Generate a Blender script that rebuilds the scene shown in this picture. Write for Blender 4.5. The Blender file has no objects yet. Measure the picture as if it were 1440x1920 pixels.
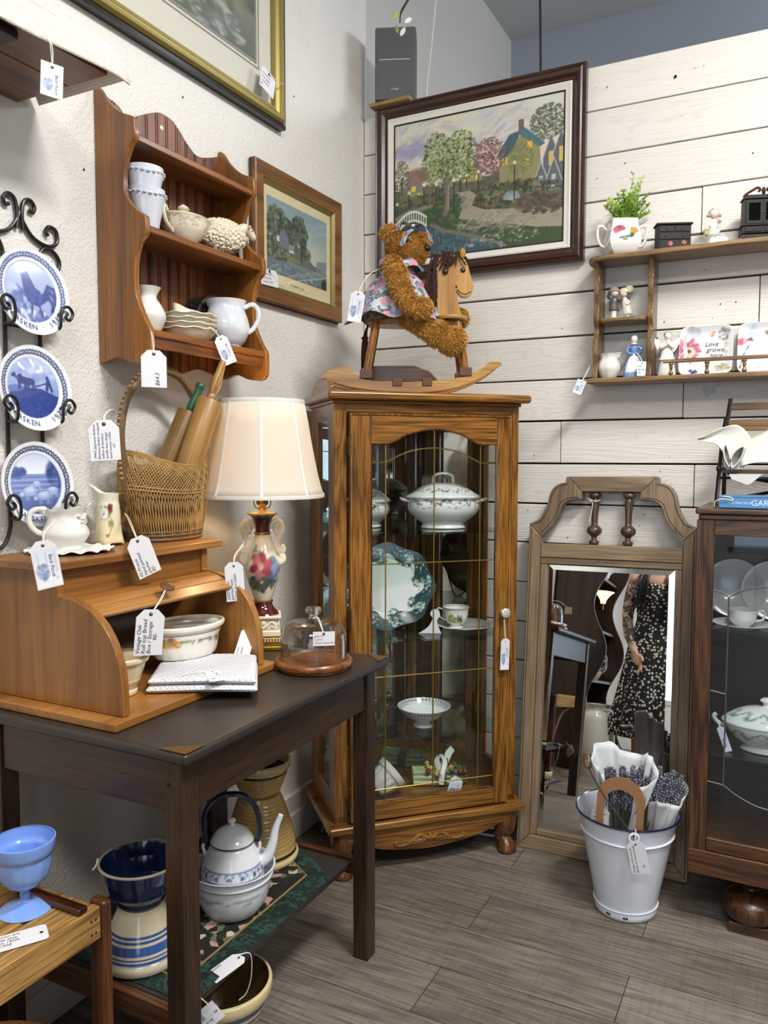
import bpy, math, random
import numpy as np
from mathutils import Vector, Matrix, Euler
PI = math.pi
C = bpy.context.scene.collection
sc = bpy.context.scene
# ---------------------------------------------------------------- camera
YAW, PITCH, ROLL = 0.47743236, 0.06735151, 0.00125926
cy, sy, cp, sp = math.cos(YAW), math.sin(YAW), math.cos(PITCH), math.sin(PITCH)
_F = Vector((-sy * cp, cy * cp, -sp)); _R = Vector((cy, sy, 0)); _U = _R.cross(_F)
_R2 = _R * math.cos(ROLL) + _U * math.sin(ROLL); _U2 = _U * math.cos(ROLL) - _R * math.sin(ROLL)
cam = bpy.data.objects.new('camera', bpy.data.cameras.new('camera')); C.objects.link(cam)
cam.matrix_world = Matrix(((_R2.x, _U2.x, -_F.x, 0), (_R2.y, _U2.y, -_F.y, 0), (_R2.z, _U2.z, -_F.z, 1.35), (0, 0, 0, 1)))
cam.data.sensor_fit = 'VERTICAL'; cam.data.sensor_height = 36; cam.data.sensor_width = 27
cam.data.lens = 1500 / 1920 * 36; cam.data.clip_start = 0.02
sc.camera = cam
# ---------------------------------------------------------------- world, lamps, exposure
w = bpy.data.worlds.new('daylight'); sc.world = w; w.use_nodes = True
w.node_tree.nodes['Background'].inputs[0].default_value = (0.62, 0.78, 1.0, 1)
w.node_tree.nodes['Background'].inputs[1].default_value = 1.6
def area(name, loc, target, sx, sy_, power, col, spread=180):
    d = bpy.data.lights.new(name, 'AREA'); d.shape = 'RECTANGLE'; d.size = sx; d.size_y = sy_
    d.energy = power; d.color = col; d.spread = math.radians(spread)
    o = bpy.data.objects.new(name, d); C.objects.link(o); o.location = loc
    o.rotation_euler = (Vector(target) - Vector(loc)).to_track_quat('-Z', 'Y').to_euler()
    return o
area('shop_lamp_front', (0.55, 1.25, 3.3), (0.3, 1.4, 0), 0.9, 0.25, 70, (1.0, 0.982, 0.945))
area('shop_lamp_centre', (0.1, -0.7, 3.3), (0.0, -0.5, 0), 1.2, 0.3, 40, (1.0, 0.98, 0.94))
area('shop_lamp_right', (1.9, 0.3, 3.3), (1.7, 0.4, 0), 1.2, 0.3, 26, (1.0, 0.98, 0.95))
area('window_daylight', (0.75, -3.12, 1.6), (0.5, 2, 1.2), 2.6, 2.1, 16, (0.80, 0.89, 1.0))
area('alcove_fill_light', (1.6, 4.70, 3.45), (0.0, 3.6, 3.3), 1.2, 0.5, 62, (0.86, 0.92, 1.0))  # added fill that brightens the alcove
sc.view_settings.view_transform = 'Standard'; sc.view_settings.look = 'None'
sc.view_settings.gamma = 1; sc.view_settings.use_curve_mapping = False
sc.view_settings.exposure = 0.42
sc.render.film_transparent = False
sc.cycles.max_bounces = 10; sc.cycles.transparent_max_bounces = 24; sc.cycles.diffuse_bounces = 4
sc.cycles.glossy_bounces = 5; sc.cycles.caustics_reflective = False; sc.cycles.caustics_refractive = False
sc.cycles.sample_clamp_indirect = 6
# ---------------------------------------------------------------- helpers
def lin(c):
    c = np.asarray(c, float)
    return np.where(c <= 0.04045, c / 12.92, ((c + 0.055) / 1.055) ** 2.4)
def rgb(h):
    if isinstance(h, str):
        h = h.lstrip('#'); return tuple(int(h[i:i + 2], 16) / 255 for i in (0, 2, 4))
    return h
def l4(h): return tuple(float(x) for x in lin(rgb(h))) + (1.0,)
MATS = {}
def mat(name, col, rough=0.5, metal=0.0, bump=None, var=0, coat=0.0, spec=0.5, emit=None, alpha=None, trans=0, sss=0):
    if name in MATS: return MATS[name]
    m = bpy.data.materials.new(name); m.use_nodes = True; nt = m.node_tree; b = nt.nodes['Principled BSDF']
    b.inputs['Base Color'].default_value = l4(col); b.inputs['Roughness'].default_value = rough
    b.inputs['Metallic'].default_value = metal; b.inputs['Coat Weight'].default_value = coat
    b.inputs['Specular IOR Level'].default_value = spec
    b.inputs['Transmission Weight'].default_value = trans
    if sss:
        b.inputs['Subsurface Weight'].default_value = sss; b.inputs['Subsurface Radius'].default_value = (0.01, 0.006, 0.004)
    if emit: b.inputs['Emission Color'].default_value = l4(emit[0]); b.inputs['Emission Strength'].default_value = emit[1]
    tc = nt.nodes.new('ShaderNodeTexCoord')
    if var:
        n = nt.nodes.new('ShaderNodeTexNoise'); n.inputs['Scale'].default_value = 9; n.inputs['Detail'].default_value = 5
        nt.links.new(tc.outputs['Object'], n.inputs['Vector'])
        mx = nt.nodes.new('ShaderNodeMix'); mx.data_type = 'RGBA'
        c = np.array(lin(rgb(col)))
        mx.inputs[6].default_value = tuple(c * (1 - var)) + (1,); mx.inputs[7].default_value = tuple(np.minimum(c * (1 + var), 1)) + (1,)
        nt.links.new(n.outputs['Fac'], mx.inputs[0]); nt.links.new(mx.outputs[2], b.inputs['Base Color'])
    if bump:
        n = nt.nodes.new('ShaderNodeTexNoise'); n.inputs['Scale'].default_value = bump[0]; n.inputs['Detail'].default_value = 4
        nt.links.new(tc.outputs['Object'], n.inputs['Vector'])
        bp = nt.nodes.new('ShaderNodeBump'); bp.inputs['Strength'].default_value = bump[1]; bp.inputs['Distance'].default_value = bump[2]
        nt.links.new(n.outputs['Fac'], bp.inputs['Height']); nt.links.new(bp.outputs['Normal'], b.inputs['Normal'])
    MATS[name] = m; return m
def ramp(nt, fac, stops):
    r = nt.nodes.new('ShaderNodeValToRGB'); e = r.color_ramp.elements
    while len(e) < len(stops): e.new(0.5)
    for i, (p, c) in enumerate(stops): e[i].position = p; e[i].color = l4(c)
    nt.links.new(fac, r.inputs['Fac']); return r
def wood(name, dark, mid, light, axis='x', scale=1.0, rough=0.4, coat=0.1, figure=1.0, pores=0.35, bump=0.12):
    """grain runs along one local axis; growth rings come from stretched noise bands plus fine pores"""
    if name in MATS: return MATS[name]
    m = bpy.data.materials.new(name); m.use_nodes = True; nt = m.node_tree; b = nt.nodes['Principled BSDF']
    L = nt.links.new
    tc = nt.nodes.new('ShaderNodeTexCoord'); mp = nt.nodes.new('ShaderNodeMapping')
    s = {'x': (0.09, 1, 1), 'y': (1, 0.09, 1), 'z': (1, 1, 0.09)}[axis]
    mp.inputs['Scale'].default_value = tuple(v * 9 * scale for v in s)
    oi = nt.nodes.new('ShaderNodeObjectInfo'); vm = nt.nodes.new('ShaderNodeVectorMath'); vm.operation = 'ADD'
    ml = nt.nodes.new('ShaderNodeMath'); ml.operation = 'MULTIPLY'; ml.inputs[1].default_value = 17.0
    L(oi.outputs['Random'], ml.inputs[0]); L(tc.outputs['Object'], vm.inputs[0]); L(ml.outputs[0], vm.inputs[1])
    L(vm.outputs[0], mp.inputs['Vector'])
    n = nt.nodes.new('ShaderNodeTexNoise'); n.inputs['Scale'].default_value = 1.0; n.inputs['Detail'].default_value = 2; n.inputs['Distortion'].default_value = 0.4
    L(mp.outputs[0], n.inputs['Vector'])
    mu = nt.nodes.new('ShaderNodeMath'); mu.operation = 'MULTIPLY'; mu.inputs[1].default_value = 9 * figure; L(n.outputs['Fac'], mu.inputs[0])
    fr = nt.nodes.new('ShaderNodeMath'); fr.operation = 'PINGPONG'; fr.inputs[1].default_value = 1.0; L(mu.outputs[0], fr.inputs[0])
    mp2 = nt.nodes.new('ShaderNodeMapping'); s2 = {'x': (0.03, 1, 1), 'y': (1, 0.03, 1), 'z': (1, 1, 0.03)}[axis]
    mp2.inputs['Scale'].default_value = tuple(v * 260 * scale for v in s2); L(vm.outputs[0], mp2.inputs['Vector'])
    n2 = nt.nodes.new('ShaderNodeTexNoise'); n2.inputs['Scale'].default_value = 1; n2.inputs['Detail'].default_value = 3; L(mp2.outputs[0], n2.inputs['Vector'])
    n3 = nt.nodes.new('ShaderNodeTexNoise'); n3.inputs['Scale'].default_value = 2.2; n3.inputs['Detail'].default_value = 3; L(tc.outputs['Object'], n3.inputs['Vector'])
    r = ramp(nt, fr.outputs[0], [(0.0, dark), (0.28, mid), (0.62, light), (1.0, mid)])
    r2 = ramp(nt, n2.outputs['Fac'], [(0.36, (1 - pores,) * 3), (0.56, (1, 1, 1))])
    mx = nt.nodes.new('ShaderNodeMix'); mx.data_type = 'RGBA'; mx.blend_type = 'MULTIPLY'; mx.inputs[0].default_value = 1
    L(r.outputs[0], mx.inputs[6]); L(r2.outputs[0], mx.inputs[7])
    r3 = ramp(nt, n3.outputs['Fac'], [(0.3, (0.86, 0.86, 0.86)), (0.7, (1, 1, 1))])
    mx2 = nt.nodes.new('ShaderNodeMix'); mx2.data_type = 'RGBA'; mx2.blend_type = 'MULTIPLY'; mx2.inputs[0].default_value = 1
    L(mx.outputs[2], mx2.inputs[6]); L(r3.outputs[0], mx2.inputs[7]); L(mx2.outputs[2], b.inputs['Base Color'])
    b.inputs['Roughness'].default_value = rough; b.inputs['Coat Weight'].default_value = coat; b.inputs['Coat Roughness'].default_value = 0.2
    bp = nt.nodes.new('ShaderNodeBump'); bp.inputs['Strength'].default_value = bump; bp.inputs['Distance'].default_value = 0.001
    L(n2.outputs['Fac'], bp.inputs['Height']); L(bp.outputs['Normal'], b.inputs['Normal'])
    MATS[name] = m; return m
def painted(name, rough=0.25, coat=0.0, spec=0.5, bump=None, sss=0, metal=0):
    """glaze, print or paint laid on in the mesh's own colour attribute"""
    if name in MATS: return MATS[name]
    m = bpy.data.materials.new(name); m.use_nodes = True; nt = m.node_tree; b = nt.nodes['Principled BSDF']
    a = nt.nodes.new('ShaderNodeAttribute'); a.attribute_name = 'Col'; nt.links.new(a.outputs['Color'], b.inputs['Base Color'])
    b.inputs['Roughness'].default_value = rough; b.inputs['Coat Weight'].default_value = coat; b.inputs['Specular IOR Level'].default_value = spec
    b.inputs['Metallic'].default_value = metal
    if bump:
        tc = nt.nodes.new('ShaderNodeTexCoord'); n = nt.nodes.new('ShaderNodeTexNoise'); n.inputs['Scale'].default_value = bump[0]
        nt.links.new(tc.outputs['Object'], n.inputs['Vector'])
        bp = nt.nodes.new('ShaderNodeBump'); bp.inputs['Strength'].default_value = bump[1]; bp.inputs['Distance'].default_value = bump[2]
        nt.links.new(n.outputs['Fac'], bp.inputs['Height']); nt.links.new(bp.outputs['Normal'], b.inputs['Normal'])
    MATS[name] = m; return m
def pane(name, tint=(1, 1, 1), refl=1.0, ior=1.5, rough=0.0):
    """clear thin glass: lets light straight through and mirrors at grazing angles"""
    if name in MATS: return MATS[name]
    m = bpy.data.materials.new(name); m.use_nodes = True; nt = m.node_tree; nt.nodes.remove(nt.nodes['Principled BSDF'])
    t = nt.nodes.new('ShaderNodeBsdfTransparent'); t.inputs[0].default_value = tuple(tint) + (1,)
    g = nt.nodes.new('ShaderNodeBsdfGlossy'); g.inputs['Roughness'].default_value = rough
    f = nt.nodes.new('ShaderNodeFresnel'); ge = nt.nodes.new('ShaderNodeNewGeometry'); mr_ = nt.nodes.new('ShaderNodeMapRange')
    mr_.inputs['To Min'].default_value = ior; mr_.inputs['To Max'].default_value = 1 / ior
    nt.links.new(ge.outputs['Backfacing'], mr_.inputs['Value']); nt.links.new(mr_.outputs[0], f.inputs['IOR'])
    mu = nt.nodes.new('ShaderNodeMath'); mu.operation = 'MULTIPLY'; mu.inputs[1].default_value = refl; mu.use_clamp = True
    mx = nt.nodes.new('ShaderNodeMixShader'); nt.links.new(f.outputs[0], mu.inputs[0]); nt.links.new(mu.outputs[0], mx.inputs[0])
    nt.links.new(t.outputs[0], mx.inputs[1]); nt.links.new(g.outputs[0], mx.inputs[2])
    nt.links.new(mx.outputs[0], nt.nodes['Material Output'].inputs['Surface'])
    MATS[name] = m; return m

def cr(pts, n=6, closed=False):
    """smooth curve through points (Catmull-Rom)"""
    P = [np.array(p, float) for p in pts]; out = []; N = len(P)
    rng = range(N) if closed else range(N - 1)
    for i in rng:
        p0 = P[(i - 1) % N] if closed or i > 0 else 2 * P[0] - P[1]
        p1 = P[i]; p2 = P[(i + 1) % N]
        p3 = P[(i + 2) % N] if closed or i + 2 < N else 2 * P[-1] - P[-2]
        for k in range(n):
            t = k / n
            out.append(0.5 * (2 * p1 + (p2 - p0) * t + (2 * p0 - 5 * p1 + 4 * p2 - p3) * t * t + (3 * p1 - p0 - 3 * p2 + p3) * t ** 3))
    if not closed: out.append(P[-1])
    return [tuple(p) for p in out]

class MB:
    def __init__(s): s.v = []; s.f = []
    def add(s, V, F, M=None):
        o = len(s.v)
        if M is not None: V = [tuple(M @ Vector(p)) for p in V]
        s.v.extend([tuple(map(float, p)) for p in V]); s.f.extend([tuple(i + o for i in f) for f in F]); return s
    def box(s, x0, x1, y0, y1, z0, z1, M=None):
        V = [(x0, y0, z0), (x1, y0, z0), (x1, y1, z0), (x0, y1, z0), (x0, y0, z1), (x1, y0, z1), (x1, y1, z1), (x0, y1, z1)]
        return s.add(V, [(0, 3, 2, 1), (4, 5, 6, 7), (0, 1, 5, 4), (1, 2, 6, 5), (2, 3, 7, 6), (3, 0, 4, 7)], M)
    def lathe(s, prof, n=40, c=(0, 0, 0), sx=1, sy=1, fn=None, M=None, caps=True, t0=0, t1=2 * PI):
        V = []; F = []; full = abs(t1 - t0 - 2 * PI) < 1e-6; k = n if full else n + 1
        for r, z in prof:
            for i in range(k):
                t = t0 + (t1 - t0) * i / n; rr, zz = (r, z) if fn is None else fn(r, z, t)
                V.append((c[0] + rr * math.cos(t) * sx, c[1] + rr * math.sin(t) * sy, c[2] + zz))
        for j in range(len(prof) - 1):
            for i in range(n):
                a = j * k + i; b = j * k + (i + 1) % k; F.append((a, b, b + k, a + k))
        if caps and full:
            if prof[0][0] > 1e-5: F.append(tuple(range(k))[::-1])
            if prof[-1][0] > 1e-5: F.append(tuple((len(prof) - 1) * k + i for i in range(k)))
        return s.add(V, F, M)
    def tube(s, pts, r, n=8, closed=False, M=None, flat=None):
        P = [Vector(p) for p in pts]; N = len(P); V = []; F = []; rs = r if isinstance(r, list) else [r] * N
        T = []
        for i in range(N):
            a = P[(i - 1) % N] if closed or i > 0 else P[i]; b = P[(i + 1) % N] if closed or i < N - 1 else P[i]
            d = (b - a); T.append(d.normalized() if d.length > 1e-9 else Vector((0, 0, 1)))
        u = T[0].orthogonal().normalized() if flat is None else (Vector(flat) - T[0] * T[0].dot(Vector(flat))).normalized()
        for i in range(N):
            u = (u - T[i] * T[i].dot(u)); u = u.normalized() if u.length > 1e-6 else T[i].orthogonal().normalized()
            w_ = T[i].cross(u)
            ra, rb = rs[i] if hasattr(rs[i], '__len__') else (rs[i], rs[i])
            for k in range(n):
                t = 2 * PI * k / n; V.append(tuple(P[i] + u * math.cos(t) * ra + w_ * math.sin(t) * rb))
        m = N if closed else N - 1
        for i in range(m):
            for k in range(n):
                a = i * n + k; b = i * n + (k + 1) % n; a2 = ((i + 1) % N) * n + k; b2 = ((i + 1) % N) * n + (k + 1) % n
                F.append((a, b, b2, a2))
        if not closed: F.append(tuple(range(n))[::-1]); F.append(tuple((N - 1) * n + k for k in range(n)))
        return s.add(V, F, M)
    def prism(s, poly, d0, d1, plane='xz', M=None):
        n = len(poly)
        f = {'xz': lambda a, b, d: (a, d, b), 'xy': lambda a, b, d: (a, b, d), 'yz': lambda a, b, d: (d, a, b)}[plane]
        V = [f(a, b, d0) for a, b in poly] + [f(a, b, d1) for a, b in poly]
        F = [tuple(range(n)), tuple(range(2 * n - 1, n - 1, -1))] + [(i, i + n, (i + 1) % n + n, (i + 1) % n) for i in range(n)]
        return s.add(V, F, M)
    def plate(s, outer, inner, d0, d1, plane='xz', M=None):
        """a board with a hole: outer and inner outlines of equal length"""
        n = len(outer)
        f = {'xz': lambda a, b, d: (a, d, b), 'xy': lambda a, b, d: (a, b, d), 'yz': lambda a, b, d: (d, a, b)}[plane]
        V = [f(a, b, d0) for a, b in outer] + [f(a, b, d0) for a, b in inner] + [f(a, b, d1) for a, b in outer] + [f(a, b, d1) for a, b in inner]
        F = []
        for i in range(n):
            j = (i + 1) % n
            F += [(i, j, n + j, n + i), (2 * n + i, 3 * n + i, 3 * n + j, 2 * n + j), (i, 2 * n + i, 2 * n + j, j), (n + i, n + j, 3 * n + j, 3 * n + i)]
        return s.add(V, F, M)
    def frame(s, w, h, prof, M=None, cz=0):
        """mitred picture frame moulding in the xz plane; prof = (inset, depth y)"""
        V = []; F = []; n = len(prof)
        for sx_, sz_ in ((-1, -1), (1, -1), (1, 1), (-1, 1)):
            for a, d in prof: V.append((sx_ * (w / 2 - a), d, cz + sz_ * (h / 2 - a)))
        for k in range(4):
            k2 = (k + 1) % 4
            for i in range(n):
                j = (i + 1) % n; F.append((k * n + i, k2 * n + i, k2 * n + j, k * n + j))
        return s.add(V, F, M)
    def ball(s, c, r, n=20, m=12, M=None):
        r = r if hasattr(r, '__len__') else (r, r, r)
        V = [(c[0], c[1], c[2] - r[2])]; F = []
        for j in range(1, m):
            p = -PI / 2 + PI * j / m
            for i in range(n):
                t = 2 * PI * i / n; V.append((c[0] + r[0] * math.cos(p) * math.cos(t), c[1] + r[1] * math.cos(p) * math.sin(t), c[2] + r[2] * math.sin(p)))
        V.append((c[0], c[1], c[2] + r[2])); last = len(V) - 1
        for i in range(n): F.append((0, 1 + (i + 1) % n, 1 + i)); F.append((last, last - n + i, last - n + (i + 1) % n))
        for j in range(m - 2):
            for i in range(n):
                a = 1 + j * n + i; b = 1 + j * n + (i + 1) % n; F.append((a, b, b + n, a + n))
        return s.add(V, F, M)
    def grid(s, fn, nu, nv, M=None, thick=None):
        V = [fn(i / nu, j / nv) for j in range(nv + 1) for i in range(nu + 1)]
        F = [(j * (nu + 1) + i, j * (nu + 1) + i + 1, (j + 1) * (nu + 1) + i + 1, (j + 1) * (nu + 1) + i) for j in range(nv) for i in range(nu)]
        return s.add(V, F, M)
    def build(s, name, m, parent=None, bevel=0, smooth=35, col=None, seg=2, solid=0, sub=0, loc=None):
        me = bpy.data.meshes.new(name); me.from_pydata(s.v, [], s.f); me.update()
        if m: me.materials.append(m)
        if col is not None:
            co = np.array(s.v); c = col(co) if callable(col) else np.asarray(col)
            a = me.color_attributes.new('Col', 'FLOAT_COLOR', 'POINT')
            d = np.ones((len(co), 4), np.float32); d[:, :3] = lin(np.clip(c, 0, 1)); a.data.foreach_set('color', d.ravel())
        if smooth:
            me.polygons.foreach_set('use_smooth', [True] * len(me.polygons))
            if smooth < 180: me.set_sharp_from_angle(angle=math.radians(smooth))
        o = bpy.data.objects.new(name, me); C.objects.link(o)
        if parent is not None: o.parent = parent
        if loc is not None: o.location = loc
        if solid:
            q = o.modifiers.new('solid', 'SOLIDIFY'); q.thickness = solid; q.offset = 0
        if bevel:
            q = o.modifiers.new('bevel', 'BEVEL'); q.width = bevel; q.segments = seg; q.limit_method = 'ANGLE'; q.angle_limit = math.radians(40)
            q.harden_normals = True
        if sub: q = o.modifiers.new('sub', 'SUBSURF'); q.levels = sub; q.render_levels = sub
        return o
def rect(x0, x1, z0, z1): return [(x0, z0), (x1, z0), (x1, z1), (x0, z1)]
def T(x=0, y=0, z=0, rx=0, ry=0, rz=0): return Matrix.Translation((x, y, z)) @ Euler((rx, ry, rz)).to_matrix().to_4x4()
def thing(name, label, cat, loc=(0, 0, 0), rot=(0, 0, 0), group=None):
    o = bpy.data.objects.new(name, None); C.objects.link(o); o.empty_display_size = 0.05
    o.location = loc; o.rotation_euler = rot if hasattr(rot, '__len__') else (0, 0, rot)
    return tag(o, label, cat, group)
def tag(o, label, cat, group=None):
    o['label'] = label; o['category'] = cat
    if group: o['group'] = group
    return o
def struct(o, label=None):
    o['kind'] = 'structure'
    if label: o['label'] = label
    return o
def dup(root, loc, rot=None, label=None):
    """a copy of a thing with copies of its parts and their sub-parts"""
    r = root.copy(); C.objects.link(r); r.location = loc
    if rot is not None: r.rotation_euler = rot
    if label: r['label'] = label
    for ch in list(root.children):
        c = ch.copy(); C.objects.link(c); c.parent = r
        for g in list(ch.children):
            d = g.copy(); C.objects.link(d); d.parent = c
    return r
_fonts = {}
def glyphs(body, size, shear=0.25, align='LEFT'):
    cu = bpy.data.curves.new('t', 'FONT'); cu.body = body; cu.size = size; cu.shear = shear; cu.align_x = align; cu.resolution_u = 3
    o = bpy.data.objects.new('t', cu); C.objects.link(o)
    me = bpy.data.meshes.new_from_object(o)
    V = [tuple(v.co) for v in me.vertices]; F = [tuple(p.vertices) for p in me.polygons]
    bpy.data.objects.remove(o); bpy.data.curves.remove(cu); bpy.data.meshes.remove(me)
    return V, F
def write(mb, body, size, M, shear=0.25, align='LEFT'):
    """lettering laid in the xz plane (facing -y), then placed by M"""
    V, F = glyphs(body, size, shear, align)
    mb.add([(x, 0, y) for x, y, z in V], F, M); return mb
class Canvas:
    """a small picture painted in strokes; x to the right 0..a, y up 0..1"""
    def __init__(s, nx, ny, a, base=(1, 1, 1), seed=1):
        s.nx, s.ny, s.a = nx, ny, a; s.img = np.ones((ny, nx, 3)) * np.array(rgb(base)); s.r = np.random.RandomState(seed)
        s.X, s.Y = np.meshgrid(np.linspace(0, a, nx), np.linspace(0, 1, ny))
    def grad(s, y0, y1, c0, c1):
        t = np.clip((s.Y - y0) / (y1 - y0), 0, 1)[..., None]; m = (s.Y >= min(y0, y1)) & (s.Y <= max(y0, y1))
        s.img[m] = (np.array(rgb(c0)) * (1 - t) + np.array(rgb(c1)) * t)[m]
    def _sub(s, x0, x1, y0, y1):
        i0 = max(0, int(x0 / s.a * (s.nx - 1))); i1 = min(s.nx, int(x1 / s.a * (s.nx - 1)) + 2)
        j0 = max(0, int(y0 * (s.ny - 1))); j1 = min(s.ny, int(y1 * (s.ny - 1)) + 2)
        return slice(j0, max(j0, j1)), slice(i0, max(i0, i1))
    def ell(s, x, y, rx, ry, c, al=1.0, soft=0.25, ang=0):
        R = max(rx, ry) * 1.1; sl = s._sub(x - R, x + R, y - R, y + R)
        dx = s.X[sl] - x; dy = s.Y[sl] - y
        if ang: ca, sa = math.cos(ang), math.sin(ang); dx, dy = dx * ca + dy * sa, -dx * sa + dy * ca
        d = np.sqrt((dx / rx) ** 2 + (dy / ry) ** 2); m = (np.clip((1 - d) / max(soft, 1e-3), 0, 1) * al)[..., None]
        s.img[sl] = s.img[sl] * (1 - m) + np.array(rgb(c)) * m
    def poly(s, pts, c, al=1.0):
        P = np.array(pts); sl = s._sub(P[:, 0].min(), P[:, 0].max(), P[:, 1].min(), P[:, 1].max()); X, Y = s.X[sl], s.Y[sl]
        ins = np.zeros(X.shape, bool); n = len(P)
        for i in range(n):
            x0, y0 = P[i]; x1, y1 = P[(i + 1) % n]
            if y0 == y1: continue
            ins ^= ((y0 > Y) != (y1 > Y)) & (X < (x1 - x0) * (Y - y0) / (y1 - y0) + x0)
        m = (ins * al)[..., None]; s.img[sl] = s.img[sl] * (1 - m) + np.array(rgb(c)) * m
    def line(s, pts, w_, c, al=1.0):
        for (x0, y0), (x1, y1) in zip(pts[:-1], pts[1:]):
            sl = s._sub(min(x0, x1) - w_, max(x0, x1) + w_, min(y0, y1) - w_, max(y0, y1) + w_); X, Y = s.X[sl], s.Y[sl]
            L2 = (x1 - x0) ** 2 + (y1 - y0) ** 2 + 1e-12; t = np.clip(((X - x0) * (x1 - x0) + (Y - y0) * (y1 - y0)) / L2, 0, 1)
            d = np.hypot(X - x0 - t * (x1 - x0), Y - y0 - t * (y1 - y0)); m = (np.clip(1.5 - d / w_ * 1.0, 0, 1) * al)[..., None]
            s.img[sl] = s.img[sl] * (1 - m) + np.array(rgb(c)) * m
    def dabs(s, n, x, y, rx, ry, size, cols, al=0.8, flat=1.0, ang=0):
        for k in range(n):
            t = s.r.rand() * 2 * PI; q = math.sqrt(s.r.rand()); z = size * (0.5 + s.r.rand())
            s.ell(x + rx * q * math.cos(t), y + ry * q * math.sin(t), z, z * flat, cols[s.r.randint(len(cols))], al, 0.6, ang + s.r.randn() * 0.5)
    def noise(s, amt): s.img += s.r.randn(s.ny, s.nx, 1) * amt
    def at(s, u, v):
        u = np.clip(u, 0, 1) * (s.nx - 1); v = np.clip(v, 0, 1) * (s.ny - 1)
        i = np.minimum(u.astype(int), s.nx - 2); j = np.minimum(v.astype(int), s.ny - 2); fu = (u - i)[:, None]; fv = (v - j)[:, None]
        I = s.img
        return (I[j, i] * (1 - fu) + I[j, i + 1] * fu) * (1 - fv) + (I[j + 1, i] * (1 - fu) + I[j + 1, i + 1] * fu) * fv
def picture(name, w_, h_, cv, m, parent, y=0, cz=0, cx=0):
    mb = MB(); nx, ny = cv.nx - 1, cv.ny - 1
    mb.grid(lambda u, v: (cx + (u - 0.5) * w_, y, cz + (v - 0.5) * h_), nx, ny)
    return mb.build(name, m, parent, smooth=0, col=cv.img.reshape(-1, 3))
rnd = random.Random(7)
# ---------------------------------------------------------------- shared materials
stucco = mat('stucco', '#e2dfd9', 0.85, bump=(150, 0.8, 0.0045)); stucco.node_tree.nodes['Noise Texture'].inputs['Detail'].default_value = 6
plaster = mat('plaster', '#cdc9c2', 0.9, bump=(60, 0.25, 0.003))
white_gloss = mat('white_glaze', '#e0dfd9', 0.12, coat=0.3)
cream_gloss = mat('cream_glaze', '#dfd6c0', 0.13, coat=0.3)
grey_gloss = mat('cool_white_glaze', '#d0d5de', 0.10, coat=0.4)
black_iron = mat('black_iron', '#15130f', 0.38, bump=(120, 0.2, 0.001))
brass = mat('brass', '#b58d3f', 0.25, metal=1.0)
pewter = mat('lead_came', '#8a8d90', 0.35, metal=0.9)
paper = mat('paper', '#dddde1', 0.7)
string = mat('cotton_string', '#ece8dc', 0.9)
ink = mat('ink', '#3a3a46', 0.8)
print_m = painted('printed_paper', 0.55)
glaze_m = painted('painted_glaze', 0.12, coat=0.3)
matte_m = painted('painted_matte', 0.75)
oil_m = painted('oil_paint', 0.42, bump=(160, 0.25, 0.001))
clear = pane('window_glass', (0.97, 0.985, 0.98), 1.0)
clear_thick = pane('shelf_glass', (0.80, 0.90, 0.87), 1.0)
mirror_m = mat('silvered_glass', '#e2e6e6', 0.005, metal=1.0)
dark_hole = mat('dark_hole', '#0c0a08', 0.9)

# ---------------------------------------------------------------- the room
XL, YB = -1.57, 2.85
b = MB(); b.box(XL - 0.14, XL, -3.1, 2.885, 0, 3.85); o_left = struct(b.build('wall_left', stucco, bevel=0.012, seg=4))
b = MB(); b.box(XL - 0.2, XL - 0.035, 2.84, 4.9, 0, 3.85); o = struct(b.build('wall_alcove', plaster))
b = MB(); b.box(-1.72, 2.75, 4.75, 4.9, 0, 3.85); struct(b.build('wall_rear', mat('pale_blue_plaster', '#c6ccd8', 0.9)))
b = MB(); b.box(-1.85, 2.75, -3.25, 4.9, 3.835, 3.95); struct(b.build('ceiling', mat('ceiling_paint', '#d2d2d0', 0.9)))
b = MB(); b.box(2.6, 2.75, -3.1, 4.9, 0, 3.85); struct(b.build('wall_right', mat('right_wall_paint', '#8f8b86', 0.9)))
# front wall behind the viewer with the shop window opening
b = MB(); b.box(-1.8, -0.55, -3.25, -3.1, 0, 3.85); b.box(2.05, 2.75, -3.25, -3.1, 0, 3.85); b.box(-0.55, 2.05, -3.25, -3.1, 0, 0.5); b.box(-0.55, 2.05, -3.25, -3.1, 2.7, 3.85)
struct(b.build('wall_front', mat('front_wall_paint', '#e9e8e4', 0.85)))
wf = MB()
for x in (-0.55, 0.28, 1.15, 2.0): wf.box(x, x + 0.05, -3.2, -3.09, 0.5, 2.7)
for z in (0.5, 1.9, 2.65): wf.box(-0.55, 2.05, -3.2, -3.09, z, z + 0.05)
win = struct(wf.build('window_1', mat('window_paint', '#d9d9d6', 0.6), bevel=0.004))
b = MB(); b.box(-0.5, 2.0, -3.16, -3.155, 0.55, 2.65); b.build('pane', clear, win)
wf = MB(); wf.frame(1.3, 0.56, [(0, 0), (0, -0.03), (0.05, -0.03), (0.05, 0)], M=T(1.6, 4.752, 3.45)); added_win = struct(wf.build('added_window', mat('window_paint', '#d9d9d6')))  # unseen window frame and pane, added behind the alcove fill light
b = MB(); b.box(1.0, 2.2, 4.742, 4.746, 3.22, 3.68); b.build('pane', mat('added_window_pane', '#c9d3e2', .5), added_win)
nh = MB()
for y, z in ((2.02, 2.50), (1.80, 2.36), (1.70, 2.48), (2.36, 2.58), (1.44, 2.05)): nh.lathe([(0, 0), (0.003, 0.0004)], 10, M=T(XL + 0.0012, y, z, ry=PI / 2), caps=False)
nh.build('nail_holes', dark_hole, o_left)
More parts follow.
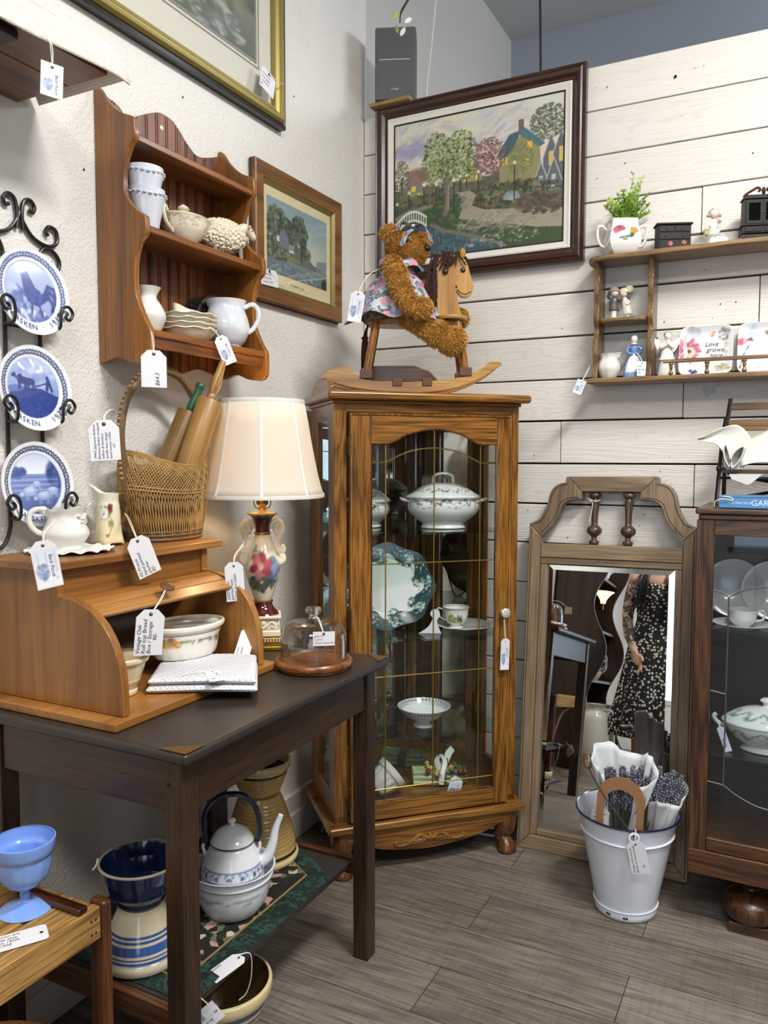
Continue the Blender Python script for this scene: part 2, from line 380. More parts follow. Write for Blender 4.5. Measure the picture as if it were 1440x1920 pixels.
for x, y, L_, lab in ((0.55, 1.25, 0.9, 'hanging ceiling light over the corner display'), (0.1, -0.7, 1.2, 'hanging ceiling light above the person in the daisy dress'), (1.9, 0.3, 1.2, 'hanging ceiling light near the dark dresser')):
    t = thing('ceiling_light', lab, 'ceiling light', (x, y, 3.31), group='hanging shop lights'); b = MB(); b.box(-L_ / 2, L_ / 2, -0.15, 0.15, 0.0, 0.06); b.build('housing', mat('lamp_housing', '#d5d5d2', .5), t, bevel=0.006)
    for s_ in (-1, 1): b = MB(); b.tube([(s_ * L_ * .4, 0, 0.06), (s_ * L_ * .4, 0, 0.524)], 0.004, 6); b.build('rod', mat('lamp_housing', '#d5d5d2'), t)
# floor of grey-brown planks running along the back wall
def floor_mat():
    m = bpy.data.materials.new('vinyl_plank'); m.use_nodes = True; nt = m.node_tree; L = nt.links.new; bs = nt.nodes['Principled BSDF']
    tc = nt.nodes.new('ShaderNodeTexCoord')
    mp = nt.nodes.new('ShaderNodeMapping'); mp.inputs['Location'].default_value = (0.35, -1.69 + 0.193 * 20, 0); L(tc.outputs['Object'], mp.inputs[0])
    br = nt.nodes.new('ShaderNodeTexBrick'); br.inputs['Scale'].default_value = 1; br.inputs['Brick Width'].default_value = 1.22; br.inputs['Row Height'].default_value = 0.193
    br.inputs['Mortar Size'].default_value = 0.0011; br.inputs['Mortar Smooth'].default_value = 0.2; br.offset = 0.37; br.inputs['Bias'].default_value = 0
    br.inputs['Color1'].default_value = (0.25, 0.25, 0.25, 1); br.inputs['Color2'].default_value = (0.85, 0.85, 0.85, 1); L(mp.outputs[0], br.inputs[0])
    sp = nt.nodes.new('ShaderNodeVectorMath'); sp.operation = 'MULTIPLY_ADD'; sp.inputs[1].default_value = (0.9, 9, 1)
    cm = nt.nodes.new('ShaderNodeVectorMath'); cm.operation = 'SCALE'; cm.inputs[3].default_value = 37; L(br.outputs['Color'], cm.inputs[0])
    L(tc.outputs['Object'], sp.inputs[0]); L(cm.outputs[0], sp.inputs[2])
    n = nt.nodes.new('ShaderNodeTexNoise'); n.inputs['Scale'].default_value = 2.6; n.inputs['Detail'].default_value = 7; n.inputs['Distortion'].default_value = 1.3; L(sp.outputs[0], n.inputs[0])
    sp2 = nt.nodes.new('ShaderNodeVectorMath'); sp2.operation = 'MULTIPLY'; sp2.inputs[1].default_value = (7, 130, 1); L(tc.outputs['Object'], sp2.inputs[0])
    n2 = nt.nodes.new('ShaderNodeTexNoise'); n2.inputs['Scale'].default_value = 1; n2.inputs['Detail'].default_value = 4; L(sp2.outputs[0], n2.inputs[0])
    sp3 = nt.nodes.new('ShaderNodeVectorMath'); sp3.operation = 'MULTIPLY'; sp3.inputs[1].default_value = (90, 6, 1); L(tc.outputs['Object'], sp3.inputs[0])
    n3 = nt.nodes.new('ShaderNodeTexNoise'); n3.inputs['Scale'].default_value = 1; n3.inputs['Detail'].default_value = 2; L(sp3.outputs[0], n3.inputs[0])
    r = ramp(nt, n.outputs['Fac'], [(0.28, '#766c63'), (0.45, '#887d73'), (0.58, '#958a80'), (0.72, '#857a70')])
    r2 = ramp(nt, n2.outputs['Fac'], [(0.35, (0.80, 0.79, 0.78)), (0.6, (1, 1, 1))]); r3 = ramp(nt, n3.outputs['Fac'], [(0.36, (0.95, 0.95, 0.95)), (0.5, (1, 1, 1))])
    def mul(a, c):
        x = nt.nodes.new('ShaderNodeMix'); x.data_type = 'RGBA'; x.blend_type = 'MULTIPLY'; x.inputs[0].default_value = 1; L(a, x.inputs[6]); L(c, x.inputs[7]); return x.outputs[2]
    r4 = ramp(nt, br.outputs['Color'], [(0.2, (0.82, 0.81, 0.80)), (0.9, (1, 1, 1))]); r5 = ramp(nt, br.outputs['Fac'], [(0.0, (1, 1, 1)), (1.0, (0.25, 0.22, 0.2))])
    L(mul(mul(mul(mul(r.outputs[0], r2.outputs[0]), r3.outputs[0]), r4.outputs[0]), r5.outputs[0]), bs.inputs['Base Color'])
    bs.inputs['Roughness'].default_value = 0.42; bs.inputs['Specular IOR Level'].default_value = 0.4
    bp = nt.nodes.new('ShaderNodeBump'); bp.inputs['Strength'].default_value = 0.25; bp.inputs['Distance'].default_value = 0.001; L(n2.outputs['Fac'], bp.inputs['Height']); L(bp.outputs[0], bs.inputs['Normal'])
    return m
b = MB(); b.box(-1.8, 2.75, -3.25, 4.9, -0.05, 0); struct(b.build('floor', floor_mat(), smooth=0))
# painted board wall
def board_mat():
    m = bpy.data.materials.new('painted_board'); m.use_nodes = True; nt = m.node_tree; L = nt.links.new; bs = nt.nodes['Principled BSDF']
    a = nt.nodes.new('ShaderNodeAttribute'); a.attribute_name = 'Col'; tc = nt.nodes.new('ShaderNodeTexCoord')
    cm = nt.nodes.new('ShaderNodeVectorMath'); cm.operation = 'SCALE'; cm.inputs[3].default_value = 71; L(a.outputs['Color'], cm.inputs[0])
    mp = nt.nodes.new('ShaderNodeVectorMath'); mp.operation = 'MULTIPLY_ADD'; mp.inputs[1].default_value = (0.75, 1, 9); L(tc.outputs['Object'], mp.inputs[0]); L(cm.outputs[0], mp.inputs[2])
    n = nt.nodes.new('ShaderNodeTexNoise'); n.inputs['Scale'].default_value = 2.0; n.inputs['Detail'].default_value = 2; n.inputs['Distortion'].default_value = 0.7; L(mp.outputs[0], n.inputs[0])
    k = nt.nodes.new('ShaderNodeMath'); k.operation = 'MULTIPLY'; k.inputs[1].default_value = 24; L(n.outputs['Fac'], k.inputs[0])
    pg = nt.nodes.new('ShaderNodeMath'); pg.operation = 'PINGPONG'; pg.inputs[1].default_value = 1; L(k.outputs[0], pg.inputs[0])
    mp2 = nt.nodes.new('ShaderNodeVectorMath'); mp2.operation = 'MULTIPLY'; mp2.inputs[1].default_value = (4, 1, 90); L(tc.outputs['Object'], mp2.inputs[0])
    n2 = nt.nodes.new('ShaderNodeTexNoise'); n2.inputs['Detail'].default_value = 3; n2.inputs['Scale'].default_value = 1; L(mp2.outputs[0], n2.inputs[0])
    r = ramp(nt, pg.outputs[0], [(0.0, (0.965, 0.96, 0.945)), (0.25, (1, 1, 1))])
    x = nt.nodes.new('ShaderNodeMix'); x.data_type = 'RGBA'; x.blend_type = 'MULTIPLY'; x.inputs[0].default_value = 1; L(a.outputs['Color'], x.inputs[6]); L(r.outputs[0], x.inputs[7]); L(x.outputs[2], bs.inputs['Base Color'])
    ad = nt.nodes.new('ShaderNodeMath'); ad.operation = 'ADD'; L(pg.outputs[0], ad.inputs[0]); L(n2.outputs['Fac'], ad.inputs[1])
    bp = nt.nodes.new('ShaderNodeBump'); bp.inputs['Strength'].default_value = 0.35; bp.inputs['Distance'].default_value = 0.0015; L(ad.outputs[0], bp.inputs['Height']); L(bp.outputs[0], bs.inputs['Normal'])
    bs.inputs['Roughness'].default_value = 0.55; return m
gaps = [0.004, 0.152, 0.30, 0.449, 0.597, 0.745, 0.893, 1.041, 1.185, 1.331, 1.484, 1.632, 1.781, 1.934, 2.085, 2.236, 2.39, 2.541, 2.692]
joints = {10: [-0.35], 9: [-0.762], 8: [-0.309], 7: [-0.644], 14: [-0.308], 12: [-0.128], 11: [0.5], 16: [0.2], 17: [0.6], 13: [0.9], 15: [1.1], 6: [-0.2], 5: [-1.1], 4: [0.1]}
bw = MB(); cols = []
for i in range(len(gaps) - 1):
    xs = [-1.567] + joints.get(i, []) + [2.6]
    for a, c in zip(xs[:-1], xs[1:]):
        g = 0.0016 + rnd.random() * 0.0022; q = rnd.random() * 0.004; n0 = len(bw.v)
        bw.box(a + 0.0012, c - 0.0012, YB + q, YB + 0.025, gaps[i] + g, gaps[i + 1] - g)
        s_ = 0.95 + rnd.random() * 0.05; cols += [(0.885 * s_, 0.862 * s_, 0.832 * s_)] * (len(bw.v) - n0)
wb = struct(bw.build('wall_back', board_mat(), bevel=0.0025, smooth=40, col=np.array(cols)))
b = MB(); b.box(-1.6, 2.6, YB + 0.026, YB + 0.13, 0, 2.688); struct(b.build('wall_back_core', mat('board_gap', '#17130f', 0.95)))
nb = MB()
for k in range(60):
    i = rnd.randint(5, 17); x = rnd.uniform(-0.9, 0.1); z = gaps[i] + rnd.choice((0.03, 0.075, 0.118)) + rnd.uniform(-.006, .006); r = rnd.choice((0.0014, 0.0018, 0.0022))
    nb.lathe([(0, 0), (r, 0.0003)], 8, M=T(x, YB - 0.0002, z, rx=PI / 2), caps=False)
nb.lathe([(0, 0), (0.005, 0.0005)], 12, M=T(-0.40, YB - 0.0004, 2.60, rx=PI / 2), caps=False)
nb.build('nail_holes', dark_hole, wb)
b = MB(); b.box(XL, XL + 0.022, -3.0, 2.84, 0, 0.165); b.box(XL, XL + 0.03, -3.0, 2.84, 0, 0.10); struct(b.build('baseboard_left', mat('painted_base', '#d4d0c8', 0.7, bump=(40, 0.5, 0.006)), bevel=0.006))
b = MB(); b.box(-1.55, 2.6, YB - 0.012, YB + 0.01, 0, 0.07); struct(b.build('baseboard_back', mat('painted_base2', '#cfcdc6', 0.7), bevel=0.003))

# ---------------------------------------------------------------- cords and twig high in the corner
b = MB(); b.tube(cr([(-0.925, 3.02, 3.835), (-0.915, 3.01, 3.3), (-0.902, 3.0, 2.95), (-0.895, 3.0, 2.60)], 6), 0.005, 6)
tag(b.build('hanging_cord', mat('black_rubber', '#141414', 0.5)), 'thin black cord hanging from the ceiling down behind the big framed landscape', 'cord')
b = MB(); b.tube(cr([(-1.27, 2.92, 3.3), (-1.30, 2.92, 3.0), (-1.33, 2.93, 2.8), (-1.33, 2.93, 2.694)], 6), 0.0035, 6)
tag(b.build('speaker_wire', mat('white_wire', '#d8d8d6', 0.6)), 'thin white wire running up the alcove wall beside the speaker', 'wire')
tw = thing('twig_garland', 'dark twig with small green and white leaves hanging above the speaker', 'garland', (-1.25, 2.62, 3.0))
b = MB(); b.tube(cr([(0.02, 0, 0.25), (0.05, 0, 0.02), (0.0, -0.01, -0.05), (-0.03, -0.02, -0.10), (-0.035, -0.02, -0.135)], 5), [0.004] * 16 + [0.0025] * 5, 6)
b.tube(cr([(0.05, 0, 0.0), (0.09, -.02, -0.03), (0.06, -.02, -0.06)], 4), 0.002, 5); b.build('twig', mat('twig', '#3a2f22', 0.8), tw)
for p, c, rz in (((-0.045, -.02, -0.09), '#b7c25a', 0.3), ((-0.05, -.02, -0.14), '#9fb04e', -.4), ((0.01, -.02, -0.13), '#e7e9e2', 0.9), ((-0.015, -.02, -.155), '#dfe2da', .5), ((0.07, -.02, -.04), '#8fa24a', -.6)):
    b = MB(); b.grid(lambda u, v: ((v - .5) * 0.016 * math.sin(PI * min(max(u, .02), .98)) ** .7, -0.003 * abs(v - .5), -u * 0.034), 6, 4, M=T(*p, ry=rz, rz=rz)); b.build('leaf', mat('leaf_' + c[1:], c, 0.5), tw, solid=0.0008)

# ---------------------------------------------------------------- hang tags
def vp(outer, t, foot=0.0):
    """closed wall profile for a vessel: outer silhouette bottom to rim, then back down inside"""
    o_ = [(0, foot)] + list(outer); n = len(outer); inn = []
    for i in range(n - 1, -1, -1):
        r, z = outer[i]; a = outer[max(i - 1, 0)]; c = outer[min(i + 1, n - 1)]; d = math.hypot(c[0] - a[0], c[1] - a[1]) + 1e-9
        nx, nz = (c[1] - a[1]) / d, -(c[0] - a[0]) / d
        inn.append((max(r - nx * t, 0.0005), z - nz * t * (1 if i < n - 1 else 0)))
    inn = [p for p in inn if p[1] > foot + t * 0.9] ; inn.append((0, (inn[-1][1] if inn else foot + t)))
    return o_ + inn
_card = None
def card_canvas():
    c = Canvas(40, 64, 0.62, '#e4e6ee', 5)
    c.grad(0, 1, '#eceef4', '#d5d9e6')
    for x in (0.08, 0.30, 0.52): c.poly(rect(x, x + 0.06, 0.35, 0.92), '#c3c7d3', 0.7)
    c.dabs(60, 0.2, 0.42, 0.14, 0.2, 0.05, ['#8f9cc9', '#6f80b8', '#b4bddc', '#7f97a3'], 0.8)
    c.dabs(16, 0.42, 0.25, 0.14, 0.08, 0.04, ['#b9bfd6', '#f5f6fa'], 0.8); return c
def hang_tag(name, label, loc, rot, w_, h_, knots, lines=(), size=0.008, card=False, turn=True, col=ink, clip=0.26, hole=True, shear=0.3, blank=False):
    """paper tag: a card in its own xz plane facing -y, hung by its string; knots = string path in world space"""
    t = thing(name, label, 'tag', loc, rot)
    c = clip * w_
    poly = [(-w_ / 2, -h_), (w_ / 2, -h_), (w_ / 2, -c), (w_ / 2 - c, 0), (-w_ / 2 + c, 0), (-w_ / 2, -c)] if clip else rect(-w_ / 2, w_ / 2, -h_, 0)
    b = MB(); b.prism(poly, -0.0004, 0.0004); b.build('card', paper, t)
    if card:
        global _card
        _card = _card or card_canvas()
        k = 0.80; picture('print', w_ * 0.92, h_ * k, _card, print_m, t, y=-0.0007, cz=-h_ * (0.98 - k / 2))
        b = MB(); write(b, 'Back Porch', w_ * 0.20, T(w_ * 0.14, -0.0011, -h_ * 0.30, ry=PI / 2)); b.build('lettering', mat('blue_ink', '#3b3f66', 0.7), t)
    if hole:
        b = MB(); b.lathe([(0, 0), (w_ * 0.065, 0.0001)], 12, M=T(0, -0.0009, -h_ * 0.07 - 0.003, rx=PI / 2), caps=False); b.build('hole', dark_hole, t)
    if lines:
        b = MB()
        for i, ln in enumerate(lines):
            if turn: M = T(-w_ / 2 + w_ * (0.2 + 0.76 * i / max(len(lines), 1)) , -0.0008, -h_ * 0.97, ry=-PI / 2)
            else: M = T(-w_ * 0.44, -0.0008, -h_ * (0.2 + 0.72 * (i + .7) / max(len(lines), 1)))
            write(b, ln, size, M, shear)
        b.build('handwriting', col, t)
    if knots:
        R = t.matrix_basis.copy(); Mi = (Matrix.Translation(loc) @ Euler(t.rotation_euler).to_matrix().to_4x4()).inverted()
        P = [Mi @ Vector(p) for p in knots] + [Vector((0, -0.001, -h_ * 0.07 - 0.003))]
        b = MB(); q = cr(P, 6); b.tube(q, 0.0008, 5); b.tube([(x + 0.003 * math.sin(PI * i / (len(q) - 1)), y - 0.001, z) for i, (x, y, z) in enumerate(q)], 0.0008, 5); b.build('string', string, t)
    return t
# ---------------------------------------------------------------- left wall: display shelf and what stands on it
RZ = PI / 2          # things on the left wall face +x: local x runs along the wall, -y out of it
pine = wood('red_pine', '#7a4719', '#935a22', '#9f6529', 'z', 0.7, 0.35, 0.25, 0.5, 0.18)
pine_x = wood('red_pine_shelf', '#6a3a14', '#834c1c', '#905824', 'x', 0.8, 0.35, 0.25, 0.5, 0.2)
bead = wood('beadboard', '#5a2c10', '#854a1e', '#96582a', 'z', 1.0, 0.4, 0.2, 0.9, 0.3)
shf = thing('display_shelf', 'red brown pine wall shelf with scalloped sides and beadboard back', 'shelf', (XL + 0.002, 1.475, 1.59), RZ)
def side_poly():
    P = cr([(0.0, 0.668), (0.014, 0.667), (0.04, 0.632), (0.08, 0.597), (0.122, 0.578)], 5) + cr([(0.130, 0.572), (0.131, 0.53), (0.112, 0.505), (0.095, 0.46), (0.096, 0.40), (0.125, 0.363), (0.152, 0.345)], 5) \
        + cr([(0.160, 0.338), (0.161, 0.300), (0.140, 0.278), (0.126, 0.235), (0.126, 0.16), (0.148, 0.105), (0.168, 0.072)], 5) + cr([(0.170, 0.065), (0.170, 0.012), (0.160, -0.008), (0.142, -0.013)], 4) \
        + cr([(0.135, -0.012), (0.10, -0.006), (0.06, 0.008), (0.02, -0.002), (0.0, -0.003)], 4)
    return [(-d, z) for d, z in P]
SW = 0.49
for x in (0, SW - 0.017):
    b = MB(); b.prism(side_poly(), x, x + 0.017, 'yz'); b.build('side_panel', pine, shf, bevel=0.003)
for z, d in ((0.540, 0.128), (0.322, 0.155), (0.072, 0.165)):
    b = MB(); b.box(0.017, SW - 0.017, -d, -0.012, z - 0.017, z); b.build('shelf_board', pine_x, shf, bevel=0.003)
b = MB(); b.box(0.017, SW - 0.017, -0.158, -0.146, 0.028, 0.057); b.build('front_rail', pine_x, shf, bevel=0.002)
top = [(0.017, 0.655), (0.06, 0.652), (0.105, 0.632), (0.15, 0.655), (0.21, 0.684), (0.245, 0.687), (0.28, 0.678), (0.33, 0.64), (0.37, 0.622), (0.42, 0.634), (0.475, 0.655)]
bot = [(0.017, 0.01), (0.09, 0.018), (0.15, 0.012), (0.21, -0.006), (0.245, -0.01), (0.28, -0.006), (0.34, 0.012), (0.38, 0.016), (0.475, 0.0)]
ti = lambda x, A: float(np.interp(x, [p[0] for p in cr([(a, c) for a, c in A], 6)], [p[1] for p in cr([(a, c) for a, c in A], 6)]))
b = MB(); x = 0.017; wds = [0.030, 0.0045]; k = 0
while x < SW - 0.018:
    x2 = min(x + (0.031 if k % 2 == 0 else 0.0075), SW - 0.017); xs = np.linspace(x + 0.0016, x2 - 0.0016, 5)
    b.prism([(u, ti(u, bot)) for u in xs] + [(u, ti(u, top)) for u in xs[::-1]], -0.011, -0.003); x = x2; k += 1
b.build('back_board', bead, shf, bevel=0.0012, seg=1)
b = MB(); b.prism([(u, ti(u, bot) + .003) for u in np.linspace(0.018, SW - 0.018, 40)] + [(u, ti(u, top) - .003) for u in np.linspace(SW - 0.018, 0.018, 40)], -0.004, -0.001); b.build('back_groove', mat('groove_wood', '#2a1308', 0.7), shf)
b = MB(); b.lathe([(0, 0.004), (0.003, 0.004), (0.007, 0.001), (0.007, 0)], 16, M=T(0.225, -0.011, 0.648, rx=PI / 2)); b.build('screw_cover', white_gloss, shf)

def lathe_thing(name, label, cat, loc, prof, m, n=48, group=None, **k):
    b = MB(); b.lathe(prof, n, **k); o = b.build(name, m, smooth=50); o.location = loc; return tag(o, label, cat, group)
ZS = 1.913
def scallop(n, amp, z0): return lambda r, z, t: (r * (1 + amp * math.cos(n * t)) if z > z0 else r, z + (amp * 0.12 * math.cos(n * t) if z > z0 else 0))
def planter(loc, label):
    prof = cr([(0.026, 0), (0.030, 0.002), (0.035, 0.03), (0.043, 0.068), (0.0455, 0.078), (0.047, 0.085), (0.0485, 0.105)], 4)
    b = MB(); b.lathe(vp(prof, 0.0035), 48); o = thing('planter_cup', label, 'cup', loc, group='stacked white cups on the shelf')
    b.build('body', grey_gloss, o, smooth=50)
    b = MB()
    for k in range(22):
        t = 2 * PI * k / 22; b.ball((0.0478 * math.cos(t), 0.0478 * math.sin(t), 0.090 + 0.003 * math.sin(3 * t)), (0.006, 0.006, 0.003), 8, 6)
    b.build('relief_garland', grey_gloss, o); return o
planter((-1.478, 1.552, ZS), 'lower white embossed cup of the stacked pair on the shelf')
planter((-1.478, 1.547, ZS + 0.052), 'upper white embossed cup nested in the other on the shelf')

def floral_band(seed, cols, nx=420, ny=40, base='#efe8d6', n=60, scroll='#a89c80'):
    c = Canvas(nx, ny, nx / ny, base, seed); a = nx / ny
    for k in range(int(a * 1.2)):
        x = (k + 0.5) / 1.2; c.line([(x - 0.4 + 0.8 * i / 10, 0.72 + 0.16 * math.sin(i * 0.63 + (k % 2) * 3.1)) for i in range(11)], 0.035, scroll, 0.8)
        c.ell(x, 0.62, 0.16, 0.16, scroll, 0.6); c.ell(x, 0.62, 0.10, 0.1, base, 0.9)
        for q in range(n // 10): c.ell(x + c.r.randn() * 0.22, 0.36 + c.r.randn() * 0.13, 0.07, 0.09, cols[c.r.randint(len(cols))], 0.9, 0.5)
    return c
FL = floral_band(3, ['#c07a86', '#7d7fb0', '#86a07a', '#d9b25c', '#a65f74'])
def band_col(cv, z0, z1, base, reps=1, sx=1, sy=1, rmin=0):
    B = np.array(rgb(base))
    def f(co):
        t = (np.arctan2(co[:, 1] / sy, co[:, 0] / sx) / (2 * PI) % 1 * reps) % 1; v = (co[:, 2] - z0) / (z1 - z0)
        c = cv.at(t, v); r = np.hypot(co[:, 0] / sx, co[:, 1] / sy); out = (v < 0) | (v > 1) | (r < rmin); c[out] = B; return c
    return f
# covered oval dish
d = thing('covered_dish', 'cream covered oval dish with floral rim beside the ceramic sheep', 'dish', (-1.475, 1.688, ZS), 0.2)
prof = [(0.034, 0), (0.036, 0.004), (0.033, 0.008)] + cr([(0.033, 0.008), (0.044, 0.018), (0.058, 0.036), (0.070, 0.058), (0.076, 0.066)], 6)
b = MB(); b.lathe(vp(prof, 0.0035), 96, sx=0.92, sy=1.12); b.build('bowl', glaze_m, d, smooth=50, col=band_col(FL, 0.034, 0.066, '#ece3d0', 1, .92, 1.12, .05))
prof = [(0.074, 0.0665), (0.072, 0.069), (0.060, 0.074), (0.040, 0.079), (0.015, 0.082), (0.006, 0.084), (0.006, 0.090), (0.017, 0.096), (0.013, 0.102), (0.0, 0.110)]
b = MB(); b.lathe([(0, 0.066)] + prof, 64, sx=0.92, sy=1.12); b.build('lid', cream_gloss, d, smooth=50)
for s_ in (-1, 1):
    b = MB(); b.tube(cr([(0, s_ * 0.058, 0.024), (0, s_ * 0.086, 0.040), (0, s_ * 0.100, 0.066), (0, s_ * 0.094, 0.080), (0, s_ * 0.083, 0.070)], 5), 0.0055, 8); b.build('handle', cream_gloss, d)
# ceramic sheep
s = thing('sheep_figurine', 'cream ceramic sheep with curly fleece standing on the middle shelf', 'figurine', (-1.490, 1.872, ZS), -0.35)
b = MB(); r_ = random.Random(2)
b.ball((0, -0.004, 0.072), (0.043, 0.074, 0.046), 40, 26)
for k in range(900):
    u = r_.uniform(-1, 1); t = r_.uniform(0, 2 * PI); q = math.sqrt(1 - u * u)
    b.ball((0.043 * q * math.cos(t), -0.004 + 0.074 * u, 0.072 + 0.046 * q * math.sin(t)), r_.uniform(0.0034, 0.0052), 7, 5)
fl = np.array(b.v)
b.build('fleece', glaze_m, s, smooth=180, col=lambda co: np.array(rgb('#e2d9c2')) + np.random.RandomState(4).randn(len(co), 1) * 0.015)
b = MB(); b.tube(cr([(0, 0.050, 0.098), (0, 0.072, 0.106), (0, 0.088, 0.100), (0, 0.100, 0.088), (0, 0.106, 0.080)], 4), [0.012, 0.014, 0.0155, 0.016, 0.016, 0.0155, 0.015, 0.0145, 0.013, 0.0125, 0.012, 0.011, 0.0105, 0.010, 0.0085, 0.007, 0.005], 12)
b.build('head', cream_gloss, s)
b = MB()
for x in (-1, 1): b.ball((x * 0.018, 0.076, 0.108), (0.011, 0.005, 0.006), 10, 6)
b.build('ears', mat('sheep_ear', '#cdb7a2', 0.3), s)
b = MB()
for x in (-1, 1): b.ball((x * 0.0135, 0.090, 0.101), 0.0022, 8, 6)
b.build('eyes', mat('black_glaze', '#0b0b0b', 0.1), s)
for x, y in ((-0.018, -0.04), (0.018, -0.04), (-0.018, 0.045), (0.018, 0.045)):
    b = MB(); b.tube([(x, y, 0.045), (x, y + 0.003, 0.02), (x, y, 0.0)], [0.008, 0.006, 0.007], 8); b.build('leg', mat('sheep_leg', '#8d8778', 0.3), s)
b = MB(); b.ball((0, 0.0, 0.012), (0.026, 0.035, 0.012), 16, 8); b.build('grass_mound', mat('green_glaze', '#47523c', 0.3), s)
# lower shelf
ZL = 1.663
prof = cr([(0.029, 0), (0.031, 0.003), (0.036, 0.012), (0.045, 0.034), (0.0455, 0.048), (0.036, 0.070), (0.025, 0.085), (0.024, 0.094), (0.030, 0.106), (0.035, 0.114)], 5)
lathe_thing('white_vase', 'white waisted vase at the near end of the lowest shelf', 'vase', (-1.470, 1.542, ZL), vp(prof, 0.003), white_gloss, 40)
for k in range(4):
    prof = cr([(0.046, 0.0), (0.050, 0.001), (0.062, 0.012), (0.072, 0.024), (0.077, 0.029), (0.0795, 0.030)], 4)
    b = MB(); b.lathe(vp(prof, 0.003), 72, fn=scallop(10, 0.012, 0.012)); o = b.build('cream_bowl', cream_gloss, smooth=50); o.location = (-1.487, 1.712, ZL + k * 0.013); o.rotation_euler = (0, 0, 0.2 * k)
    tag(o, ('lowest', 'second', 'third', 'topmost')[k] + ' shallow scalloped cream bowl in the stack on the lowest shelf', 'bowl', 'stacked cream bowls on the lowest shelf')
cr_ = thing('sauce_boat', 'small cream floral sauce boat sitting on the stacked bowls', 'sauce boat', (-1.485, 1.712, ZL + 0.0465), 0.15)
prof = cr([(0.020, 0), (0.030, 0.004), (0.037, 0.02), (0.040, 0.036)], 5)
b = MB(); b.lathe(vp(prof, 0.0025), 72, sx=0.75, sy=1.3, fn=lambda r, z, t: (r * (1 + (0.28 if z > 0.02 else 0.1) * max(0, -math.sin(t)) ** 8), z + (0.012 * max(0, -math.sin(t)) ** 6 if z > 0.025 else 0)))
b.build('body', glaze_m, cr_, smooth=50, col=band_col(FL, 0.008, 0.034, '#efe7d4', 1, .75, 1.3, .024))
b = MB(); b.tube(cr([(0, 0.044, 0.008), (0, 0.060, 0.014), (0, 0.062, 0.032), (0, 0.050, 0.036)], 5), 0.004, 8); b.build('handle', cream_gloss, cr_)
pj = thing('white_pitcher', 'large plain white pitcher with side handle on the lowest shelf', 'pitcher', (-1.478, 1.868, ZL), -0.80)
prof = cr([(0.039, 0), (0.041, 0.003), (0.040, 0.008), (0.052, 0.022), (0.064, 0.048), (0.0655, 0.066), (0.060, 0.090), (0.053, 0.110), (0.052, 0.122), (0.058, 0.137)], 5)
b = MB(); b.lathe(vp(prof, 0.0035), 64, fn=lambda r, z, t: (r * (1 + (0.10 if z > 0.12 else 0) * max(0, math.cos(t - 4.2)) ** 6), z)); b.build('body', grey_gloss, pj, smooth=50)
b = MB(); b.tube(cr([(0.02, 0.046, 0.116), (0.02, 0.072, 0.128), (0.02, 0.089, 0.112), (0.02, 0.088, 0.085), (0.018, 0.074, 0.060), (0.016, 0.058, 0.046)], 6), (0.0065), 10); b.build('handle', grey_gloss, pj)
for nm, lb, m, x, y, z, ang, tl in (('filigree_plate', 'dark pierced metal plate leaning behind the white pitcher', mat('dark_metal', '#2d2622', 0.35, metal=0.6), -1.548, 1.835, ZL + 0.060, 0.35, 0.06), ('pewter_plate', 'grey pierced metal plate leaning behind the white pitcher', mat('pewter', '#8c857b', 0.3, metal=0.7), -1.549, 1.900, ZL + 0.078, -0.1, 0.05)):
    t = thing(nm, lb, 'plate', (x, y, z), (0, PI / 2 - tl, 0))
    b = MB()
    b.lathe([(0, 0), (0.048, 0.0), (0.060, 0.004), (0.085, 0.006), (0.085, 0.009), (0.058, 0.007), (0.046, 0.003), (0, 0.003)], 64); b.build('disc', m, t, smooth=40)
    b = MB()
    for k in range(20):
        a = 2 * PI * k / 20; b.lathe([(0, 0), (0.0055, 0)], 10, M=T(0.072 * math.cos(a), 0.072 * math.sin(a), 0.0096), caps=False); b.lathe([(0, 0), (0.003, 0)], 8, M=T(0.064 * math.cos(a + .15), 0.064 * math.sin(a + .15), 0.0090), caps=False)
    b.build('piercing', dark_hole, t)
hang_tag('price_tag', 'plain white tag with upside-down pencilled price on the wall shelf corner', (-1.375, 1.461, 1.606), (0, 0, RZ * 0.62), 0.060, 0.088, [(-1.398, 1.478, 1.655), (-1.385, 1.468, 1.63)], ['', '', '$64.5'], 0.014, turn=True)
hang_tag('price_tag', 'printed shop tag hanging from the stacked cream bowls', (-1.392, 1.728, 1.676), (0, -0.42, RZ * 0.7), 0.040, 0.078, [(-1.412, 1.708, 1.700), (-1.402, 1.716, 1.69)], card=True)

# ---------------------------------------------------------------- framed pictures on the left wall
gp = thing('gilt_framed_print', 'large landscape print in gilt and black frame with wide cream mat', 'picture', (XL + 0.002, 1.77, 2.81), RZ)
GW, GH = 1.0, 0.76
b = MB(); b.frame(GW, GH, [(0, 0), (0, -0.026), (0.008, -0.030), (0.014, -0.026), (0.014, 0)]); b.build('outer_moulding', mat('black_lacquer', '#16120c', 0.3), gp, smooth=40)
b = MB(); b.frame(GW, GH, [(0.014, 0), (0.014, -0.028), (0.022, -0.036), (0.030, -0.036), (0.034, -0.029), (0.040, -0.030), (0.048, -0.022), (0.056, -0.022), (0.060, -0.014), (0.060, 0)]); b.build('gilt_moulding', mat('gilt', '#8f8048', 0.42, metal=0.7, bump=(50, .15, .001)), gp, smooth=25)
b = MB(); b.box(-GW / 2 + .055, GW / 2 - .055, -0.010, -0.002, -GH / 2 + .055, GH / 2 - .055); b.build('mat_board', mat('mat_cream', '#dcd8c8', 0.8), gp)
